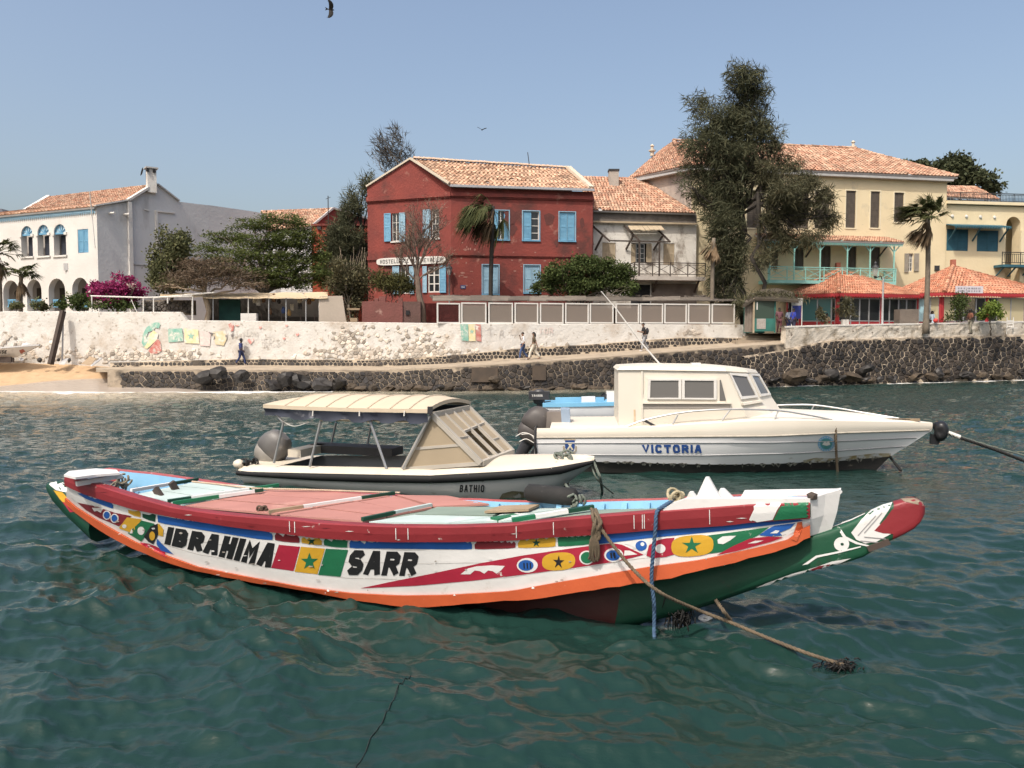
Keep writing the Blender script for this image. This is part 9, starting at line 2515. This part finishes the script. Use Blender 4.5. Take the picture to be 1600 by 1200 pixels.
	for sd in (1, -1): mb = MB().blob(Lf(*(hc + Vector((.046, .018 * sd, .012)))), (.006 * s,) * 3, 2, 0, 1); mb.build('eye', hair_m, t)
	for sd in (1, -1): MB().blob(Lf(*(hc + Vector((.0, .05 * sd, .0)))), (.012 * s, .006 * s, .018 * s), 2, 0, 1).build('ear', skin, t, True)
	MB().bar(Lf(*(hc + Vector((.047, -.014, -.028)))), Lf(*(hc + Vector((.047, .014, -.028)))), .006 * s).build('mouth', mat('lip', (.12, .05, .045), (.1, .04, .04), 3, .5), t)
	if hat:
		c = hc + Vector((-.008, 0, .038))
		mb = MB(); mb.lathe(Lf(*c), [(.115 * s, -.004 * s), (.105 * s, .004 * s), (.058 * s, .012 * s), (.055 * s, .045 * s), (.035 * s, .062 * s), (.0, .066 * s)], 14); mb.build('hat', hat, t, True)
	if bag:
		kind, bm_ = bag
		if kind == 'backpack':
			c = Vector(J['che']) + Vector((-.115, 0, -.035)); mb = MB().blob((0, 0, 0), (.062 * s, .085 * s, .125 * s), 3, .06, 2)
			mb.v = [Lf(*c) + R @ v for v in mb.v]; o = mb.build('backpack', bm_, t, True)
			for sd in (1, -1): MB().tube([Lf(*(Vector(J['sho' + ('l' if sd > 0 else 'r')]) + Vector((-.06, -.03 * sd, .01)))), Lf(*(Vector(J['sho' + ('l' if sd > 0 else 'r')]) + Vector((.02, -.025 * sd, .035)))), Lf(*(Vector(J['che']) + Vector((.075, .06 * sd, -.03)))), Lf(*(Vector(J['wai']) + Vector((-.03, .075 * sd, 0))))], .011 * s, 5).build('strap', bm_, o)
		else:
			c = Vector(J['pel']) + Vector((.02, -.1, .02)); mb = MB().blob((0, 0, 0), (.06 * s, .03 * s, .055 * s), 3, .05, 2); mb.v = [Lf(*c) + R @ v for v in mb.v]; o = mb.build('shoulder_bag', bm_, t, True)
			MB().tube([Lf(*(c + Vector((0, 0, .05)))), Lf(*(Vector(J['che']) + Vector((.06, -.05, .03)))), Lf(*(Vector(J['shol']) + Vector((0, 0, .04))))], .006 * s, 5).build('strap', bm_, o)
	return t
cl = lambda n, c: mat('cloth_' + n, c, tuple(v * .75 for v in c), 8, .85)
navy, denim, white_c, black_c, khaki, cream_c, grey_c = cl('navy', (.035, .05, .13)), cl('denim', (.06, .10, .22)), cl('white', (.72, .72, .72)), cl('black', (.02, .02, .022)), cl('olive', (.11, .085, .055)), cl('cream', (.66, .60, .50)), cl('grey', (.36, .36, .37))
def on_walk(px, dy=.5):
	y = lerp(inner_y(px), outer_y(px), dy); p = wallat(px, y, lerp(.32, 3.4, dy)); return p
h = .53
person('person in blue with a dark sun hat walking right along the low walkway', on_walk(377, .02), 1.62, math.radians(-8), dict(stride=.13, armr=((.06, -.125, h + .13), (.15, -.12, h + .03)), arml=((-.09, .125, h + .12), (-.05, .12, h + .01))), (cl('blue', (.045, .065, .19)), navy, cl('tan_shoe', (.30, .25, .2))), hat=black_c, hair='short')
person('person in white long shirt and blue jeans, hand to face, walking left', on_walk(817, .35), 1.70, math.radians(188), dict(stride=.12, armr=((.04, -.13, h + .15), (.10, -.05, h + .30)), arml=((-.04, .125, h + .11), (.05, .14, h - .01))), (white_c, denim, white_c), skin=skin_mid, hair='short')
person('person in dark top and wide cream trousers with a bag on the ramp', on_walk(834, .5), 1.70, math.radians(178), dict(stride=.16, wide=.022, arml=((-.08, .13, h + .12), (-.12, .15, h - .02)), armr=((.02, -.13, h + .11), (.09, -.12, h + .0))), (khaki, cream_c, cl('brown_shoe', (.09, .06, .045))), skin=skin_mid, hair='long', bag=('bag', black_c))
person('person in black shirt with a backpack looking at a phone on the ramp', on_walk(1007, .45), 1.82, math.radians(184), dict(stride=.10, lean=.12, armr=((.05, -.125, h + .13), (.19, -.06, h + .16)), arml=((.05, .125, h + .13), (.19, .06, h + .165))), (black_c, grey_c, white_c), skin=skin_mid, hair='short', bag=('backpack', cl('dark_pack', (.035, .035, .04))))
pz = P(1218, 521, 52.6).z
person('person in dark patterned clothes standing in the passage by the kiosk', Vector((G(1217, 53.2).x, 53.2, pz)), 1.72, math.radians(-95), dict(stride=.03), (cl('pattern', (.14, .06, .07)), cl('dark_red', (.10, .035, .04)), black_c), hair='short')
person('person in bright blue shirt seen from the side by the notice board', Vector((G(1239, 52.9).x, 52.9, LAND_Z - .1)), 1.75, math.radians(20), dict(stride=.06), (cl('royal', (.03, .05, .34)), cl('navy2', (.03, .03, .06)), black_c), hair='short')
person('person in white shirt half hidden behind the one in bright blue', Vector((G(1231.5, 53.9).x, 53.9, LAND_Z - .05)), 1.74, math.radians(-60), dict(stride=.04), (cl('pale_blue', (.52, .58, .68)), navy, black_c), hair='short')
person('person in a rust brown sweater and grey trousers turning at the cafe wall', Vector((G(1516, 57.6).x, 57.6, LAND_Z)), 1.78, math.radians(186), dict(stride=.05, lean=.06, armr=((.04, -.14, h + .12), (.15, -.06, h + .06)), arml=((.03, .14, h + .12), (.15, .05, h + .05))), (cl('rust', (.19, .075, .045)), cl('stone', (.24, .22, .17)), black_c), hair='afro')
person('person in a pale blue dress behind the tall palm trunk', Vector((G(1455.5, 58.4).x, 58.4, LAND_Z)), 1.70, math.radians(-70), dict(skirt=1), (cl('pale_dress', (.50, .60, .68)), MATS['cloth_pale_dress'], black_c), hair='long')
person('person in sandy patterned clothes sitting by the left cafe pavilion', Vector((G(1291, 58.2).x, 58.2, LAND_Z + .22)), 1.68, math.radians(-80), dict(sit=True, armr=((.08, -.13, .42), (.18, -.06, .34)), arml=((.08, .13, .42), (.18, .06, .34))), (cl('camo', (.26, .20, .12)), cl('camo2', (.2, .16, .1)), black_c), hair='short')
sx = thing('low_stool', 'low stool under the seated person at the left cafe pavilion', 'stool', Vector((G(1291, 58.4).x, 58.4, LAND_Z)))
MB().box(Vector((G(1291, 58.3).x, 58.3, LAND_Z + .50)), (.42, .42, .06)).build('seat', raw_wood, sx)
for dx in (-.16, .16):
	for dy in (-.16, .16): MB().box(Vector((G(1291, 58.3).x + dx, 58.3 + dy, LAND_Z + .235)), (.05, .05, .47)).build('leg', raw_wood, sx)
# ================================================================== birds
black_f = mat('dark_plumage', (.018, .016, .015), (.03, .025, .02), 6, .8)
def bird(label, c, span, yaw, bank, fold):
	c = Vector(c); R = Matrix.Rotation(yaw, 3, 'Z') @ Matrix.Rotation(bank, 3, 'X')
	t = thing('kite_bird', label, 'bird', c, 'birds in the sky'); s = span
	T = lambda x, y, z: c + R @ (Vector((x, y, z)) * s)
	mb = MB(); mb.tube([T(.20, 0, .0), T(.17, 0, .0), T(.10, 0, 0), T(0, 0, -.01), T(-.12, 0, 0), T(-.18, 0, 0)], [.008 * s, .03 * s, .04 * s, .055 * s, .035 * s, .012 * s], 8)
	mb.build('body', black_f, t, True)
	for sd in (1, -1):
		w = MB(); prof = [(0, .10, -.12), (.16, .14, -.12), (.30, .12, -.14), (.42, .03, -.18), (.50, -.10, -.21)]
		up_, lo_ = [], []
		for y, a, b in prof:
			z = fold * y * (1 - y) * 1.6
			up_.append([T(a, sd * y, z + .006), T((a + b) / 2, sd * y, z + .016), T(b, sd * y, z)]);
		w.loft(up_); w.loft([[p - R @ Vector((0, 0, .012 * s)) for p in r] for r in up_])
		for q in range(5): y = .34 + .035 * q; w.poly([T(-.06 - .03 * q, sd * y, fold * y * .8), T(-.08 - .03 * q, sd * (y + .02), fold * y * .8), T(-.26 - .01 * q, sd * (y + .08), fold * y * .7)])
		w.build('wing', black_f, t)
	tl = MB(); tl.prism([T(-.15, .02, 0), T(-.15, -.02, 0), T(-.34, -.09, 0), T(-.28, 0, 0), T(-.34, .09, 0)], Vector((0, 0, .01 * s)), True); tl.build('tail', black_f, t)
bird('dark kite gliding high at the top of the photo', P(517, 15, 60), 1.25, math.radians(20), math.radians(100), .35)
bird('dark bird far off over the red house roof', P(753, 203, 95), 1.15, math.radians(80), math.radians(8), .5)
